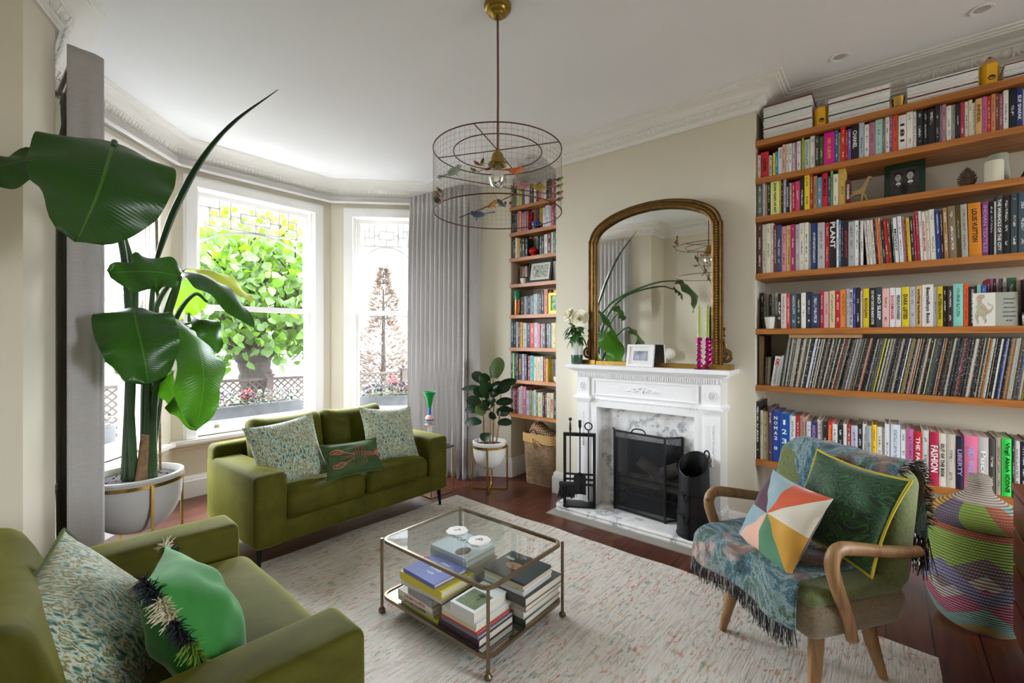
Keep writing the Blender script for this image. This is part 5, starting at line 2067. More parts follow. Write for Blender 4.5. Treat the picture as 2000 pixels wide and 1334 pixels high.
for i in range(9):
    x = -.02 + i * .0165
    hh = .020 - .0014 * i
    for s_ in (-1, 1):
        lob_tube([(x, .001 * s_), (x + .006, s_ * hh * .6), (x - .004, s_ * hh)], .0028)
    lob_tube([(x, -.006), (x + .010, 0), (x, .006)], .0026)
for q in (-1, 0, 1):
    lob_tube([(.125, .003 * q), (.15, .010 * q), (.168, .020 * q)], (.005, .007))
for s_ in (-1, 1):
    lob_tube([(-.02, s_ * .008), (-.055, s_ * .018), (-.085, s_ * .026)], .0035)
    for k in (-1, 1):
        lob_tube([(-.080, s_ * .027), (-.105, s_ * (.030 + .010 * k)), (-.135, s_ * (.033 + .008 * k)), (-.158, s_ * (.031 + .003 * k))], (.006, .003))
    lob_tube([(-.09, s_ * .030), (-.14, s_ * .031)], .0045)
    for k in range(4):
        lob_tube([(-.005 + k * .02, s_ * .018), (.002 + k * .02, s_ * .034), (-.012 + k * .02, s_ * .044)], .0018)
    lob_tube([(-.025, s_ * .004), (-.07, s_ * .003), (-.11, s_ * .006)], .0015)
lob.build('lobster_embroidery', m_lob, o)

pillow('large square cushion in marbled grey-green print against the armchair back', (-1.60, .225, .585), (.46, .64, .58), .47, .45, .085, [m_marbled, m_sagevelvet], roll=14, seed=5, piping=m_sagevelvet)
m_grass = velvet('grass_green_cotton', '2c6a2c', '377a38', (.6, .9, .6, 1))
o, e, M = pillow('bright green cushion with tufted black and cream fringe on the armchair', (-1.475, .42, .575), (.20, .86, .44), .44, .41, .095, [m_grass, m_grass], roll=-12, seed=6)
random.seed(5)
fmats = {'cream': pm('cream_fringe', 'c9c0a4', rough=.9), 'black': pm('navy_fringe', '15161e', rough=.9), 'lime': pm('lime_fringe', '6a8a2c', rough=.9)}
nE = len(e)
seq = ['cream', 'black', 'lime', 'cream', 'black', 'cream', 'black', 'lime']
tufts = {k: MB() for k in fmats}
N_ = M.to_3x3() @ Vector((0, 0, 1))
for i in range(nE):
    if not (0 <= i < 40 or 120 <= i < 160 or i > 156 or 40 <= i < 80):
        continue
    for r_ in range(22):
        p = e[i] + (e[(i + 1) % nE] - e[i]) * random.random()
        out = p.normalized()
        d = (out * random.uniform(.4, 1) + N_ * random.uniform(-.8, .8) + Vector((random.uniform(-.3, .3), random.uniform(-.3, .3), random.uniform(-.3, .3)))).normalized()
        L_ = random.uniform(.020, .040)
        kk = seq[(i // 6) % 8]
        tufts[kk].tube([p, p + d * L_ * .6, p + d * L_ + Vector((0, 0, -.006))], [.0016, .0014, .0007], 3)
for kk, tb in tufts.items():
    q = tb.build('fringe', fmats[kk], o, smooth=0)
    q['kind'] = 'stuff'
    q['label'] = kk + ' tufts of the fringe'

# ------------------------------------------------------------------ retro armchair
RC_O, RC_A = (-.375, 2.135, .012), radians(-34.9)
rc = thing('retro_armchair', 'small green upholstered armchair with bent pale wood arms beside the basket', 'armchair', RC_O, rz=RC_A)
t = NT('moss_green_wool')
v = t.coord()
t.set(Base_Color=t.ramp(t.noise(v, 90, 3), [(.3, '565d30'), (.7, '6a7242')]), Roughness=.9, Sheen_Weight=.3)
t.bump(t.noise(v, 260, 2), .25, .003)
m_moss = t.m
t = NT('oatmeal_wool')
v = t.coord()
t.set(Base_Color=t.ramp(t.noise(v, 110, 3), [(.3, '6e604a'), (.7, '86775c')]), Roughness=.9, Sheen_Weight=.3)
t.bump(t.noise(v, 300, 2), .25, .003)
m_oat = t.m
m_beech = pine_mat('oiled_beech', '785434', '94704a', 'a88458', 2)
g = MB()
g.rbox((0, .13, .335), (.58, .46, .15), .05, 4, 4, fn=lambda w, u: (w.x * (1 + .05 * u[2]), w.y * (1 + .06 * u[2]), w.z))
g.build('seat_base', m_oat, rc)
g = MB()
g.rbox((0, .125, .42), (.575, .45, .06), .028, 4, 5, puff=(0, 0, .015))
g.build('seat', m_moss, rc)
g = MB()
Mb = Matrix.Translation((0, .375, .62)) @ Matrix.Rotation(radians(-12), 4, 'X')
g.rbox((0, 0, 0), (.585, .125, .44), .055, 5, 6, M=Mb, puff=(0, .012, .012), fn=lambda w, u: (w.x * (1 - .03 * u[2]), w.y + .02 * (u[0] ** 2) * -1, w.z))
g.build('backrest', m_moss, rc)
for sx in (-1, 1):
    g = MB()
    P_ = bez([(sx * .295, .40, .545), (sx * .305, .25, .567), (sx * .31, .08, .600), (sx * .31, .0, .612), (sx * .311, -.035, .592), (sx * .310, -.04, .545), (sx * .308, -.005, .45), (sx * .306, .035, .36), (sx * .303, .06, .28)], 5)
    k = len(P_)
    g.tube(P_, [.021 + .004 * sin(pi * i / k) for i in range(k)], 10, up=(1, 0, 0), flat=.9)
    g.build('arm', m_beech, rc)
for x, y, x2, y2 in ((-.20, .02, -.235, -.03), (.20, .02, .235, -.04), (-.18, .28, -.19, .37), (.18, .28, .19, .37)):
    g = MB()
    g.tube([(x, y, .30), (x * .6 + x2 * .4, y * .6 + y2 * .4, .15), (x2, y2, 0.0)], [.029, .025, .016], 14)
    g.build('leg', m_beech, rc)


def throw_mat():
    t = NT('woven_tapestry')
    u = t.new('TexCoord').outputs['UV']
    v = t.coord('UV', scale=(1, 1.9, 1))
    a = t.noise(v, 2.6, 6, .72, 1.1)
    c = t.ramp(a, [(.30, '12262c'), (.40, '1f4650'), (.46, '3c6c78'), (.50, '8ea3a8'), (.54, '4a6a58'), (.60, '2c5248'), (.66, 'b0a8b0'), (.74, '6a5a80')])
    b_ = t.noise(t.coord('UV', scale=(1, 1.9, 1), loc=(4, 2, 0)), 3.4, 4, .6, .7)
    c2 = t.ramp(b_, [(.35, '5a3a30'), (.5, '8a6a5c'), (.58, 'c4b4ac'), (.68, '7a3c3c')])
    c = t.mix(t.ramp_f(t.noise(t.coord('UV', scale=(1, 1.9, 1), loc=(9, 5, 0)), 2.4, 3, .5), .55, .60), c, c2)
    gx = t.noise(t.coord('UV', scale=(230, 420, 1)), 1.0, 1)
    c = t.mix(t.math('MULTIPLY', t.math('GREATER_THAN', gx, .54), .55), c, '20303a')
    c = t.mix(t.math('MULTIPLY', t.math('LESS_THAN', gx, .40), .45), c, 'c8c8c4')
    t.set(Base_Color=c, Roughness=.95, Specular_IOR_Level=.1, Sheen_Weight=.15)
    t.bump(gx, .5, .004)
    return t.m


th = thing('throw_blanket', 'fringed blue-green tapestry throw draped over the green armchair', 'throw', RC_O, rz=RC_A)
prof = bez([(0, .505, .56), (0, .492, .70), (0, .478, .80), (0, .45, .856), (0, .405, .868), (0, .362, .852), (0, .335, .79), (0, .305, .66), (0, .268, .53), (0, .225, .482), (0, .12, .476), (0, .0, .474), (0, -.075, .468),
            (0, -.118, .445), (0, -.135, .40), (0, -.142, .33)], 5)


def thr(u, v):
    k = v * (len(prof) - 1)
    i = min(int(k), len(prof) - 2)
    p = prof[i].lerp(prof[i + 1], k - i)
    # wide over the back, drawn to the window side across the seat
    x0 = -.215 - .105 * max(0, min(1, (v - .3) / .35))
    x1 = .262 - .03 * max(0, min(1, (v - .35) / .2)) + .02 * max(0, (v - .8) / .2)
    x = x0 + (x1 - x0) * u
    w = .006 * (sin(12 * u + 5 * v) + sin(19 * u - 9 * v + 1))
    hang = max(0, (v - .86) / .14)
    y = p.y - w * .8 * (v > .84) - .015 * hang * sin(9 * u)
    z = p.z + (.004 + abs(w) * .7) * (v < .9) - .02 * hang * u
    if x < -.29 and v > .5:
        z -= (abs(x) - .29) * 1.0
    return (x, y, z)


g = MB()
g.grid(thr, 44, 90)
sh = g.build('cloth', throw_mat(), th, smooth=80)
sm = sh.modifiers.new('thickness', 'SOLIDIFY')
sm.thickness = .005
random.seed(9)
for edge, n_, cols, ln in ((lambda q: Vector(thr(q, 1)), 150, ('1c1c1e', '3a3a40', '8a8a88'), (.05, .075)), (lambda q: Vector(thr(q, 0)), 170, ('1c1c1e', '30282a', '54484a'), (.11, .17)),
                           (lambda q: Vector(thr(1, .02 + q * .45)), 170, ('1c1c1e', '5a3a3c', '9a9a94'), (.018, .03))):
    g = MB()
    for i in range(n_ * 2):
        q = random.random()
        p = edge(q)
        L_ = random.uniform(*ln)
        dn = Vector((random.uniform(-.2, .2), random.uniform(-.15, .15), -1))
        if ln[1] < .04:
            dn = Vector((1, random.uniform(-.6, .6), random.uniform(-.6, .6)))
        g.tube([p, p + dn * L_ * .5 + Vector((random.uniform(-.006, .006), random.uniform(-.006, .006), 0)), p + dn * L_], [.0022, .0019, .0012], 3, mi=i % 3)
    q_ = g.build('fringe', [pm('fringe_' + c, c, rough=.9) for c in cols], th, smooth=0)
    q_['kind'] = 'stuff'

t = NT('velvet_patchwork')
v = t.coord('UV', loc=(-.5, -.5, 0))
s = t.new('SeparateXYZ', i0=v)
ang = t.math('DIVIDE', t.math('ADD', t.math('ARCTAN2', s.outputs[1], s.outputs[0]), pi), 2 * pi)
cc = ['3f7a58', '3f7a58', 'b8862c', 'b8862c', 'cfc8b8', 'cfc8b8', 'c2502c', '7f9aa2']
t.set(Base_Color=t.ramp(ang, [(.0, '7f9aa2'), (.125, 'd8a890'), (.25, '4a7e5c'), (.375, 'c08e30'), (.5, 'd2cbbc'), (.625, 'c4522c'), (.75, '8aa4aa'), (.875, '4a1c34')], 'CONSTANT'), Roughness=.8, Sheen_Weight=.5, Sheen_Roughness=.4)
t.bump(t.noise(t.coord(), 9, 3), .12, .02)
m_patch = t.m
pillow('square velvet patchwork cushion in eight coloured triangles on the retro armchair', (-.335, 2.135, .615), (-.62, -.62, .48), .35, .35, .06, [m_patch, pm('brown_velvet', '50382e', rough=.8, sheen=.5)], roll=-2, seed=7, pinch=.07)
t = NT('green_swirl_print')
v = t.coord('UV')
d = t.noise(v, 2.6, 2, .5, 1.5)
f = t.math('FRACT', t.math('MULTIPLY', d, 22.0))
t.set(Base_Color=t.ramp(f, [(.0, '0a1c0c'), (.3, '123c18'), (.55, '256a26'), (.75, '0c2a14'), (1, '0c1220')]), Roughness=.7, Sheen_Weight=.3)
m_swirl = t.m
pillow('square dark green swirl print cushion with yellow piping on the retro armchair', (-.135, 2.225, .69), (-.50, -.74, .42), .375, .375, .058, [m_swirl, m_swirl], roll=-4, piping=pm('yellow_piping', 'b8a828', rough=.7), seed=8)

# ------------------------------------------------------------------ coffee table
ct = thing('coffee_table', 'low two-tier glass coffee table with slim bronze frame on the rug', 'coffee table', (-1.567, 1.595, .012))
TW, TD = .360, .273
m_tm = pm('brushed_champagne_metal', '80705a', rough=.33, metal=1, var=.08, vs=40)


def rrect(hx, hy, r, n=7):
    out = []
    for cx, cy, a0 in ((hx - r, hy - r, 0), (-hx + r, hy - r, pi / 2), (-hx + r, -hy + r, pi), (hx - r, -hy + r, 3 * pi / 2)):
        out += [(cx + r * cos(a0 + pi / 2 * i / (n - 1)), cy + r * sin(a0 + pi / 2 * i / (n - 1))) for i in range(n)]
    return out


for z, nm in ((.345, 'top_rim'), (.072, 'shelf_rim')):
    g = MB()
    o_, i_ = rrect(TW, TD, .05), rrect(TW - .012, TD - .012, .04)
    n_ = len(o_)
    vs = [(x, y, z) for x, y in o_] + [(x, y, z) for x, y in i_] + [(x, y, z + .015) for x, y in o_] + [(x, y, z + .015) for x, y in i_]
    fs = []
    for i in range(n_):
        j = (i + 1) % n_
        fs += [(i, j, n_ + j, n_ + i), (2 * n_ + i, 3 * n_ + i, 3 * n_ + j, 2 * n_ + j), (i, 2 * n_ + i, 2 * n_ + j, j), (n_ + i, n_ + j, 3 * n_ + j, 3 * n_ + i)]
    g.add(vs, fs)
    g.build(nm, m_tm, ct, smooth=30)
g = MB()
g.prism(rrect(TW - .0115, TD - .0115, .04), .3525, .3585)
g.build('glass_top', m_tableglass, ct, smooth=0)
g = MB()
g.prism(rrect(TW - .0115, TD - .0115, .04), .074, .082)
g.build('glass_shelf', pm('silvered_shelf_glass', 'a8a8a0', rough=.08, metal=.9), ct, smooth=0)
for sx in (-1, 1):
    for sy in (-1, 1):
        g = MB()
        x, y = sx * (TW - .012), sy * (TD - .012)
        x, y = sx * TW, sy * (TD - .015)
        x, y = sx * (TW - .006), sy * (TD - .006)
        g.tube([(x, y, .004), (x, y, .360)], .0075, 12)
        g.lathe([(.012, 0), (.017, .004), (.017, .012), (.010, .020), (.0085, .024)], 14, c=(x, y, 0))
        g.build('leg', m_tm, ct)


def flat_book(cx, cy, z, w, d, t_, rz, hexc, label, name='book', title=None, flag='k', magz=False, group='books on the coffee table'):
    """lying flat: spine along the side that faces the armchair (-y)"""
    g = MB()
    k = .0018 if magz else .003
    if magz:
        g.rbox((0, 0, t_ / 2), (w, d, t_), .001, 1, 1)
    else:
        g.box(-w / 2, -d / 2, 0, w / 2, d / 2, k)
        g.box(-w / 2, -d / 2, t_ - k, w / 2, d / 2, t_)
        g.box(-w / 2, -d / 2, k * .8, w / 2, -d / 2 + k, t_ - k * .8)
    o = g.build(name, m_plain, loc=(cx, cy, z), rz=rz, smooth=0)
    o.color = (*lin(hexc)[:3], 0)
    tag(o, label, 'magazine' if name == 'magazine' else 'book', group)
    if not magz:
        p = MB()
        p.box(-w / 2 + .004, -d / 2 + k, k, w / 2 - .004, d / 2 - .004, t_ - k)
        p.build('pages', m_paper, o, smooth=0)
    if title:
        M_ = Matrix(((1, 0, 0, 0), (0, 0, -1, -d / 2 - .0005), (0, 1, 0, t_ / 2), (0, 0, 0, 1)))
        text('title', title, .02, M_, INK[flag], o, width=w * .6, height=t_ * .5)
    return o


Z0 = .0948
z = Z0
X1 = -1.685
for (x0, x1, t_, dep, rz, c, ti, fl, lab) in (
        (-1.79, -1.53, .012, .21, 0, 'c8c04a', None, 'k', 'thin yellow-green book lowest in the stack of dog books'),
        (-1.812, -1.562, .020, .21, 1, 'b8b4ac', 'DOG ENCYCLOPEDIA', 'k', 'grey book with lettered spine under the white dog encyclopedia'),
        (-1.815, -1.565, .026, .21, 0, 'd8d2c4', 'DOG ENCYCLOPEDIA', 'r', 'thick white dog encyclopedia with red spine lettering'),
        (-1.742, -1.552, .034, .20, -4, '8a8a90', None, 'k', 'striped grey book skewed on top of the dog encyclopedia'),
        (-1.79, -1.51, .020, .21, 2, 'c8c4ba', None, 'k', 'pale book directly beneath the yellow book on the coffee table'),
        (-1.80, -1.505, .034, .21, 0, 'd0c028', None, 'k', 'bright yellow book beneath the violet-blue one on the coffee table'),
        (-1.775, -1.545, .019, .20, -2, '5a62a8', None, 'k', 'violet-blue book with white script cover topping the dog book stack')):
    o = flat_book((x0 + x1) / 2, 1.345 + dep / 2, z, x1 - x0, dep, t_, radians(rz), c, lab, title=ti, flag=fl)
    if lab.startswith('violet'):
        for i, s in enumerate(('Letters', 'to my', 'lovely', 'reader')):
            text('cover_script', s, .03, Matrix.Translation((.015, .055 - i * .032, t_ + .0004)), m_inkw, o, width=.06 + .012 * (i % 3), height=.018, shear=.3)
    z += t_ + .0006
z = Z0
for (x0, x1, t_, dep, c, lab) in ((-1.52, -1.28, .034, .225, '3c1c30', 'dark plum hardback lowest in the stack topped by the tree photograph'), (-1.508, -1.283, .013, .23, '6a7480', 'slate blue book second up in the tree photograph stack'),
                                  (-1.505, -1.29, .011, .21, 'b03848', 'thin red-edged book third up in the tree photograph stack'), (-1.503, -1.297, .017, .22, 'd2c49c', 'cream hardback in the middle of the tree photograph stack'),
                                  (-1.502, -1.292, .016, .235, 'd8d8d8', 'broad white book under the tree photograph book'), (-1.450, -1.306, .040, .21, 'dcdcdc', 'small white book with photograph of a lone tree on its cover')):
    o = flat_book((x0 + x1) / 2, 1.345 + dep / 2, z, x1 - x0, dep, t_, 0, c, lab)
    z += t_ + .0006
g = MB()
g.box(-.058, -.088, t_ + .0002, .058, .03, t_ + .0008)
g.build('cover_photo', pm('meadow_green_photo', '6d7a56', rough=.4, var=.3, vs=40), o, smooth=0)
g = MB()
random.seed(1)
for k in range(40):
    a = random.uniform(0, pi)
    r = random.uniform(.002, .018)
    g.box(.015 + r * cos(a) - .002, -.0 + r * sin(a), t_ + .0010, .015 + r * cos(a) + .002, .003 + r * sin(a), t_ + .0014)
g.box(.0145, -.03, t_ + .0009, .017, .01, t_ + .0015)
g.build('cover_tree', pm('dark_tree_print', '3c4436', rough=.5), o, smooth=0)
z = Z0
for (x0, x1, t_, dep, c, ti, lab) in ((-1.852, -1.565, .055, .24, 'b8222a', None, 'thick red book lowest in the rear stack on the coffee table'), (-1.854, -1.563, .074, .245, 'c02a2c', None, 'large red boxed book second up in the rear coffee table stack'),
                                      (-1.81, -1.555, .028, .22, 'c8ccd2', None, 'pale book resting on the large red book on the coffee table'), (-1.808, -1.55, .030, .21, '9aa0aa', None, 'grey book under the topmost book of the rear coffee table stack'),
                                      (-1.806, -1.553, .019, .21, 'c8ccd2', None, 'pale portrait book topping the rear stack beneath the round coasters')):
    o = flat_book((x0 + x1) / 2, 1.54 + dep / 2, z, x1 - x0, dep, t_, 0, c, lab)
    z += t_ + .0006
text('cover_title', 'PORTIES', .03, Matrix.Translation((-.01, .03, t_ + .0004)), m_ink, o, width=.16, height=.028)
g = MB()
g.prism([(.06 + .035 * cos(a), -.055 + .045 * sin(a)) for a in [2 * pi * i / 16 for i in range(16)]], t_ + .0002, t_ + .0007)
g.build('cover_photo', pm('sepia_photo', '7a5a44', rough=.4, var=.4, vs=60), o, smooth=0)
z = Z0
k = 0
for (x0, x1, t_, dep, y0, c, nm, lab) in (
        (-1.49, -1.222, .030, .28, 1.575, '3a4a38', 'book', 'dark green illustrated book lowest in the magazine-topped stack'), (-1.495, -1.225, .034, .275, 1.575, 'b8b4b0', 'book', 'pale book with pink edge low in the magazine-topped stack'),
        (-1.50, -1.215, .030, .28, 1.57, 'a09a92', 'book', 'grey-brown book in the middle of the magazine-topped stack'), (-1.506, -1.205, .038, .28, 1.562, '4a4644', 'book', 'big charcoal book directly under the magazines on the coffee table'),
        (-1.455, -1.222, .010, .215, 1.565, 'cfcfcb', 'magazine', 'white magazine lowest of the magazines on the coffee table'), (-1.45, -1.22, .012, .215, 1.562, 'c0c0bc', 'magazine', 'white magazine second up of those on the coffee table'),
        (-1.452, -1.218, .010, .215, 1.565, 'd0d0cc', 'magazine', 'white magazine third up of those on the coffee table'), (-1.45, -1.217, .016, .21, 1.56, 'b8a890', 'magazine', 'tan-edged magazine under the dark topmost magazine'),
        (-1.452, -1.215, .012, .21, 1.56, '2c3434', 'magazine', 'dark magazine with a face on the cover, topmost on the coffee table')):
    o = flat_book((x0 + x1) / 2, y0 + dep / 2, z, x1 - x0, dep, t_, radians((-1) ** k * .8), c, lab, name=nm, magz=nm == 'magazine')
    z += t_ + .0006
    k += 1
g = MB()
g.prism([(-.01 + .05 * cos(a), -.01 + .028 * sin(a)) for a in [2 * pi * i / 18 for i in range(18)]], t_ + .0002, t_ + .0006)
g.build('cover_photo', pm('skin_toned_photo', '9a7058', rough=.4, var=.35, vs=50), o, smooth=0)
text('cover_title', 'Minim', .03, Matrix.Translation((-.075, .04, t_ + .0004)), m_inkw, o, width=.05, height=.022)
for lt, x, y, lab in (('T', -1.685, 1.612, 'round scalloped white coaster lettered T on the glass table'), ('P', -1.520, 1.602, 'round scalloped white coaster lettered P on the glass table')):
    g = MB()
    g.lathe([(.0, 0), (.052, 0), (.054, .003), (.054, .010), (.051, .012), (.0, .012)], 48, fn=lambda a, z: 1 + .035 * cos(8 * a))
    o = g.build('coaster', m_whiteceramic, loc=(x, y, .3712))
    tag(o, lab, 'coaster', None)
    text('letter', lt, .05, Matrix.Translation((0, 0, .0122)) @ Matrix.Rotation(radians(-25), 4, 'Z'), pm('grey_letter', '55534f', rough=.6), o, width=.026, height=.034)

# ------------------------------------------------------------------ woven basket and chest at the far end
def senegal_mat(name, lid=False):
    t = NT(name)
    u = t.new('TexCoord').outputs['UV']
    s = t.new('SeparateXYZ', i0=u)
    a, h = s.outputs[0], s.outputs[1]
    hn = t.math('MULTIPLY', h, 46 if not lid else 30)
    if lid:
        sec = t.math('FRACT', t.math('ADD', t.math('MULTIPLY', a, 2.0), t.math('MULTIPLY', h, .25)))
        c = t.ramp(sec, [(0, 'b8902c'), (.22, '5c4f6a'), (.40, '7fa02c'), (.62, 'a8502c'), (.80, '7fa39c')], 'CONSTANT')
        c = t.mix(t.math('GREATER_THAN', h, .42), c, 'b5a698')
    else:
        zig = t.math('PINGPONG', t.math('MULTIPLY', a, 4.0), .5)
        k = t.math('ADD', h, t.math('MULTIPLY', zig, .34))
        c = t.ramp(k, [(0, 'b0a294'), (.13, 'b58e2e'), (.27, '74a398'), (.42, 'a84c66'), (.56, 'a99c92'), (.64, '6a585a'), (.76, '7c9c2c'), (1.0, '8aa83a')], 'CONSTANT')
        c = t.mix(t.math('GREATER_THAN', h, .90), c, 'a34e2c')
        zig2 = t.math('PINGPONG', t.math('ADD', t.math('MULTIPLY', a, 4.0), .5), .5)
        c = t.mix(t.math('LESS_THAN', t.math('ABSOLUTE', t.math('SUBTRACT', t.math('ADD', h, t.math('MULTIPLY', zig2, .3)), .62)), .05), c, '6f6a8a')
    st = t.math('FRACT', t.math('ADD', t.math('MULTIPLY', a, 120), t.math('MULTIPLY', t.math('FLOOR', hn), .5)))
    coil = t.math('SINE', t.math('MULTIPLY', t.math('FRACT', hn), 3.1416))
    pl = t.math('LESS_THAN', st, .3)
    c = t.mix(t.math('MULTIPLY', pl, .35), c, 'b8a890')
    c = t.mix(t.math('MULTIPLY', t.math('LESS_THAN', coil, .35), .6), c, '3a2a24')
    t.set(Base_Color=c, Roughness=.7)
    t.bump(t.math('ADD', coil, t.math('MULTIPLY', pl, .3)), .9, .006)
    return t.m


m_sen = senegal_mat('coiled_coloured_grass')
m_senl = senegal_mat('coiled_lid_grass', True)
bk = thing('woven_basket', 'tall lidded basket woven in bright coloured triangles beside the retro armchair', 'basket', (.345, 3.10, 0))


def rev(prof, v0, v1, n=64):
    P_ = bez([(r, 0, z) for r, z in prof], 6)
    m = len(P_)
    return lambda u, v: (lambda p: (p.x * cos(2 * pi * u), p.x * sin(2 * pi * u), p.z))(P_[min(m - 1, int(round(v * (m - 1))))]), m - 1


fn_, m_ = rev([(.125, .0), (.155, .03), (.185, .10), (.200, .20), (.203, .32), (.197, .42), (.185, .505)], 0, 1)
g = MB()
g.grid(fn_, 64, m_)
g.lathe([(.0, .002), (.125, .002)], 32)
g.build('body', m_sen, bk, smooth=70)
fn_, m_ = rev([(.198, .490), (.200, .507), (.185, .530), (.14, .562), (.09, .592), (.055, .62), (.043, .65), (.043, .685), (.030, .708), (.002, .712)], 0, 1)
g = MB()
g.grid(fn_, 64, m_)
g.build('lid', m_senl, bk, smooth=70)

m_rosewood = pine_mat('reddish_rosewood', '4a1e10', '6c2f18', '834024', 1)
dr = thing('chest_of_drawers', 'dark reddish wooden chest of drawers at the edge of the room beside the basket', 'chest', (.80, 2.45, 0))
g = MB()
g.box(-.365, -.42, .10, .37, .40, .715)
g.box(-.385, -.43, .715, .38, .415, .74)
g.build('carcass', m_rosewood, dr, smooth=0)
for i in range(4):
    g = MB()
    z0 = .115 + i * .15
    g.rbox((-.372, -.01, z0 + .07), (.024, .79, .138), .006, 2, 1)
    q = g.build('drawer', m_rosewood, dr)
for x in (-.34, .34):
    for y in (-.38, .36):
        g = MB()
        g.tube([(x, y, .11), (x, y, 0)], [.022, .016], 10)
        g.build('leg', m_rosewood, dr)
# ------------------------------------------------------------------ plants
def leaf_mat(name, dark, mid, rib, trans=.25, tr='5a9a10', rough=.32, veins=46):
    t = NT(name)
    u = t.new('TexCoord').outputs['UV']
    s = t.new('SeparateXYZ', i0=u)
    x = t.math('ABSOLUTE', t.math('SUBTRACT', s.outputs[0], .5))
    wob = t.noise(u, 4.0, 2)
    st = t.math('SINE', t.math('MULTIPLY', t.math('ADD', t.math('SUBTRACT', s.outputs[1], t.math('MULTIPLY', x, .16)), t.math('MULTIPLY', wob, .02)), veins * 6.283))
    c = t.mix(t.math('ADD', t.math('MULTIPLY', st, .15), .5), dark, mid)
    c = t.mix(t.math('LESS_THAN', x, .012), c, rib)
    t.set(Base_Color=c, Roughness=rough, Specular_IOR_Level=.5)
    t.bump(t.math('ADD', t.math('MULTIPLY', st, .3), t.noise(u, 6.0, 2)), .16, .006)
    tl = t.new('BsdfTranslucent', Color=lin(tr))
    mx = t.new('MixShader', Fac=trans)
    t.l.new(t.p.outputs[0], mx.inputs[1])
    t.l.new(tl.outputs[0], mx.inputs[2])
    t.l.new(mx.outputs[0], t.n['Material Output'].inputs['Surface'])
    return t.m


m_bop = leaf_mat('dark_banana_leaf', '12300a', '1c4410', '426a22', .16, '376c08', rough=.32)
m_bopb = leaf_mat('bright_banana_leaf', '1e480a', '2a5a10', '4a7a24', .30, '4f8c0c')
m_bopy = leaf_mat('yellowing_banana_leaf', '76861c', '909c22', 'a8ac48', .45, 'b4bc34')
m_bopl = leaf_mat('backlit_banana_leaf', '4a7a10', '5c9014', '88aa30', .5, '8cc414')
m_stalk = pm('banana_stalk', '33502a', rough=.4, var=.35, vs=8)
m_stalkd = pm('dry_stalk', '8a6a4a', rough=.8, var=.4, vs=30)
m_conc = pm('pale_grey_pot', 'b9b5ae', rough=.55, var=.05, vs=4)
m_soil = pm('potting_soil', '1e150e', rough=1, bump=1, bs=120, var=.5, vs=60)
EYE = Vector((0, 0, 1.36))


def big_leaf(parent, pts, w, mat, fold=.12, wave=.02, side=None, twist=0, nu=10, nv=26, tipr=1.0, peak=.36, droop=0, off=(0, 0, 0), base=.34):
    C_ = bez(pts, 8)
    m = len(C_) - 1
    rows = []
    for j in range(nv + 1):
        v = j / nv
        k = v * m
        i = min(int(k), m - 1)
        p = C_[i].lerp(C_[i + 1], k - i)
        T = (C_[min(m, i + 1)] - C_[max(0, i - 1)]).normalized() if i else (C_[1] - C_[0]).normalized()
        if side:
            S = Vector(side)
        else:
            S = T.cross(EYE - p)
        S = (S - T * S.dot(T)).normalized()
        if twist:
            S = Matrix.Rotation(radians(twist), 3, T) @ S
        N = S.cross(T)
        # width swells quickly, then runs out to the tip
        a = v / peak if v < peak else (v - peak) / (1 - peak)
        ww = w * ((base + (1 - base) * sin(pi / 2 * min(1, a)) ** .9) if v < peak else max(0.0, 1 - a ** 2.1) ** (.62 * tipr) + .004)
        rows.append((p, S, N, ww, v))

    def fn(u, v):
        p, S, N, ww, vv = rows[int(round(v * nv))]
        x = 2 * u - 1
        q = p + S * (x * ww) + N * (fold * abs(x) ** 1.5 * ww + wave * x * sin(vv * 17 + 2 * x) * abs(x)) + Vector((0, 0, -droop * x * x * ww))
        return tuple(q - Vector(off))
    g = MB()
    g.grid(fn, nu, nv)
    return g.build('leaf', mat, parent, smooth=80)


def planter(parent, R, rim, bot, floor_r, rod, zfoot=0, pot=None, rot=0.4):
    """half-round pot hung in a four-legged brass stand, at the parent's origin"""
    g = MB()
    pr = [(.0, bot)]
    H_ = rim - bot
    for i in range(1, 11):
        a = pi / 2 * i / 10
        pr.append((R * .97 * sin(a) ** .8, bot + H_ * .72 * (1 - cos(a))))
    pr += [(R * .975, rim - .02), (R, rim - .015), (R, rim), (R * .92, rim + .003), (R * .90, rim - .012), (R * .88, rim - .05), (0, rim - .052)]
    g.lathe(pr, 40)
    g.build('pot', pot or m_conc, parent)
    g = MB()
    g.lathe([(0, rim - .035), (R * .4, rim - .026), (R * .885, rim - .034)], 28, fn=lambda a, z: 1)
    g.build('soil', m_soil, parent)
    g = MB()
    rr = R * .99
    zr = rim - .035
    pr = [(rr, zr - .014), (rr + .006, zr - .014), (rr + .006, zr + .006), (rr, zr + .006)]
    g.lathe(pr + [pr[0]], 40, cap=False)
    g.build('stand_ring', m_brass, parent)
    for k in range(4):
        a = rot + k * pi / 2
        x, y = (rr + .008) * cos(a), (rr + .008) * sin(a)
        g = MB()
        g.tube([(x, y, zr), (x, y, zfoot + rod)], rod, 4)
        g.build('leg', m_brass, parent, smooth=0)
    g = MB()
    for k in range(2):
        a = rot + k * pi / 2
        x, y = (rr + .008) * cos(a), (rr + .008) * sin(a)
        g.tube([(x, y, zfoot + rod * 1.1 + k * .0005), (-x, -y, zfoot + rod * 1.1 + k * .0005)], rod * .95, 4)
    g.build('cross_brace', m_brass, parent, smooth=0)


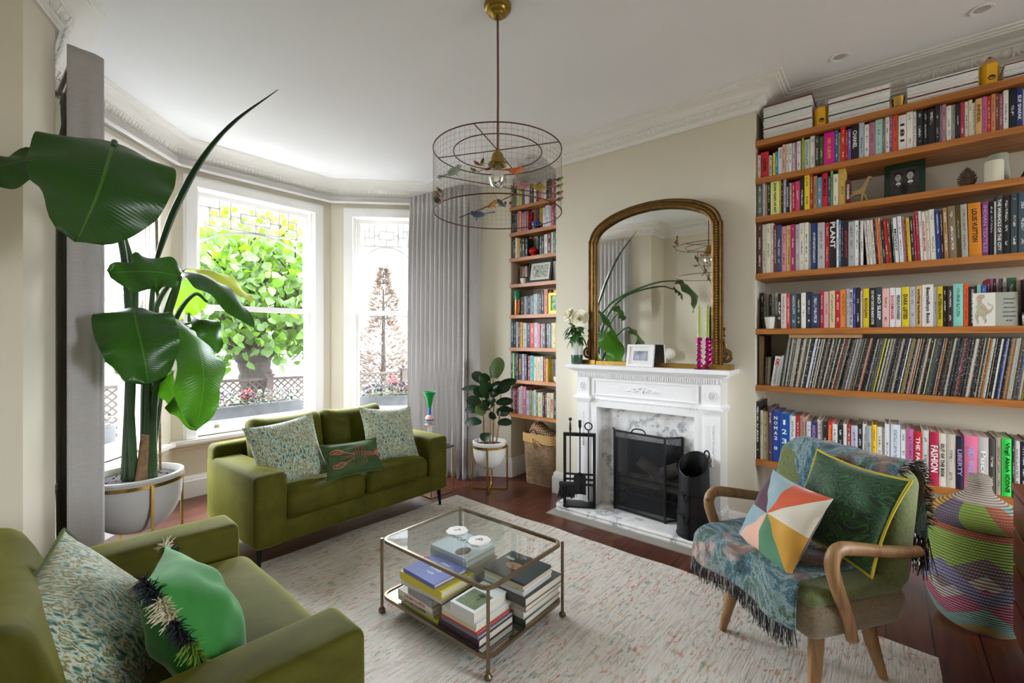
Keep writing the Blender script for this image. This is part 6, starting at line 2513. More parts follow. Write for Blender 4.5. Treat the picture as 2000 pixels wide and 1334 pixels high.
BO = Vector((-3.60, .70, 0))
bp = thing('bird_of_paradise_plant', 'tall broad-leaved green plant in pale round pot on brass legs by the window', 'plant', BO)
planter(bp, .245, .52, .165, .2, .0095, rot=.12)
SH = lambda l: [tuple(Vector(p) - BO) for p in l]
STEMS = {
    'L1': [(-3.587, .66, .485), (-3.446, .664, 1.543), (-3.353, .637, 1.773), (-3.143, .55, 1.959), (-2.677, .454, 2.121), (-2.357, .394, 2.13), (-2.294, .38, 2.099)],
    'L1b': [(-3.627, .654, .479), (-3.495, .649, 1.116), (-3.35, .613, 1.653), (-3.075, .516, 1.969), (-2.678, .323, 2.084), (-2.508, .23, 2.041)],
    'spear': [(-3.492, .729, .485), (-3.455, .734, 1.081), (-3.428, .743, 1.546), (-3.412, .756, 1.825)],
    'L3': [(-3.481, .764, .485), (-3.456, .759, .923), (-3.305, .779, 1.391), (-3.131, .793, 1.624), (-3.055, .791, 1.705)],
    'L4': [(-3.51, .676, .479), (-3.437, .645, .939), (-3.281, .605, 1.275), (-3.109, .578, 1.469), (-2.999, .578, 1.519)],
    'L5': [(-3.48, .739, .485), (-3.481, .764, .92), (-3.42, .84, 1.265), (-3.354, .868, 1.424), (-3.247, .892, 1.416)],
    'L6': [(-3.55, .733, .479), (-3.58, .747, 1.232), (-3.555, .794, 1.554), (-3.481, .855, 1.716), (-3.402, .894, 1.777)],
    'L6y': [(-3.555, .768, .479), (-3.593, .802, 1.23), (-3.64, .867, 1.562), (-3.647, .938, 1.771), (-3.619, .974, 1.824)],
    'L7': [(-3.555, .755, .479), (-3.555, .833, 1.165), (-3.588, .909, 1.495), (-3.521, .99, 1.648), (-3.456, 1.044, 1.597)],
    'L9': [(-3.481, .764, .485), (-3.513, .776, .915), (-3.531, .788, 1.088), (-3.518, .798, 1.12)],
    'L8': [(-3.565, .669, .479), (-3.558, .675, .923), (-3.537, .667, 1.205), (-3.538, .652, 1.237)],
    'L10': [(-3.538, .756, .479), (-3.555, .807, 1.037), (-3.541, .87, 1.394), (-3.475, .963, 1.46)]}
for k, l in STEMS.items():
    g = MB()
    P_ = bez(SH(l), 6)
    n = len(P_)
    g.tube(P_, [(.021 if k not in ('L8', 'L9', 'L10') else .013) * (1 - .68 * i / n) + .0015 for i in range(n)], 8)
    g.build('stem', m_stalk, bp)
big_leaf(bp, SH([(-2.36, .392, 2.135), (-2.239, .361, 2.049), (-2.142, .311, 1.864), (-2.225, .269, 1.703)]), .205, m_bop, fold=.20, wave=.02, peak=.28, tipr=.85, twist=-8, base=.80)
big_leaf(bp, SH([(-2.487, .222, 2.034), (-2.468, .173, 2.026), (-2.436, .095, 1.971), (-2.49, .025, 1.927)]), .085, m_bop, fold=.3, wave=.02)
big_leaf(bp, SH([(-3.055, .791, 1.705), (-3.086, .7, 1.722), (-3.088, .595, 1.714), (-3.141, .5, 1.701)]), .125, m_bop, fold=.15, wave=.03, twist=-6, base=.5)
big_leaf(bp, SH([(-2.999, .578, 1.519), (-2.904, .565, 1.45), (-2.798, .574, 1.286), (-2.817, .598, 1.133)]), .165, m_bop, fold=.2, wave=.03, peak=.30, tipr=.8, base=.6)
big_leaf(bp, SH([(-3.247, .892, 1.416), (-3.134, .894, 1.346), (-3.011, .892, 1.127), (-3.064, .874, .836)]), .165, m_bopb, fold=.16, wave=.025, peak=.32, tipr=.8, base=.5)
big_leaf(bp, SH([(-3.402, .894, 1.777), (-3.238, .964, 1.739), (-3.06, 1.045, 1.608), (-2.916, 1.125, 1.416)]), .080, m_bop, fold=.45, wave=.015, twist=25)
big_leaf(bp, SH([(-3.619, .974, 1.824), (-3.5, 1.072, 1.814), (-3.381, 1.17, 1.721), (-3.229, 1.23, 1.59)]), .095, m_bopy, fold=.2, wave=.015, twist=35)
big_leaf(bp, SH([(-3.456, 1.044, 1.597), (-3.566, 1.018, 1.652), (-3.698, .975, 1.587), (-3.733, .946, 1.483)]), .115, m_bopl, fold=.1, wave=.01, peak=.4, twist=20)
big_leaf(bp, SH([(-3.538, .652, 1.237), (-3.586, .613, 1.268), (-3.58, .554, 1.269), (-3.629, .513, 1.224)]), .07, m_bop, fold=.3)
big_leaf(bp, SH([(-3.598, .603, 1.268), (-3.582, .577, 1.238), (-3.533, .592, 1.163), (-3.462, .65, 1.081)]), .075, m_bopb, fold=.2)
big_leaf(bp, SH([(-3.518, .798, 1.12), (-3.42, .814, 1.093), (-3.299, .849, .958), (-3.251, .928, .798)]), .085, m_bopb, fold=.25, twist=20)
big_leaf(bp, SH([(-3.475, .963, 1.46), (-3.424, 1.005, 1.477), (-3.38, 1.041, 1.394), (-3.347, 1.068, 1.261)]), .09, m_bop, fold=.25, twist=50)
# the rolled new leaf
g = MB()
P_ = bez(SH([(-3.412, .756, 1.80), (-3.339, .777, 1.942), (-3.227, .818, 2.144), (-3.041, .893, 2.392), (-2.838, .982, 2.57), (-2.58, 1.116, 2.724)]), 8)
n = len(P_)
g.tube(P_, [.010 + .009 * sin(pi * min(1, i / n * 1.35)) * (i / n < .74) + 0 if i / n < .74 else .0105 * (1 - (i / n - .74) / .26) + .0006 for i in range(n)], 8)
sp_leaf = g.build('rolled_leaf', m_bop, bp)
sp_leaf['label'] = 'long spear of a still rolled leaf'
g = MB()
g.tube(bez(SH([(-3.47, .70, .48), (-3.468, .71, .63), (-3.46, .718, .775)]), 5), [.034, .032, .030, .029, .028, .027, .026, .025, .024, .022, .02], 9)
q = g.build('dry_stump', m_stalkd, bp)
g = MB()
g.tube(bez(SH([(-3.634, .833, .50), (-3.62, .82, 1.3), (-3.593, .802, 2.241)]), 5), .0075, 7)
for z in (.8, 1.25, 1.7, 2.1):
    g.ball(tuple(Vector((-3.634 + .041 * (z - .5) / 1.74, .833 - .031 * (z - .5) / 1.74, z)) - BO), .0095, 7, 5)
g.build('bamboo_cane', m_stalkd, bp)
g = MB()
random.seed(7)
for i in range(60):
    a, r = random.uniform(0, 6.28), .2 * sqrt(random.random())
    g.rbox((0, 0, 0), (.02, .012, .006), .002, 1, 1, M=Matrix.Translation((r * cos(a), r * sin(a), .492)) @ Euler((random.uniform(-1, 1), random.uniform(-1, 1), random.uniform(0, 6))).to_matrix().to_4x4())
q = g.build('bark_mulch', pm('bark_chips', '4a3020', rough=.9, var=.5, vs=40), bp, smooth=0)
q['kind'] = 'stuff'

# rubber plant
RO = Vector((-2.755, 3.035, 0))
rp = thing('rubber_plant', 'glossy dark rubber plant in white pot on brass stand before the narrow bookcase', 'plant', RO)
planter(rp, .152, .435, .185, .15, .008, pot=m_whiteceramic, rot=.62)
m_rub = leaf_mat('rubber_leaf', '0c1c0c', '122a16', '2c4a28', .06, '2a5a10', rough=.3, veins=26)
m_rubo = leaf_mat('olive_rubber_leaf', '3a4a20', '465626', '6a7a40', .1, '5a7a20', rough=.25, veins=26)
m_bark = pm('pale_brown_twig', '8a6a44', rough=.7, var=.3, vs=30)
random.seed(12)
stems = [(-.05, -.02, -.06, -.05, .92), (.03, -.03, .05, -.06, .98), (.0, .04, -.01, .05, 1.12), (.05, .03, .09, .05, .85)]
for i, (x, y, x2, y2, zt) in enumerate(stems):
    g = MB()
    P_ = bez([(x, y, .40), ((x + x2) / 2 + .01, (y + y2) / 2, (zt + .4) / 2), (x2, y2, zt)], 6)
    g.tube(P_, .008, 7)
    g.build('stem', m_bark, rp)
camdir = Vector((.62, -.77, .15))


def rub_leaf(a, b, w, mat=m_rub, tw=0):
    a, b = Vector(a), Vector(b)
    mid = (a + b) / 2 + Vector((0, 0, .012))
    big_leaf(rp, [tuple(a), tuple(mid), tuple(b)], w, mat, fold=.16, wave=.0, twist=tw, nu=6, nv=12, peak=.5, tipr=.9, off=RO)


def W_(px, py, d):
    l = (px - 1000) / 889 * d
    return Vector((-.6347 * d + .7727 * l, .7727 * d + .6347 * l, 1.36 - (py - 660.2) / 889 * d))


# the leaves one can tell apart, placed by hand round the stems
for (a, b, w, mt, tw) in (
        ((-2.70, 3.05, 1.00), (-2.655, 3.06, 1.19), .062, m_rubo, 10), ((-2.73, 3.03, 1.0), (-2.725, 3.035, 1.13), .03, m_rubo, 40),
        ((-2.75, 3.02, .93), (-2.775, 2.92, 1.03), .055, m_rub, 0), ((-2.78, 3.0, .95), (-2.885, 2.94, 1.04), .05, m_rub, 20), ((-2.79, 3.0, .90), (-2.96, 2.88, .895), .042, m_rub, 55),
        ((-2.72, 2.98, .83), (-2.70, 2.89, .985), .062, m_rub, 0), ((-2.69, 3.03, .87), (-2.56, 3.10, .95), .055, m_rub, 25), ((-2.68, 3.03, .92), (-2.53, 3.15, .985), .048, m_rub, 40),
        ((-2.70, 3.0, .84), (-2.61, 3.0, .96), .058, m_rub, 0), ((-2.80, 2.98, .76), (-2.915, 2.90, .80), .05, m_rub, 15), ((-2.80, 2.98, .70), (-2.93, 2.90, .705), .046, m_rub, 40),
        ((-2.81, 2.99, .60), (-2.945, 2.91, .585), .045, m_rub, 30), ((-2.72, 2.97, .72), (-2.71, 2.90, .82), .052, m_rub, 0), ((-2.76, 2.97, .68), (-2.78, 2.88, .76), .054, m_rubo, 0),
        ((-2.68, 3.04, .78), (-2.55, 3.12, .80), .045, m_rub, 35), ((-2.68, 3.05, .72), (-2.545, 3.13, .72), .04, m_rub, 50), ((-2.67, 3.05, .60), (-2.56, 3.12, .61), .04, m_rub, 30),
        ((-2.70, 3.0, .64), (-2.63, 2.97, .70), .04, m_rub, 10), ((-2.75, 3.06, .87), (-2.70, 3.17, .93), .055, m_rub, 0), ((-2.78, 3.06, .80), (-2.88, 3.12, .86), .05, m_rub, 0),
        ((-2.70, 3.07, .68), (-2.62, 3.17, .70), .05, m_rub, 0), ((-2.74, 2.98, .52), (-2.69, 2.90, .46), .05, m_rub, 20), ((-2.70, 3.02, .89), (-2.625, 2.945, .90), .055, m_rub, 20),
        ((-2.76, 3.0, .85), (-2.83, 2.90, .88), .05, m_rub, 10), ((-2.70, 3.0, .76), (-2.64, 2.92, .80), .05, m_rub, 30)):
    rub_leaf(a, b, w, mt, tw)
g = MB()
g.tube([tuple(Vector((-2.725, 3.05, 1.02)) - RO), tuple(Vector((-2.675, 3.055, 1.20)) - RO)], [.007, .001], 6)
g.build('leaf_sheath', pm('tan_sheath', 'a08058', rough=.6), rp)

# ------------------------------------------------------------------ curtains and their track
t = NT('grey_linen')
v = t.coord()
wv = t.noise(t.coord(scale=(1, 1, 30)), 12, 3)
t.set(Base_Color=t.ramp(t.math('ADD', t.math('MULTIPLY', wv, .4), t.math('MULTIPLY', t.noise(v, 220, 2), .6)), [(.3, 'aeaaa8'), (.7, 'c8c4c2')]), Roughness=.9, Specular_IOR_Level=.1)
tl = t.new('BsdfTranslucent', Color=lin('b0aca6'))
mx = t.new('MixShader', Fac=.18)
t.l.new(t.p.outputs[0], mx.inputs[1])
t.l.new(tl.outputs[0], mx.inputs[2])
t.l.new(mx.outputs[0], t.n['Material Output'].inputs['Surface'])
m_linen = t.m


def curtain(name, label, path, z0, z1, folds, amp, loc, flat=None, n=260, flare=1.0, lean=(0, 0)):
    P_ = bez([(x, y, 0) for x, y in path], 10)
    L_ = [0]
    for a, c in zip(P_, P_[1:]):
        L_.append(L_[-1] + (c - a).length)
    tot = L_[-1]

    def at(s):
        s = max(0, min(tot, s))
        for i in range(len(L_) - 1):
            if L_[i + 1] >= s:
                k = (s - L_[i]) / max(1e-9, L_[i + 1] - L_[i])
                T = (P_[i + 1] - P_[i]).normalized()
                return P_[i].lerp(P_[i + 1], k), T
        return P_[-1], (P_[-1] - P_[-2]).normalized()
    rnd = random.Random(len(label))
    ph = [rnd.uniform(-.5, .5) for _ in range(folds + 2)]

    def fn(u, v):
        p, T = at(u * tot)
        N = Vector((T.y, -T.x, 0))
        fi = u * folds
        k = int(fi)
        local = ph[k] + (ph[min(k + 1, folds)] - ph[k]) * (fi - k)
        a = amp * (.35 + .65 * min(1, (1 - v) / .16)) * (1 + .15 * sin(5 * u + 3 * v))
        if flat and (u < flat[0] or u > flat[1]):
            a *= .12
        w = sin(2 * pi * fi + local * (1 - v) * .8)
        w = abs(w) ** .8 * (1 if w > 0 else -1)
        top = 1 - v
        a2 = a
        pinch = math.exp(-((top - .055) / .02) ** 2)
        a2 *= 1 - .5 * pinch
        q = p + N * (w * a2) + T * (.006 * sin(4 * pi * fi) * top)
        sl = (flare - 1) * (u - .5) * tot * top
        q = q + T * sl + Vector((*lean, 0)) * top
        return (q.x, q.y, z0 + (z1 - z0) * v + .004 * sin(fi * 6) * (v < .01))
    g = MB()
    g.grid(fn, n, 34)
    th_ = thing(name, label, 'curtain', loc)
    g.v = [tuple(Vector(q) - Vector(loc)) for q in g.v]
    o = g.build('drop', m_linen, th_, smooth=80)
    sm = o.modifiers.new('thickness', 'SOLIDIFY')
    sm.thickness = .004
    # pinch pleat stitching at the heading
    for k in range(1, folds, 2):
        h = MB()
        p, T = at((k + .25) / folds * tot)
        N = Vector((T.y, -T.x, 0))
        for e in (-1, 0, 1):
            q = p + N * amp * .3 + T * .010 * e
            h.tube([tuple(q + Vector((0, 0, z1 - .004)) - Vector(loc)), tuple(q + N * .008 + Vector((0, 0, z1 - .06)) - Vector(loc)), tuple(p + N * amp * .2 + Vector((0, 0, z1 - .115)) - Vector(loc))], [.006, .008, .004], 6)
        h.build('pinch_pleat', m_linen, th_)
    return th_


curtain('curtain', 'long grey pleated curtain bunched at the side of the bay nearest the narrow bookcase',
        [(-3.86, 3.01), (-3.7, 3.02), (-3.4, 3.05), (-3.16, 3.07), (-3.09, 3.10), (-3.06, 3.16), (-3.05, 3.235)], .012, 2.835, 15, .030, (-3.4, 3.07, 0), flat=(-.1, .86), lean=(-.01, -.01))
curtain('curtain', 'long grey curtain on the opposite side of the bay beside the tall plant',
        [(-3.82, .40), (-3.5, .41), (-3.2, .44), (-3.135, .475), (-3.11, .46), (-3.10, .42), (-3.098, .338)], .012, 2.800, 12, .030, (-3.4, .42, 0), flat=(-.1, .80))

tk = MB()
sweep(tk, [LOOP[i] for i in (4, 5, 6, 7)], [(.001, 2.80), (.060, 2.80), (.062, 2.802), (.062, 2.862), (.001, 2.864)])
o = tk.build('curtain_track_cover', pm('pale_grey_pelmet', 'bdb9b6', rough=.7), loc='auto', smooth=0)
tag(o, 'pale grey band of curtain track running round the bay under the cornice', 'curtain track')
tk = MB()
sweep(tk, [LOOP[3], LOOP[4], LOOP[5], LOOP[6], LOOP[7], LOOP[8]], [(.066, 2.787), (.084, 2.787), (.084, 2.805), (.066, 2.805), (.066, 2.787)])
o = tk.build('curtain_rail', m_white, loc='auto', smooth=0)
tag(o, 'slim white curtain rail following the bay below the grey band', 'curtain rail')

# ------------------------------------------------------------------ birdcage pendant
LC = Vector((-1.489, 1.701, 0))
R_, ZT, ZB = .316, 2.283, 1.978
m_rust = pm('dark_rusty_wire', '5a3424', rough=.5, metal=.6)
m_fine = pm('fine_grey_wire', '9a9084', rough=.5, metal=.5)
m_abrass = pm('aged_brass_fitting', '9a8038', rough=.32, metal=.95)
lp = thing('pendant_lamp', 'round wire birdcage pendant lamp with toy birds hanging over the coffee table', 'pendant lamp', LC)
g = MB()
g.lathe([(.010, 2.950), (.022, 2.952), (.034, 2.957), (.038, 2.963), (.037, 2.967), (.050, 2.971), (.055, 2.980), (.054, 2.985), (.064, 2.990), (.068, 3.0), (.067, 3.0105)], 30)
g.build('ceiling_rose', m_abrass, lp)
g = MB()
g.tube([(0, 0, 2.955), (.002, 0, 2.6), (0, 0, 2.29)], .0055, 8)
g.build('flex', pm('brown_braided_flex', '6b4a34', rough=.7), lp)
g = MB()
g.lathe([(.0, 2.30), (.010, 2.30), (.013, 2.285), (.026, 2.272), (.031, 2.255), (.034, 2.238), (.048, 2.225), (.049, 2.218), (.044, 2.222), (.030, 2.236), (.0, 2.27)], 26)
g.build('lamp_holder', m_abrass, lp)
t = NT('half_silvered_bulb')
s = t.new('SeparateXYZ', i0=t.new('TexCoord').outputs['Object'])
low = t.math('LESS_THAN', s.outputs[2], 2.158)
pr2 = t.new('BsdfGlossy', Color=(.9, .9, .9, 1), Roughness=.04)
tr2 = t.new('BsdfTransparent', Color=(.95, .95, .93, 1))
gl2 = t.new('BsdfGlossy', Color=(1, 1, 1, 1), Roughness=.02)
m0 = t.new('MixShader', Fac=.10)
t.l.new(tr2.outputs[0], m0.inputs[1])
t.l.new(gl2.outputs[0], m0.inputs[2])
mx = t.new('MixShader', Fac=low)
t.l.new(m0.outputs[0], mx.inputs[1])
t.l.new(pr2.outputs[0], mx.inputs[2])
t.l.new(mx.outputs[0], t.n['Material Output'].inputs['Surface'])
g = MB()
g.lathe([(.014, 2.236), (.016, 2.218), (.024, 2.20), (.038, 2.18), (.044, 2.158), (.043, 2.14), (.034, 2.118), (.018, 2.107), (.0, 2.104)], 26)
g.build('bulb', t.m, lp)
g = MB()
for z in (ZT, ZB):
    g.tube(circ((0, 0), R_, 64, z), .0030, 6, closed=True)
g.tube(circ((0, 0), R_ * .69, 56, ZT - .006), .0028, 6, closed=True)
for a in (.3, 1.95, 3.6, 5.1):
    g.tube([(0, 0, 2.292), (R_ * cos(a), R_ * sin(a), ZT)], .0026, 5)
g.build('frame', m_rust, lp)
g = MB()
NV = 76
for k in range(NV):
    a = 2 * pi * k / NV
    x, y = R_ * cos(a), R_ * sin(a)
    g.tube([(x, y, ZT), (x, y, ZB)], .0005, 3)
for k in range(1, 12):
    g.tube(circ((0, 0), R_, 60, ZB + (ZT - ZB) * k / 12), .0005, 3, closed=True)
g.build('wire_mesh', m_fine, lp, smooth=0)


def onl(px, py, d):
    return W_(px, py, d) - LC


for pts in ([onl(856, 343, 2.10), onl(930, 356, 2.25), onl(1003, 369, 2.42)], [onl(897, 425, 2.12), onl(965, 398, 2.3), onl(1008, 378, 2.45)], [onl(1003, 369, 2.42), onl(1060, 377, 2.4), onl(1083, 380, 2.38)], [onl(1003, 350, 2.42), onl(1004, 388, 2.42)]):
    g = MB()
    g.tube(bez([tuple(p) for p in pts], 5), .0024, 5)
    g.build('twig_perch', m_rust, lp)
feather = {}


def fm(c):
    if c not in feather:
        feather[c] = pm('feather_' + c, c, rough=.85, var=.25, vs=60, sheen=.3)
    return feather[c]


def bird(p, s, head, up, c1, c2, lab):
    """a feather bird: head = direction it looks, up = tilt of the back"""
    s *= 1.4
    h = Vector(head).normalized()
    u = Vector((0, 0, 1))
    sd = u.cross(h).normalized()
    u = h.cross(sd)
    M = Matrix(((h.x, sd.x, u.x, p[0]), (h.y, sd.y, u.y, p[1]), (h.z, sd.z, u.z, p[2]), (0, 0, 0, 1))) @ Matrix.Rotation(radians(-up), 4, 'Y')
    g = MB()
    prof = [(.0, -1.15), (.20, -.95), (.38, -.5), (.46, -.05), (.42, .3), (.32, .58)]
    Mr = M @ Matrix.Scale(s, 4) @ Matrix.Rotation(pi / 2, 4, 'Y')
    g.lathe(prof, 12, M=Mr, cap=False)
    g.ball((.68 * s, 0, .16 * s), .33 * s, 10, 7, M=M)
    g.tube([M @ Vector((.98 * s, 0, .14 * s)), M @ Vector((1.28 * s, 0, .08 * s))], [.10 * s, .01 * s], 6, mi=1)
    for k in (-1, 0, 1):
        g.add([M @ Vector(q) for q in ((-.6 * s, -.12 * s, .1 * s), (-.6 * s, .12 * s, .1 * s), (-2.5 * s, (.26 * k + .14) * s, .5 * s), (-2.5 * s, (.26 * k - .14) * s, .5 * s))], [(0, 1, 2, 3)], 1)
    for k in (-1, 1):
        g.ball((-.2 * s, .37 * k * s, .08 * s), (.68 * s, .10 * s, .30 * s), 10, 6, 1, M=M)
        g.ball((.82 * s, .27 * k * s, .24 * s), .05 * s, 6, 4, 2, M=M)
        g.tube([M @ Vector((.05 * s, .15 * k * s, -.5 * s)), M @ Vector((.1 * s, .15 * k * s, -.85 * s))], .03 * s, 4, mi=2)
    o = g.build('bird', [fm(c1), fm(c2), m_ink], lp, smooth=60)
    o['label'] = lab


right_, left_ = Vector((.77, .63, 0)), Vector((-.77, -.63, 0))
toward = Vector((.63, -.77, 0))
bird(onl(888, 334, 2.12), .026, right_ + toward * .4, 25, '9aa596', '8a9688', 'pale grey-green bird')
bird(onl(932, 419, 2.13), .024, left_ - Vector((0, 0, .3)), 20, '4c5a72', '39465c', 'slate blue bird')
bird(onl(1021, 362, 2.40), .026, left_ - Vector((0, 0, .6)), 40, 'c08a84', 'b06a68', 'pink bird')
bird(onl(1052, 366, 2.40), .026, left_ - Vector((0, 0, .6)), 38, 'b89a1c', '8f7a18', 'mustard yellow bird')
bird(onl(1008, 334, 2.25), .024, right_ + Vector((0, 0, .1)), 0, 'd8702c', 'c85a1c', 'orange bird')
bird(onl(962, 399, 2.28), .019, right_ + Vector((0, 0, .5)), 10, 'b8781c', 'a0701c', 'amber bird')
bird(onl(978, 397, 2.30), .019, left_ + right_ * 1.9 - Vector((0, 0, .4)), -20, '6a6456', '4a463c', 'grey-brown bird')
bird(onl(942, 317, 2.55), .016, left_ * .2 - Vector((0, 0, 1)), 10, 'a8842c', '2c2a22', 'black and yellow bird')
bird(onl(931, 319, 2.55), .014, left_, 30, 'a83838', '6a2c2c', 'red bird')
bird(onl(924, 332, 2.55), .014, left_ + toward, 10, '7a8a2c', '3c3a26', 'moss green bird')
bird(onl(954, 330, 2.56), .013, right_, 20, '9a4a50', '5a3c40', 'rose bird')
bird(onl(1003, 372, 2.44), .018, left_ + Vector((0, 0, .4)), 30, '6c5c2c', '4a4020', 'olive brown bird')
for (px, py, d, c1, c2, nm) in ((1093, 350, 2.3, '6a7030', '3a3c24', 'olive'), (1093, 363, 2.3, 'a8902c', '5a5234', 'gold'), (1093, 377, 2.3, 'b0642c', '4a3c34', 'russet'), (1093, 389, 2.3, '9a4a3c', '4a3430', 'brick red')):
    bird(onl(px, py, d), .0135, right_ + toward * .3, 15, c1, c2, nm + ' bird clipped to the rim')
for (px, py, d, c1, c2, nm) in ((858, 372, 2.1, 'b08a4c', '3a3024', 'tan'), (854, 380, 2.1, 'b08088', '6a4a4c', 'dusky pink'), (855, 389, 2.1, '8a5a5c', '4a3a34', 'plum'), (852, 393, 2.1, '5a6a34', '33381f', 'green')):
    bird(onl(px, py, d), .0135, left_ + Vector((0, 0, .4)), 20, c1, c2, nm + ' bird clipped to the rim')
for (px, py, c, nm) in ((987, 397, '3c4a5c', 'blue'), (997, 397, 'a02830', 'scarlet'), (1005, 397, '7a8a6c', 'sage')):
    bird(onl(px, py, 2.42), .011, toward, 0, c, c, 'tiny ' + nm + ' bird')

# ------------------------------------------------------------------ ceiling downlights
for i, (x, y, lab) in enumerate(((-.209, 3.278, 'recessed ceiling downlight over the wide bookcase, closer to the mantelpiece'), (.372, 3.257, 'recessed ceiling downlight over the wide bookcase, towards the chest of drawers'),
                                 (-2.524, 3.316, 'recessed ceiling downlight in front of the narrow bookcase'))):
    dl = thing('downlight', lab, 'downlight', (x, y, 3.0095), group='recessed downlights')
    g = MB()
    g.lathe([(.030, -.001), (.046, -.001), (.048, -.006), (.044, -.009), (.032, -.006), (.030, -.001)], 28, cap=False)
    g.build('rim', m_white, dl)
    g = MB()
    g.lathe([(.0, -.003), (.031, -.003)], 20)
    g.build('lens', pm('frosted_lens_%d' % i, 'b8b8b8', rough=.4), dl)

# ------------------------------------------------------------------ side table and totem candle holder
sd_ = thing('side_table', 'small dark-topped side table with brass frame behind the far sofa arm', 'side table', (-3.12, 2.665, 0))
g = MB()
g.rbox((0, 0, .402), (.32, .27, .016), .004, 2, 1)
g.build('table_top', pm('smoked_stone_top', '2a2828', rough=.25), sd_)
for sx in (-1, 1):
    g = MB()
    x = sx * .152
    g.tube([(x, -.127, .006), (x, .127, .006), (x, .127, .394), (x, -.127, .394)], .006, 4, closed=True)
    g.build('frame', m_brass, sd_, smooth=0)
g = MB()
for y in (-.127, .127):
    g.tube([(-.152, y, .006), (.152, y, .006)], .0055, 4)
g.build('stretcher', m_brass, sd_, smooth=0)
to = thing('candle_holder', 'tall stacked candle holder of green funnel, blue neck and pink ball by the curtain', 'candle holder', (-3.155, 2.68, .4105))
zz = .0
for nm, pr, c, rg in (('column', [(.0, 0), (.045, 0), (.045, .008), (.020, .014), (.017, .17), (.0, .17)], 'd8d4cc', .5), ('saucer', [(.0, .170), (.043, .172), (.046, .178), (.0, .182)], 'd89aa8', .4)):
    g = MB()
    g.lathe(pr, 24)
    g.build(nm, pm('totem_' + nm, c, rough=rg), to)
g = MB()
g.lathe([(.0, .182), (.022, .184), (.036, .196), (.0405, .214), (.041, .2165)], 26, cap=False)
g.build('teal_ball_half', pm('totem_teal', '8ab8b0', rough=.35), to)
g = MB()
g.lathe([(.041, .2165), (.0415, .222), (.041, .2265)], 26, cap=False)
g.build('navy_stripe', pm('totem_navy', '2c3460', rough=.35), to)
g = MB()
g.lathe([(.041, .2265), (.038, .242), (.028, .256), (.012, .263), (.0, .263)], 26, cap=False)
g.build('pink_ball_half', pm('totem_pink', 'dc9c98', rough=.35), to)
g = MB()
g.lathe([(.0, .263), (.0145, .263), (.0145, .322), (.0, .322)], 20)
g.build('blue_neck', pm('totem_blue', '1c5a9c', rough=.4), to)
g = MB()
g.lathe([(.0, .322), (.014, .322), (.018, .345), (.034, .42), (.056, .466), (.055, .468), (.048, .462), (.0, .40)], 30, fn=lambda a, z: 1 + .03 * cos(12 * a) * (z > .33))
g.build('green_funnel', pm('totem_green', '147a3a', rough=.2), to)

# a globe lamp by the short return wall: seen only in the mirror
gl_ = thing('globe_lamp', 'white glass globe lamp on a slim stem, seen reflected in the overmantel mirror', 'lamp', (-2.70, -.06, 0))
g = MB()
g.ball((0, 0, 1.13), .09, 24, 16)
g.build('globe', pm('opal_glass', 'e6e2d8', rough=.2), gl_)
g = MB()
g.tube([(0, 0, .02), (0, 0, 1.05)], .008, 8)
g.build('stem', m_brass, gl_)
g = MB()
g.lathe([(.0, .022), (.10, .020), (.11, .012), (.11, 0)], 24)
g.build('base', m_brass, gl_)
# ------------------------------------------------------------------ the front garden outside the bay
m_pave = pm('pale_paving', '3a3a38', rough=.9, var=.1)
g = MB()
g.box(-40, -25, -.75, -4.9, 30, -.7)
o = struct(g.build('ground', m_pave, smooth=0))
m_zinc = pm('dull_zinc_trough', '6e7074', rough=.6, metal=.0, var=.2, vs=8)


def trough(name_label, M, u0, u1, seed):
    random.seed(seed)
    t = thing('window_box', name_label, 'window box', tuple(M @ Vector(((u0 + u1) / 2, .36, .50))))
    O = Matrix.Translation(-Vector(t.location)) @ M
    g = MB()
    a, c = .25, .45
    g.box(u0, a, .505, u1, a + .008, .70, M=O)
    g.box(u0, c - .008, .505, u1, c, .70, M=O)
    g.box(u0, a, .505, u0 + .008, c, .70, M=O)
    g.box(u1 - .008, a, .505, u1, c, .70, M=O)
    g.box(u0, a, .505, u1, c, .512, M=O)
    for z in (.53, .685):
        g.box(u0 - .004, a - .006, z, u1 + .004, a, z + .012, M=O)
    g.build('box', m_zinc, t, smooth=0)
    g = MB()
    g.box(u0 + .008, a + .008, .6, u1 - .008, c - .008, .685, M=O)
    g.build('soil', m_soil, t, smooth=0)
    g = MB()
    for k in range(420):
        u, y = random.uniform(u0 + .02, u1 - .02), random.uniform(a - .02, c + .02)
        z = .69 + random.random() ** 1.5 * .13
        d = Vector((random.uniform(-1, 1), random.uniform(-1, 1), random.uniform(-.2, 1))).normalized() * random.uniform(.02, .045)
        p = Vector((u, y, z))
        leaf_blade(g, O @ p, O @ (p + d), .011, n=3)
    q = g.build('foliage', m_boxleaf, t, smooth=0)
    for cm, nf, hh in (('fwhite', 46, .85), ('fviolet', 22, .84), ('fpink', 12, .85)):
        g = MB()
        for k in range(nf):
            u, y, z = random.uniform(u0 + .03, u1 - .03), random.uniform(a, c), random.uniform(.74, hh)
            for r in range(5):
                an = r * 1.2566
                p = Vector((u, y, z))
                leaf_blade(g, O @ p, O @ (p + Vector((cos(an) * .02, -.008, sin(an) * .02))), .011, nrm=(0, -1, .2), n=2)
        g.build('blossom', FL[cm], t, smooth=0)['kind'] = 'stuff'
    return t, O


m_boxleaf = pm('box_foliage', '2c4414', rough=.6, var=.5, vs=30)
FL = {'fwhite': pm('white_pansy', '84847e', rough=.8), 'fviolet': pm('violet_pansy', '34205a', rough=.8), 'fpink': pm('pink_pansy', '7a4a5c', rough=.8)}
m_ger = pm('geranium_red', '800810', rough=.8, var=.3, vs=50)


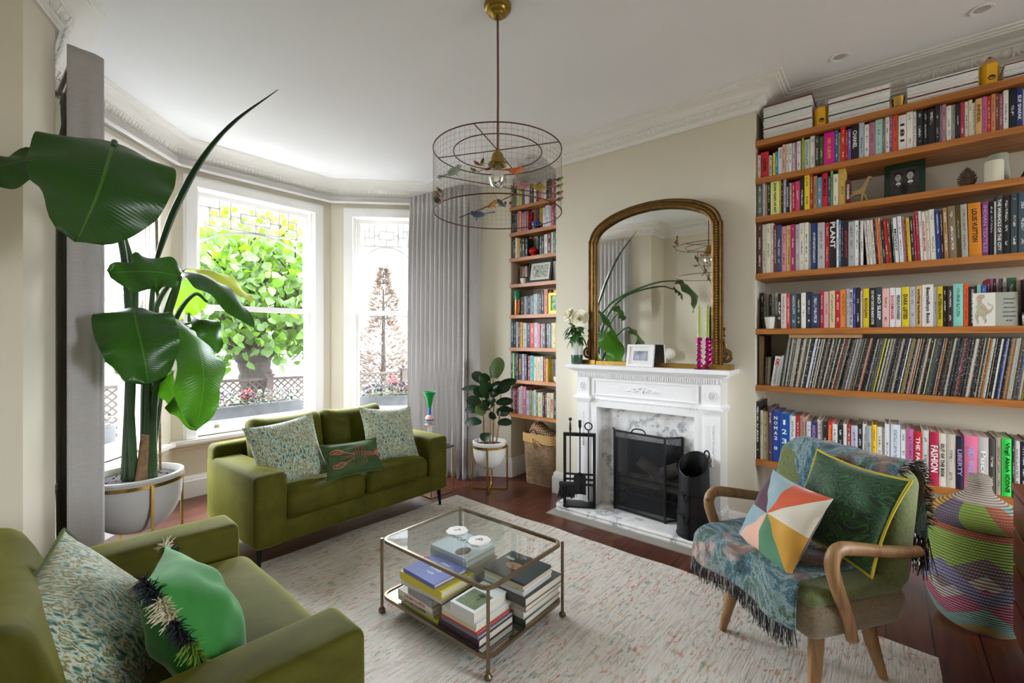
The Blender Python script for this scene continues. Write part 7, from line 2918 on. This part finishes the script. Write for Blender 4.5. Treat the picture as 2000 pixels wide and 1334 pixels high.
def geranium(M, u, y, z, r, label):
    p0 = M @ Vector((u, y, .69))
    t = thing('geranium', label, 'flower', tuple(p0))
    c = M @ Vector((u, y, z)) - p0
    g = MB()
    g.tube([(0, 0, 0), tuple(c)], .004, 5)
    g.build('stem', m_boxleaf, t)
    g = MB()
    random.seed(int(u * 100))
    for k in range(90):
        d = Vector((random.gauss(0, 1), random.gauss(0, 1), random.gauss(0, .8))).normalized()
        q = c + d * r * random.uniform(.6, 1)
        leaf_blade(g, q, q + (d + Vector((random.uniform(-.6, .6), random.uniform(-.6, .6), random.uniform(-.6, .6)))).normalized() * r * .5, r * .24, n=2)
    g.build('flower_head', m_ger, t, smooth=0)


trough('long grey window box of pansies outside the middle window', MS[5][0], .16, 1.22, 1)
trough('grey window box outside the window nearest the gathered curtain', MS[6][0], .24, .92, 2)
trough('grey window box outside the window behind the tall plant', MS[4][0], .24, .92, 3)
geranium(MS[5][0], .70, .33, .80, .05, 'red geranium in the long window box outside the middle window')
geranium(MS[6][0], .60, .36, .86, .05, 'red geranium standing tall in the window box near the gathered curtain')
geranium(MS[6][0], .80, .33, .78, .05, 'red geranium beside the curtain edge in the window box')

# lattice fence
m_lat = pm('brown_trellis', '22140a', rough=.8, var=.3)
fe = thing('trellis_fence', 'low brown diamond trellis fence across the front garden', 'fence', (-8.2, 4.0, -.7))
FA, FB = Vector((-8.6, .8)), Vector((-7.4, 7.2))
dF = (FB - FA)
LF = dF.length
dF.normalize()
MF = Matrix(((dF.x, -dF.y, 0, FA.x + 8.2), (dF.y, dF.x, 0, FA.y - 4.0), (0, 0, 1, .7), (0, 0, 0, 1)))
g = MB()
st = .11
k = -1.0
while k < LF:
    for sg in (1, -1):
        u0, u1 = (k, k + 1.0) if sg > 0 else (k + 1.0, k)
        bar(g, u0, -.36, u1, .64, .022, .01 * (sg > 0), .008 + .01 * (sg > 0), MF)
    k += st
for z in (.64, -.36):
    g.box(-.02, -.015, z, LF, .03, z + .045, M=MF)
g.build('lattice', m_lat, fe, smooth=0)
for u in (.1, 2.62, 5.1):
    q = MB()
    q.box(u - .05, -.05, -.7, u + .05, .05, .72, M=MF)
    q.box(u - .065, -.065, .72, u + .065, .065, .75, M=MF)
    q.lathe([(.03, .75), (.045, .79), (.03, .83), (0, .84)], 8, c=(u, 0, 0), M=MF)
    q.build('post', m_lat, fe, smooth=0)

m_whitefence = pm('white_boards', '9a9a98', rough=.8)
wf = thing('board_fence', 'tall pale board fence beyond the tree', 'fence', (-12.0, 5.0, -.7))
g = MB()
for i in range(90):
    g.box(-.02, -6 + i * .15, 0, .02, -6 + i * .15 + .138, 2.0)
g.build('boards', m_whitefence, wf, smooth=0)
g = MB()
for z in (.4, 1.6):
    g.box(.02, -6, z, .07, 7.5, z + .09)
g.build('rails', m_whitefence, wf, smooth=0)

# pollarded street tree
TRO = Vector((-8.75, 3.40, -.7))
tr_ = thing('lime_tree', 'leafy bright green tree with thick knobbly trunk outside the middle window', 'tree', TRO)
t = NT('grooved_bark')
v = t.coord(scale=(9, 9, 1.2))
n_ = t.noise(v, 1.6, 5, .65, .6)
t.set(Base_Color=t.ramp(n_, [(.35, '0e0a06'), (.6, '251c12')]), Roughness=.95)
t.bump(n_, 1.0, .05)
m_bk = t.m
g = MB()


def bark(path, rr, n=14):
    P_ = bez(path, 6)
    k = len(P_)
    g.tube(P_, [rr[0] + (rr[1] - rr[0]) * (i / k) ** .7 + .018 * sin(i * 2.1) * rr[0] / .3 for i in range(k)], n)


bark([(0, 0, -.1), (.02, .02, .7), (0, 0, 1.3), (-.02, -.03, 1.75)], (.29, .25))
g.ball((-.02, -.03, 1.80), (.33, .33, .30), 14, 9)
for a, l, h, r in ((.5, .95, .75, .15), (1.9, .7, .8, .13), (2.9, .9, .6, .15), (4.2, .9, .65, .14), (5.2, .8, .95, .13), (3.6, .4, 1.2, .12), (.0, .35, 1.3, .12)):
    d = Vector((cos(a), sin(a), 0))
    bark([tuple(Vector((0, 0, 1.75))), tuple(d * l * .5 + Vector((0, 0, 1.95))), tuple(d * l + Vector((0, 0, 1.8 + h)))], (r, r * .5), 10)
    for q in range(4):
        e = d * l * random.uniform(.6, 1) + Vector((0, 0, 1.8 + h * random.uniform(.6, 1)))
        g.tube(bez([tuple(e), tuple(e + Vector((random.uniform(-.4, .4), random.uniform(-.4, .4), .5))), tuple(e + Vector((random.uniform(-.8, .8), random.uniform(-.8, .8), 1.0)))], 4), [.03 - .0025 * i for i in range(9)], 6)
g.build('trunk', m_bk, tr_, smooth=60)


def tree_leaf(name, front, tl_, fac=.45):
    t = NT(name)
    oi = t.noise(t.coord(), 1.6, 2)
    t.set(Base_Color=t.ramp(oi, [(.35, tuple(x * .6 for x in lin(front)[:3])), (.65, lin(front)[:3])]), Roughness=.6)
    tl = t.new('BsdfTranslucent', Color=lin(tl_))
    mx = t.new('MixShader', Fac=fac)
    t.l.new(t.p.outputs[0], mx.inputs[1])
    t.l.new(tl.outputs[0], mx.inputs[2])
    t.l.new(mx.outputs[0], t.n['Material Output'].inputs['Surface'])
    return t.m


m_lime = tree_leaf('lime_leaf', '324a0e', '50720f')
random.seed(21)
g = MB()


def heart(v):
    return (sin(pi * min(1, v * 1.02)) ** .7) * (1 - .45 * v) * 1.3


for k in range(4200):
    a = random.uniform(0, 2 * pi)
    el = random.uniform(-.75, 1)
    rr = random.random() ** .4
    R0 = Vector((1.8, 1.8, 1.6))
    h = sqrt(max(0, 1 - min(1, abs(el)) ** 2))
    p = Vector((cos(a) * h * R0.x * rr, sin(a) * h * R0.y * rr, 2.75 + el * R0.z * rr))
    d = Vector((random.uniform(-1, 1), random.uniform(-1, 1), random.uniform(-1.3, .1))).normalized() * random.uniform(.10, .19)
    leaf_blade(g, p, p + d, d.length * .48, fold=.2, n=3, nrm=(random.uniform(-1, 1), random.uniform(-1, 1), random.uniform(.2, 1)), shape=heart)
g.build('foliage', m_lime, tr_, smooth=0)

# brown-tinged conifer beyond the third window
CO = Vector((-9.1, 6.33, -.7))
cf = thing('conifer_shrub', 'feathery brownish conifer outside the window beside the curtain', 'shrub', CO)
m_con = tree_leaf('dusky_conifer', '42342a', '5a4a3c', .3)
g = MB()
g.tube([(0, 0, 0), (0, 0, 3.2)], [.09, .02], 8)
g.build('trunk', m_bk, cf)
g = MB()
random.seed(5)
for k in range(2600):
    f = random.random() ** 1.15
    z = .6 + 3.1 * f
    rmax = .95 * (1 - f) ** .9 + .05 if f > .45 else .95 * (.55 + .45 * sin(pi * f / .9))
    rmax *= .75 + .25 * sin(z * 7)
    a = random.uniform(0, 6.283)
    r = rmax * random.random() ** .5
    p = Vector((r * cos(a), r * sin(a), z))
    d = (Vector((cos(a), sin(a), random.uniform(-.1, 1.1)))).normalized() * random.uniform(.08, .2)
    leaf_blade(g, p, p + d, .022, n=2, fold=.0, nrm=(random.uniform(-1, 1), random.uniform(-1, 1), .5))
g.build('foliage', m_con, cf, smooth=0)

# brick pier, hedge and neighbouring greenery seen past the plant
t = NT('red_brick')
br = t.new('TexBrick', Vector=t.coord(), Color1=lin('43231a'), Color2=lin('54301f'), Mortar=lin('4a443c'), Scale=1.0)
br.inputs['Brick Width'].default_value = .215
br.inputs['Row Height'].default_value = .075
br.inputs['Mortar Size'].default_value = .006
t.l.new(t.coord(rot=(pi / 2, 0, 0)), br.inputs['Vector'])
t.set(Base_Color=br.outputs['Color'], Roughness=.9)
g = MB()
g.box(-.2, -.17, 0, .2, .17, 3.3)
o = g.build('brick_pier', t.m, loc=(-6.55, 1.32, -.7), smooth=0)
tag(o, 'red brick pier outside the window behind the tall plant', 'pier')
hg = thing('garden_shrub', 'loose green shrub outside the window behind the tall plant', 'shrub', (-9.5, .2, -.7))
g = MB()
g.tube([(0, 0, 0), (.05, 0, 1.4)], [.05, .02], 7)
g.build('stem', m_bk, hg)
g = MB()
random.seed(31)
for k in range(1500):
    d = Vector((random.gauss(0, 1), random.gauss(0, 1), random.gauss(0, 1))).normalized() * random.random() ** .4
    p = Vector((d.x * 1.1, d.y * 1.0, 1.75 + d.z * 1.6))
    q = Vector((random.uniform(-1, 1), random.uniform(-1, 1), random.uniform(-.8, .6))).normalized() * random.uniform(.07, .13)
    leaf_blade(g, p, p + q, q.length * .35, n=2, nrm=(random.uniform(-1, 1), random.uniform(-1, 1), .6))
g.build('foliage', m_lime, hg, smooth=0)
# a pale house across the street
ho = thing('house', 'pale house across the street, barely visible in the bright light', 'house', (-22, 16, -.7))
g = MB()
g.box(-3, -6, 0, 3, 6, 3.2)
g.build('wall', m_whitefence, ho, smooth=0)
g = MB()
g.add([(-3.3, -6.3, 3.2), (3.3, -6.3, 3.2), (3.3, 6.3, 3.2), (-3.3, 6.3, 3.2), (0, -6.3, 5), (0, 6.3, 5)], [(0, 1, 4), (2, 3, 5), (0, 4, 5, 3), (1, 2, 5, 4), (0, 3, 2, 1)])
g.build('roof', pm('grey_roof', '6a625c', rough=.9), ho, smooth=0)
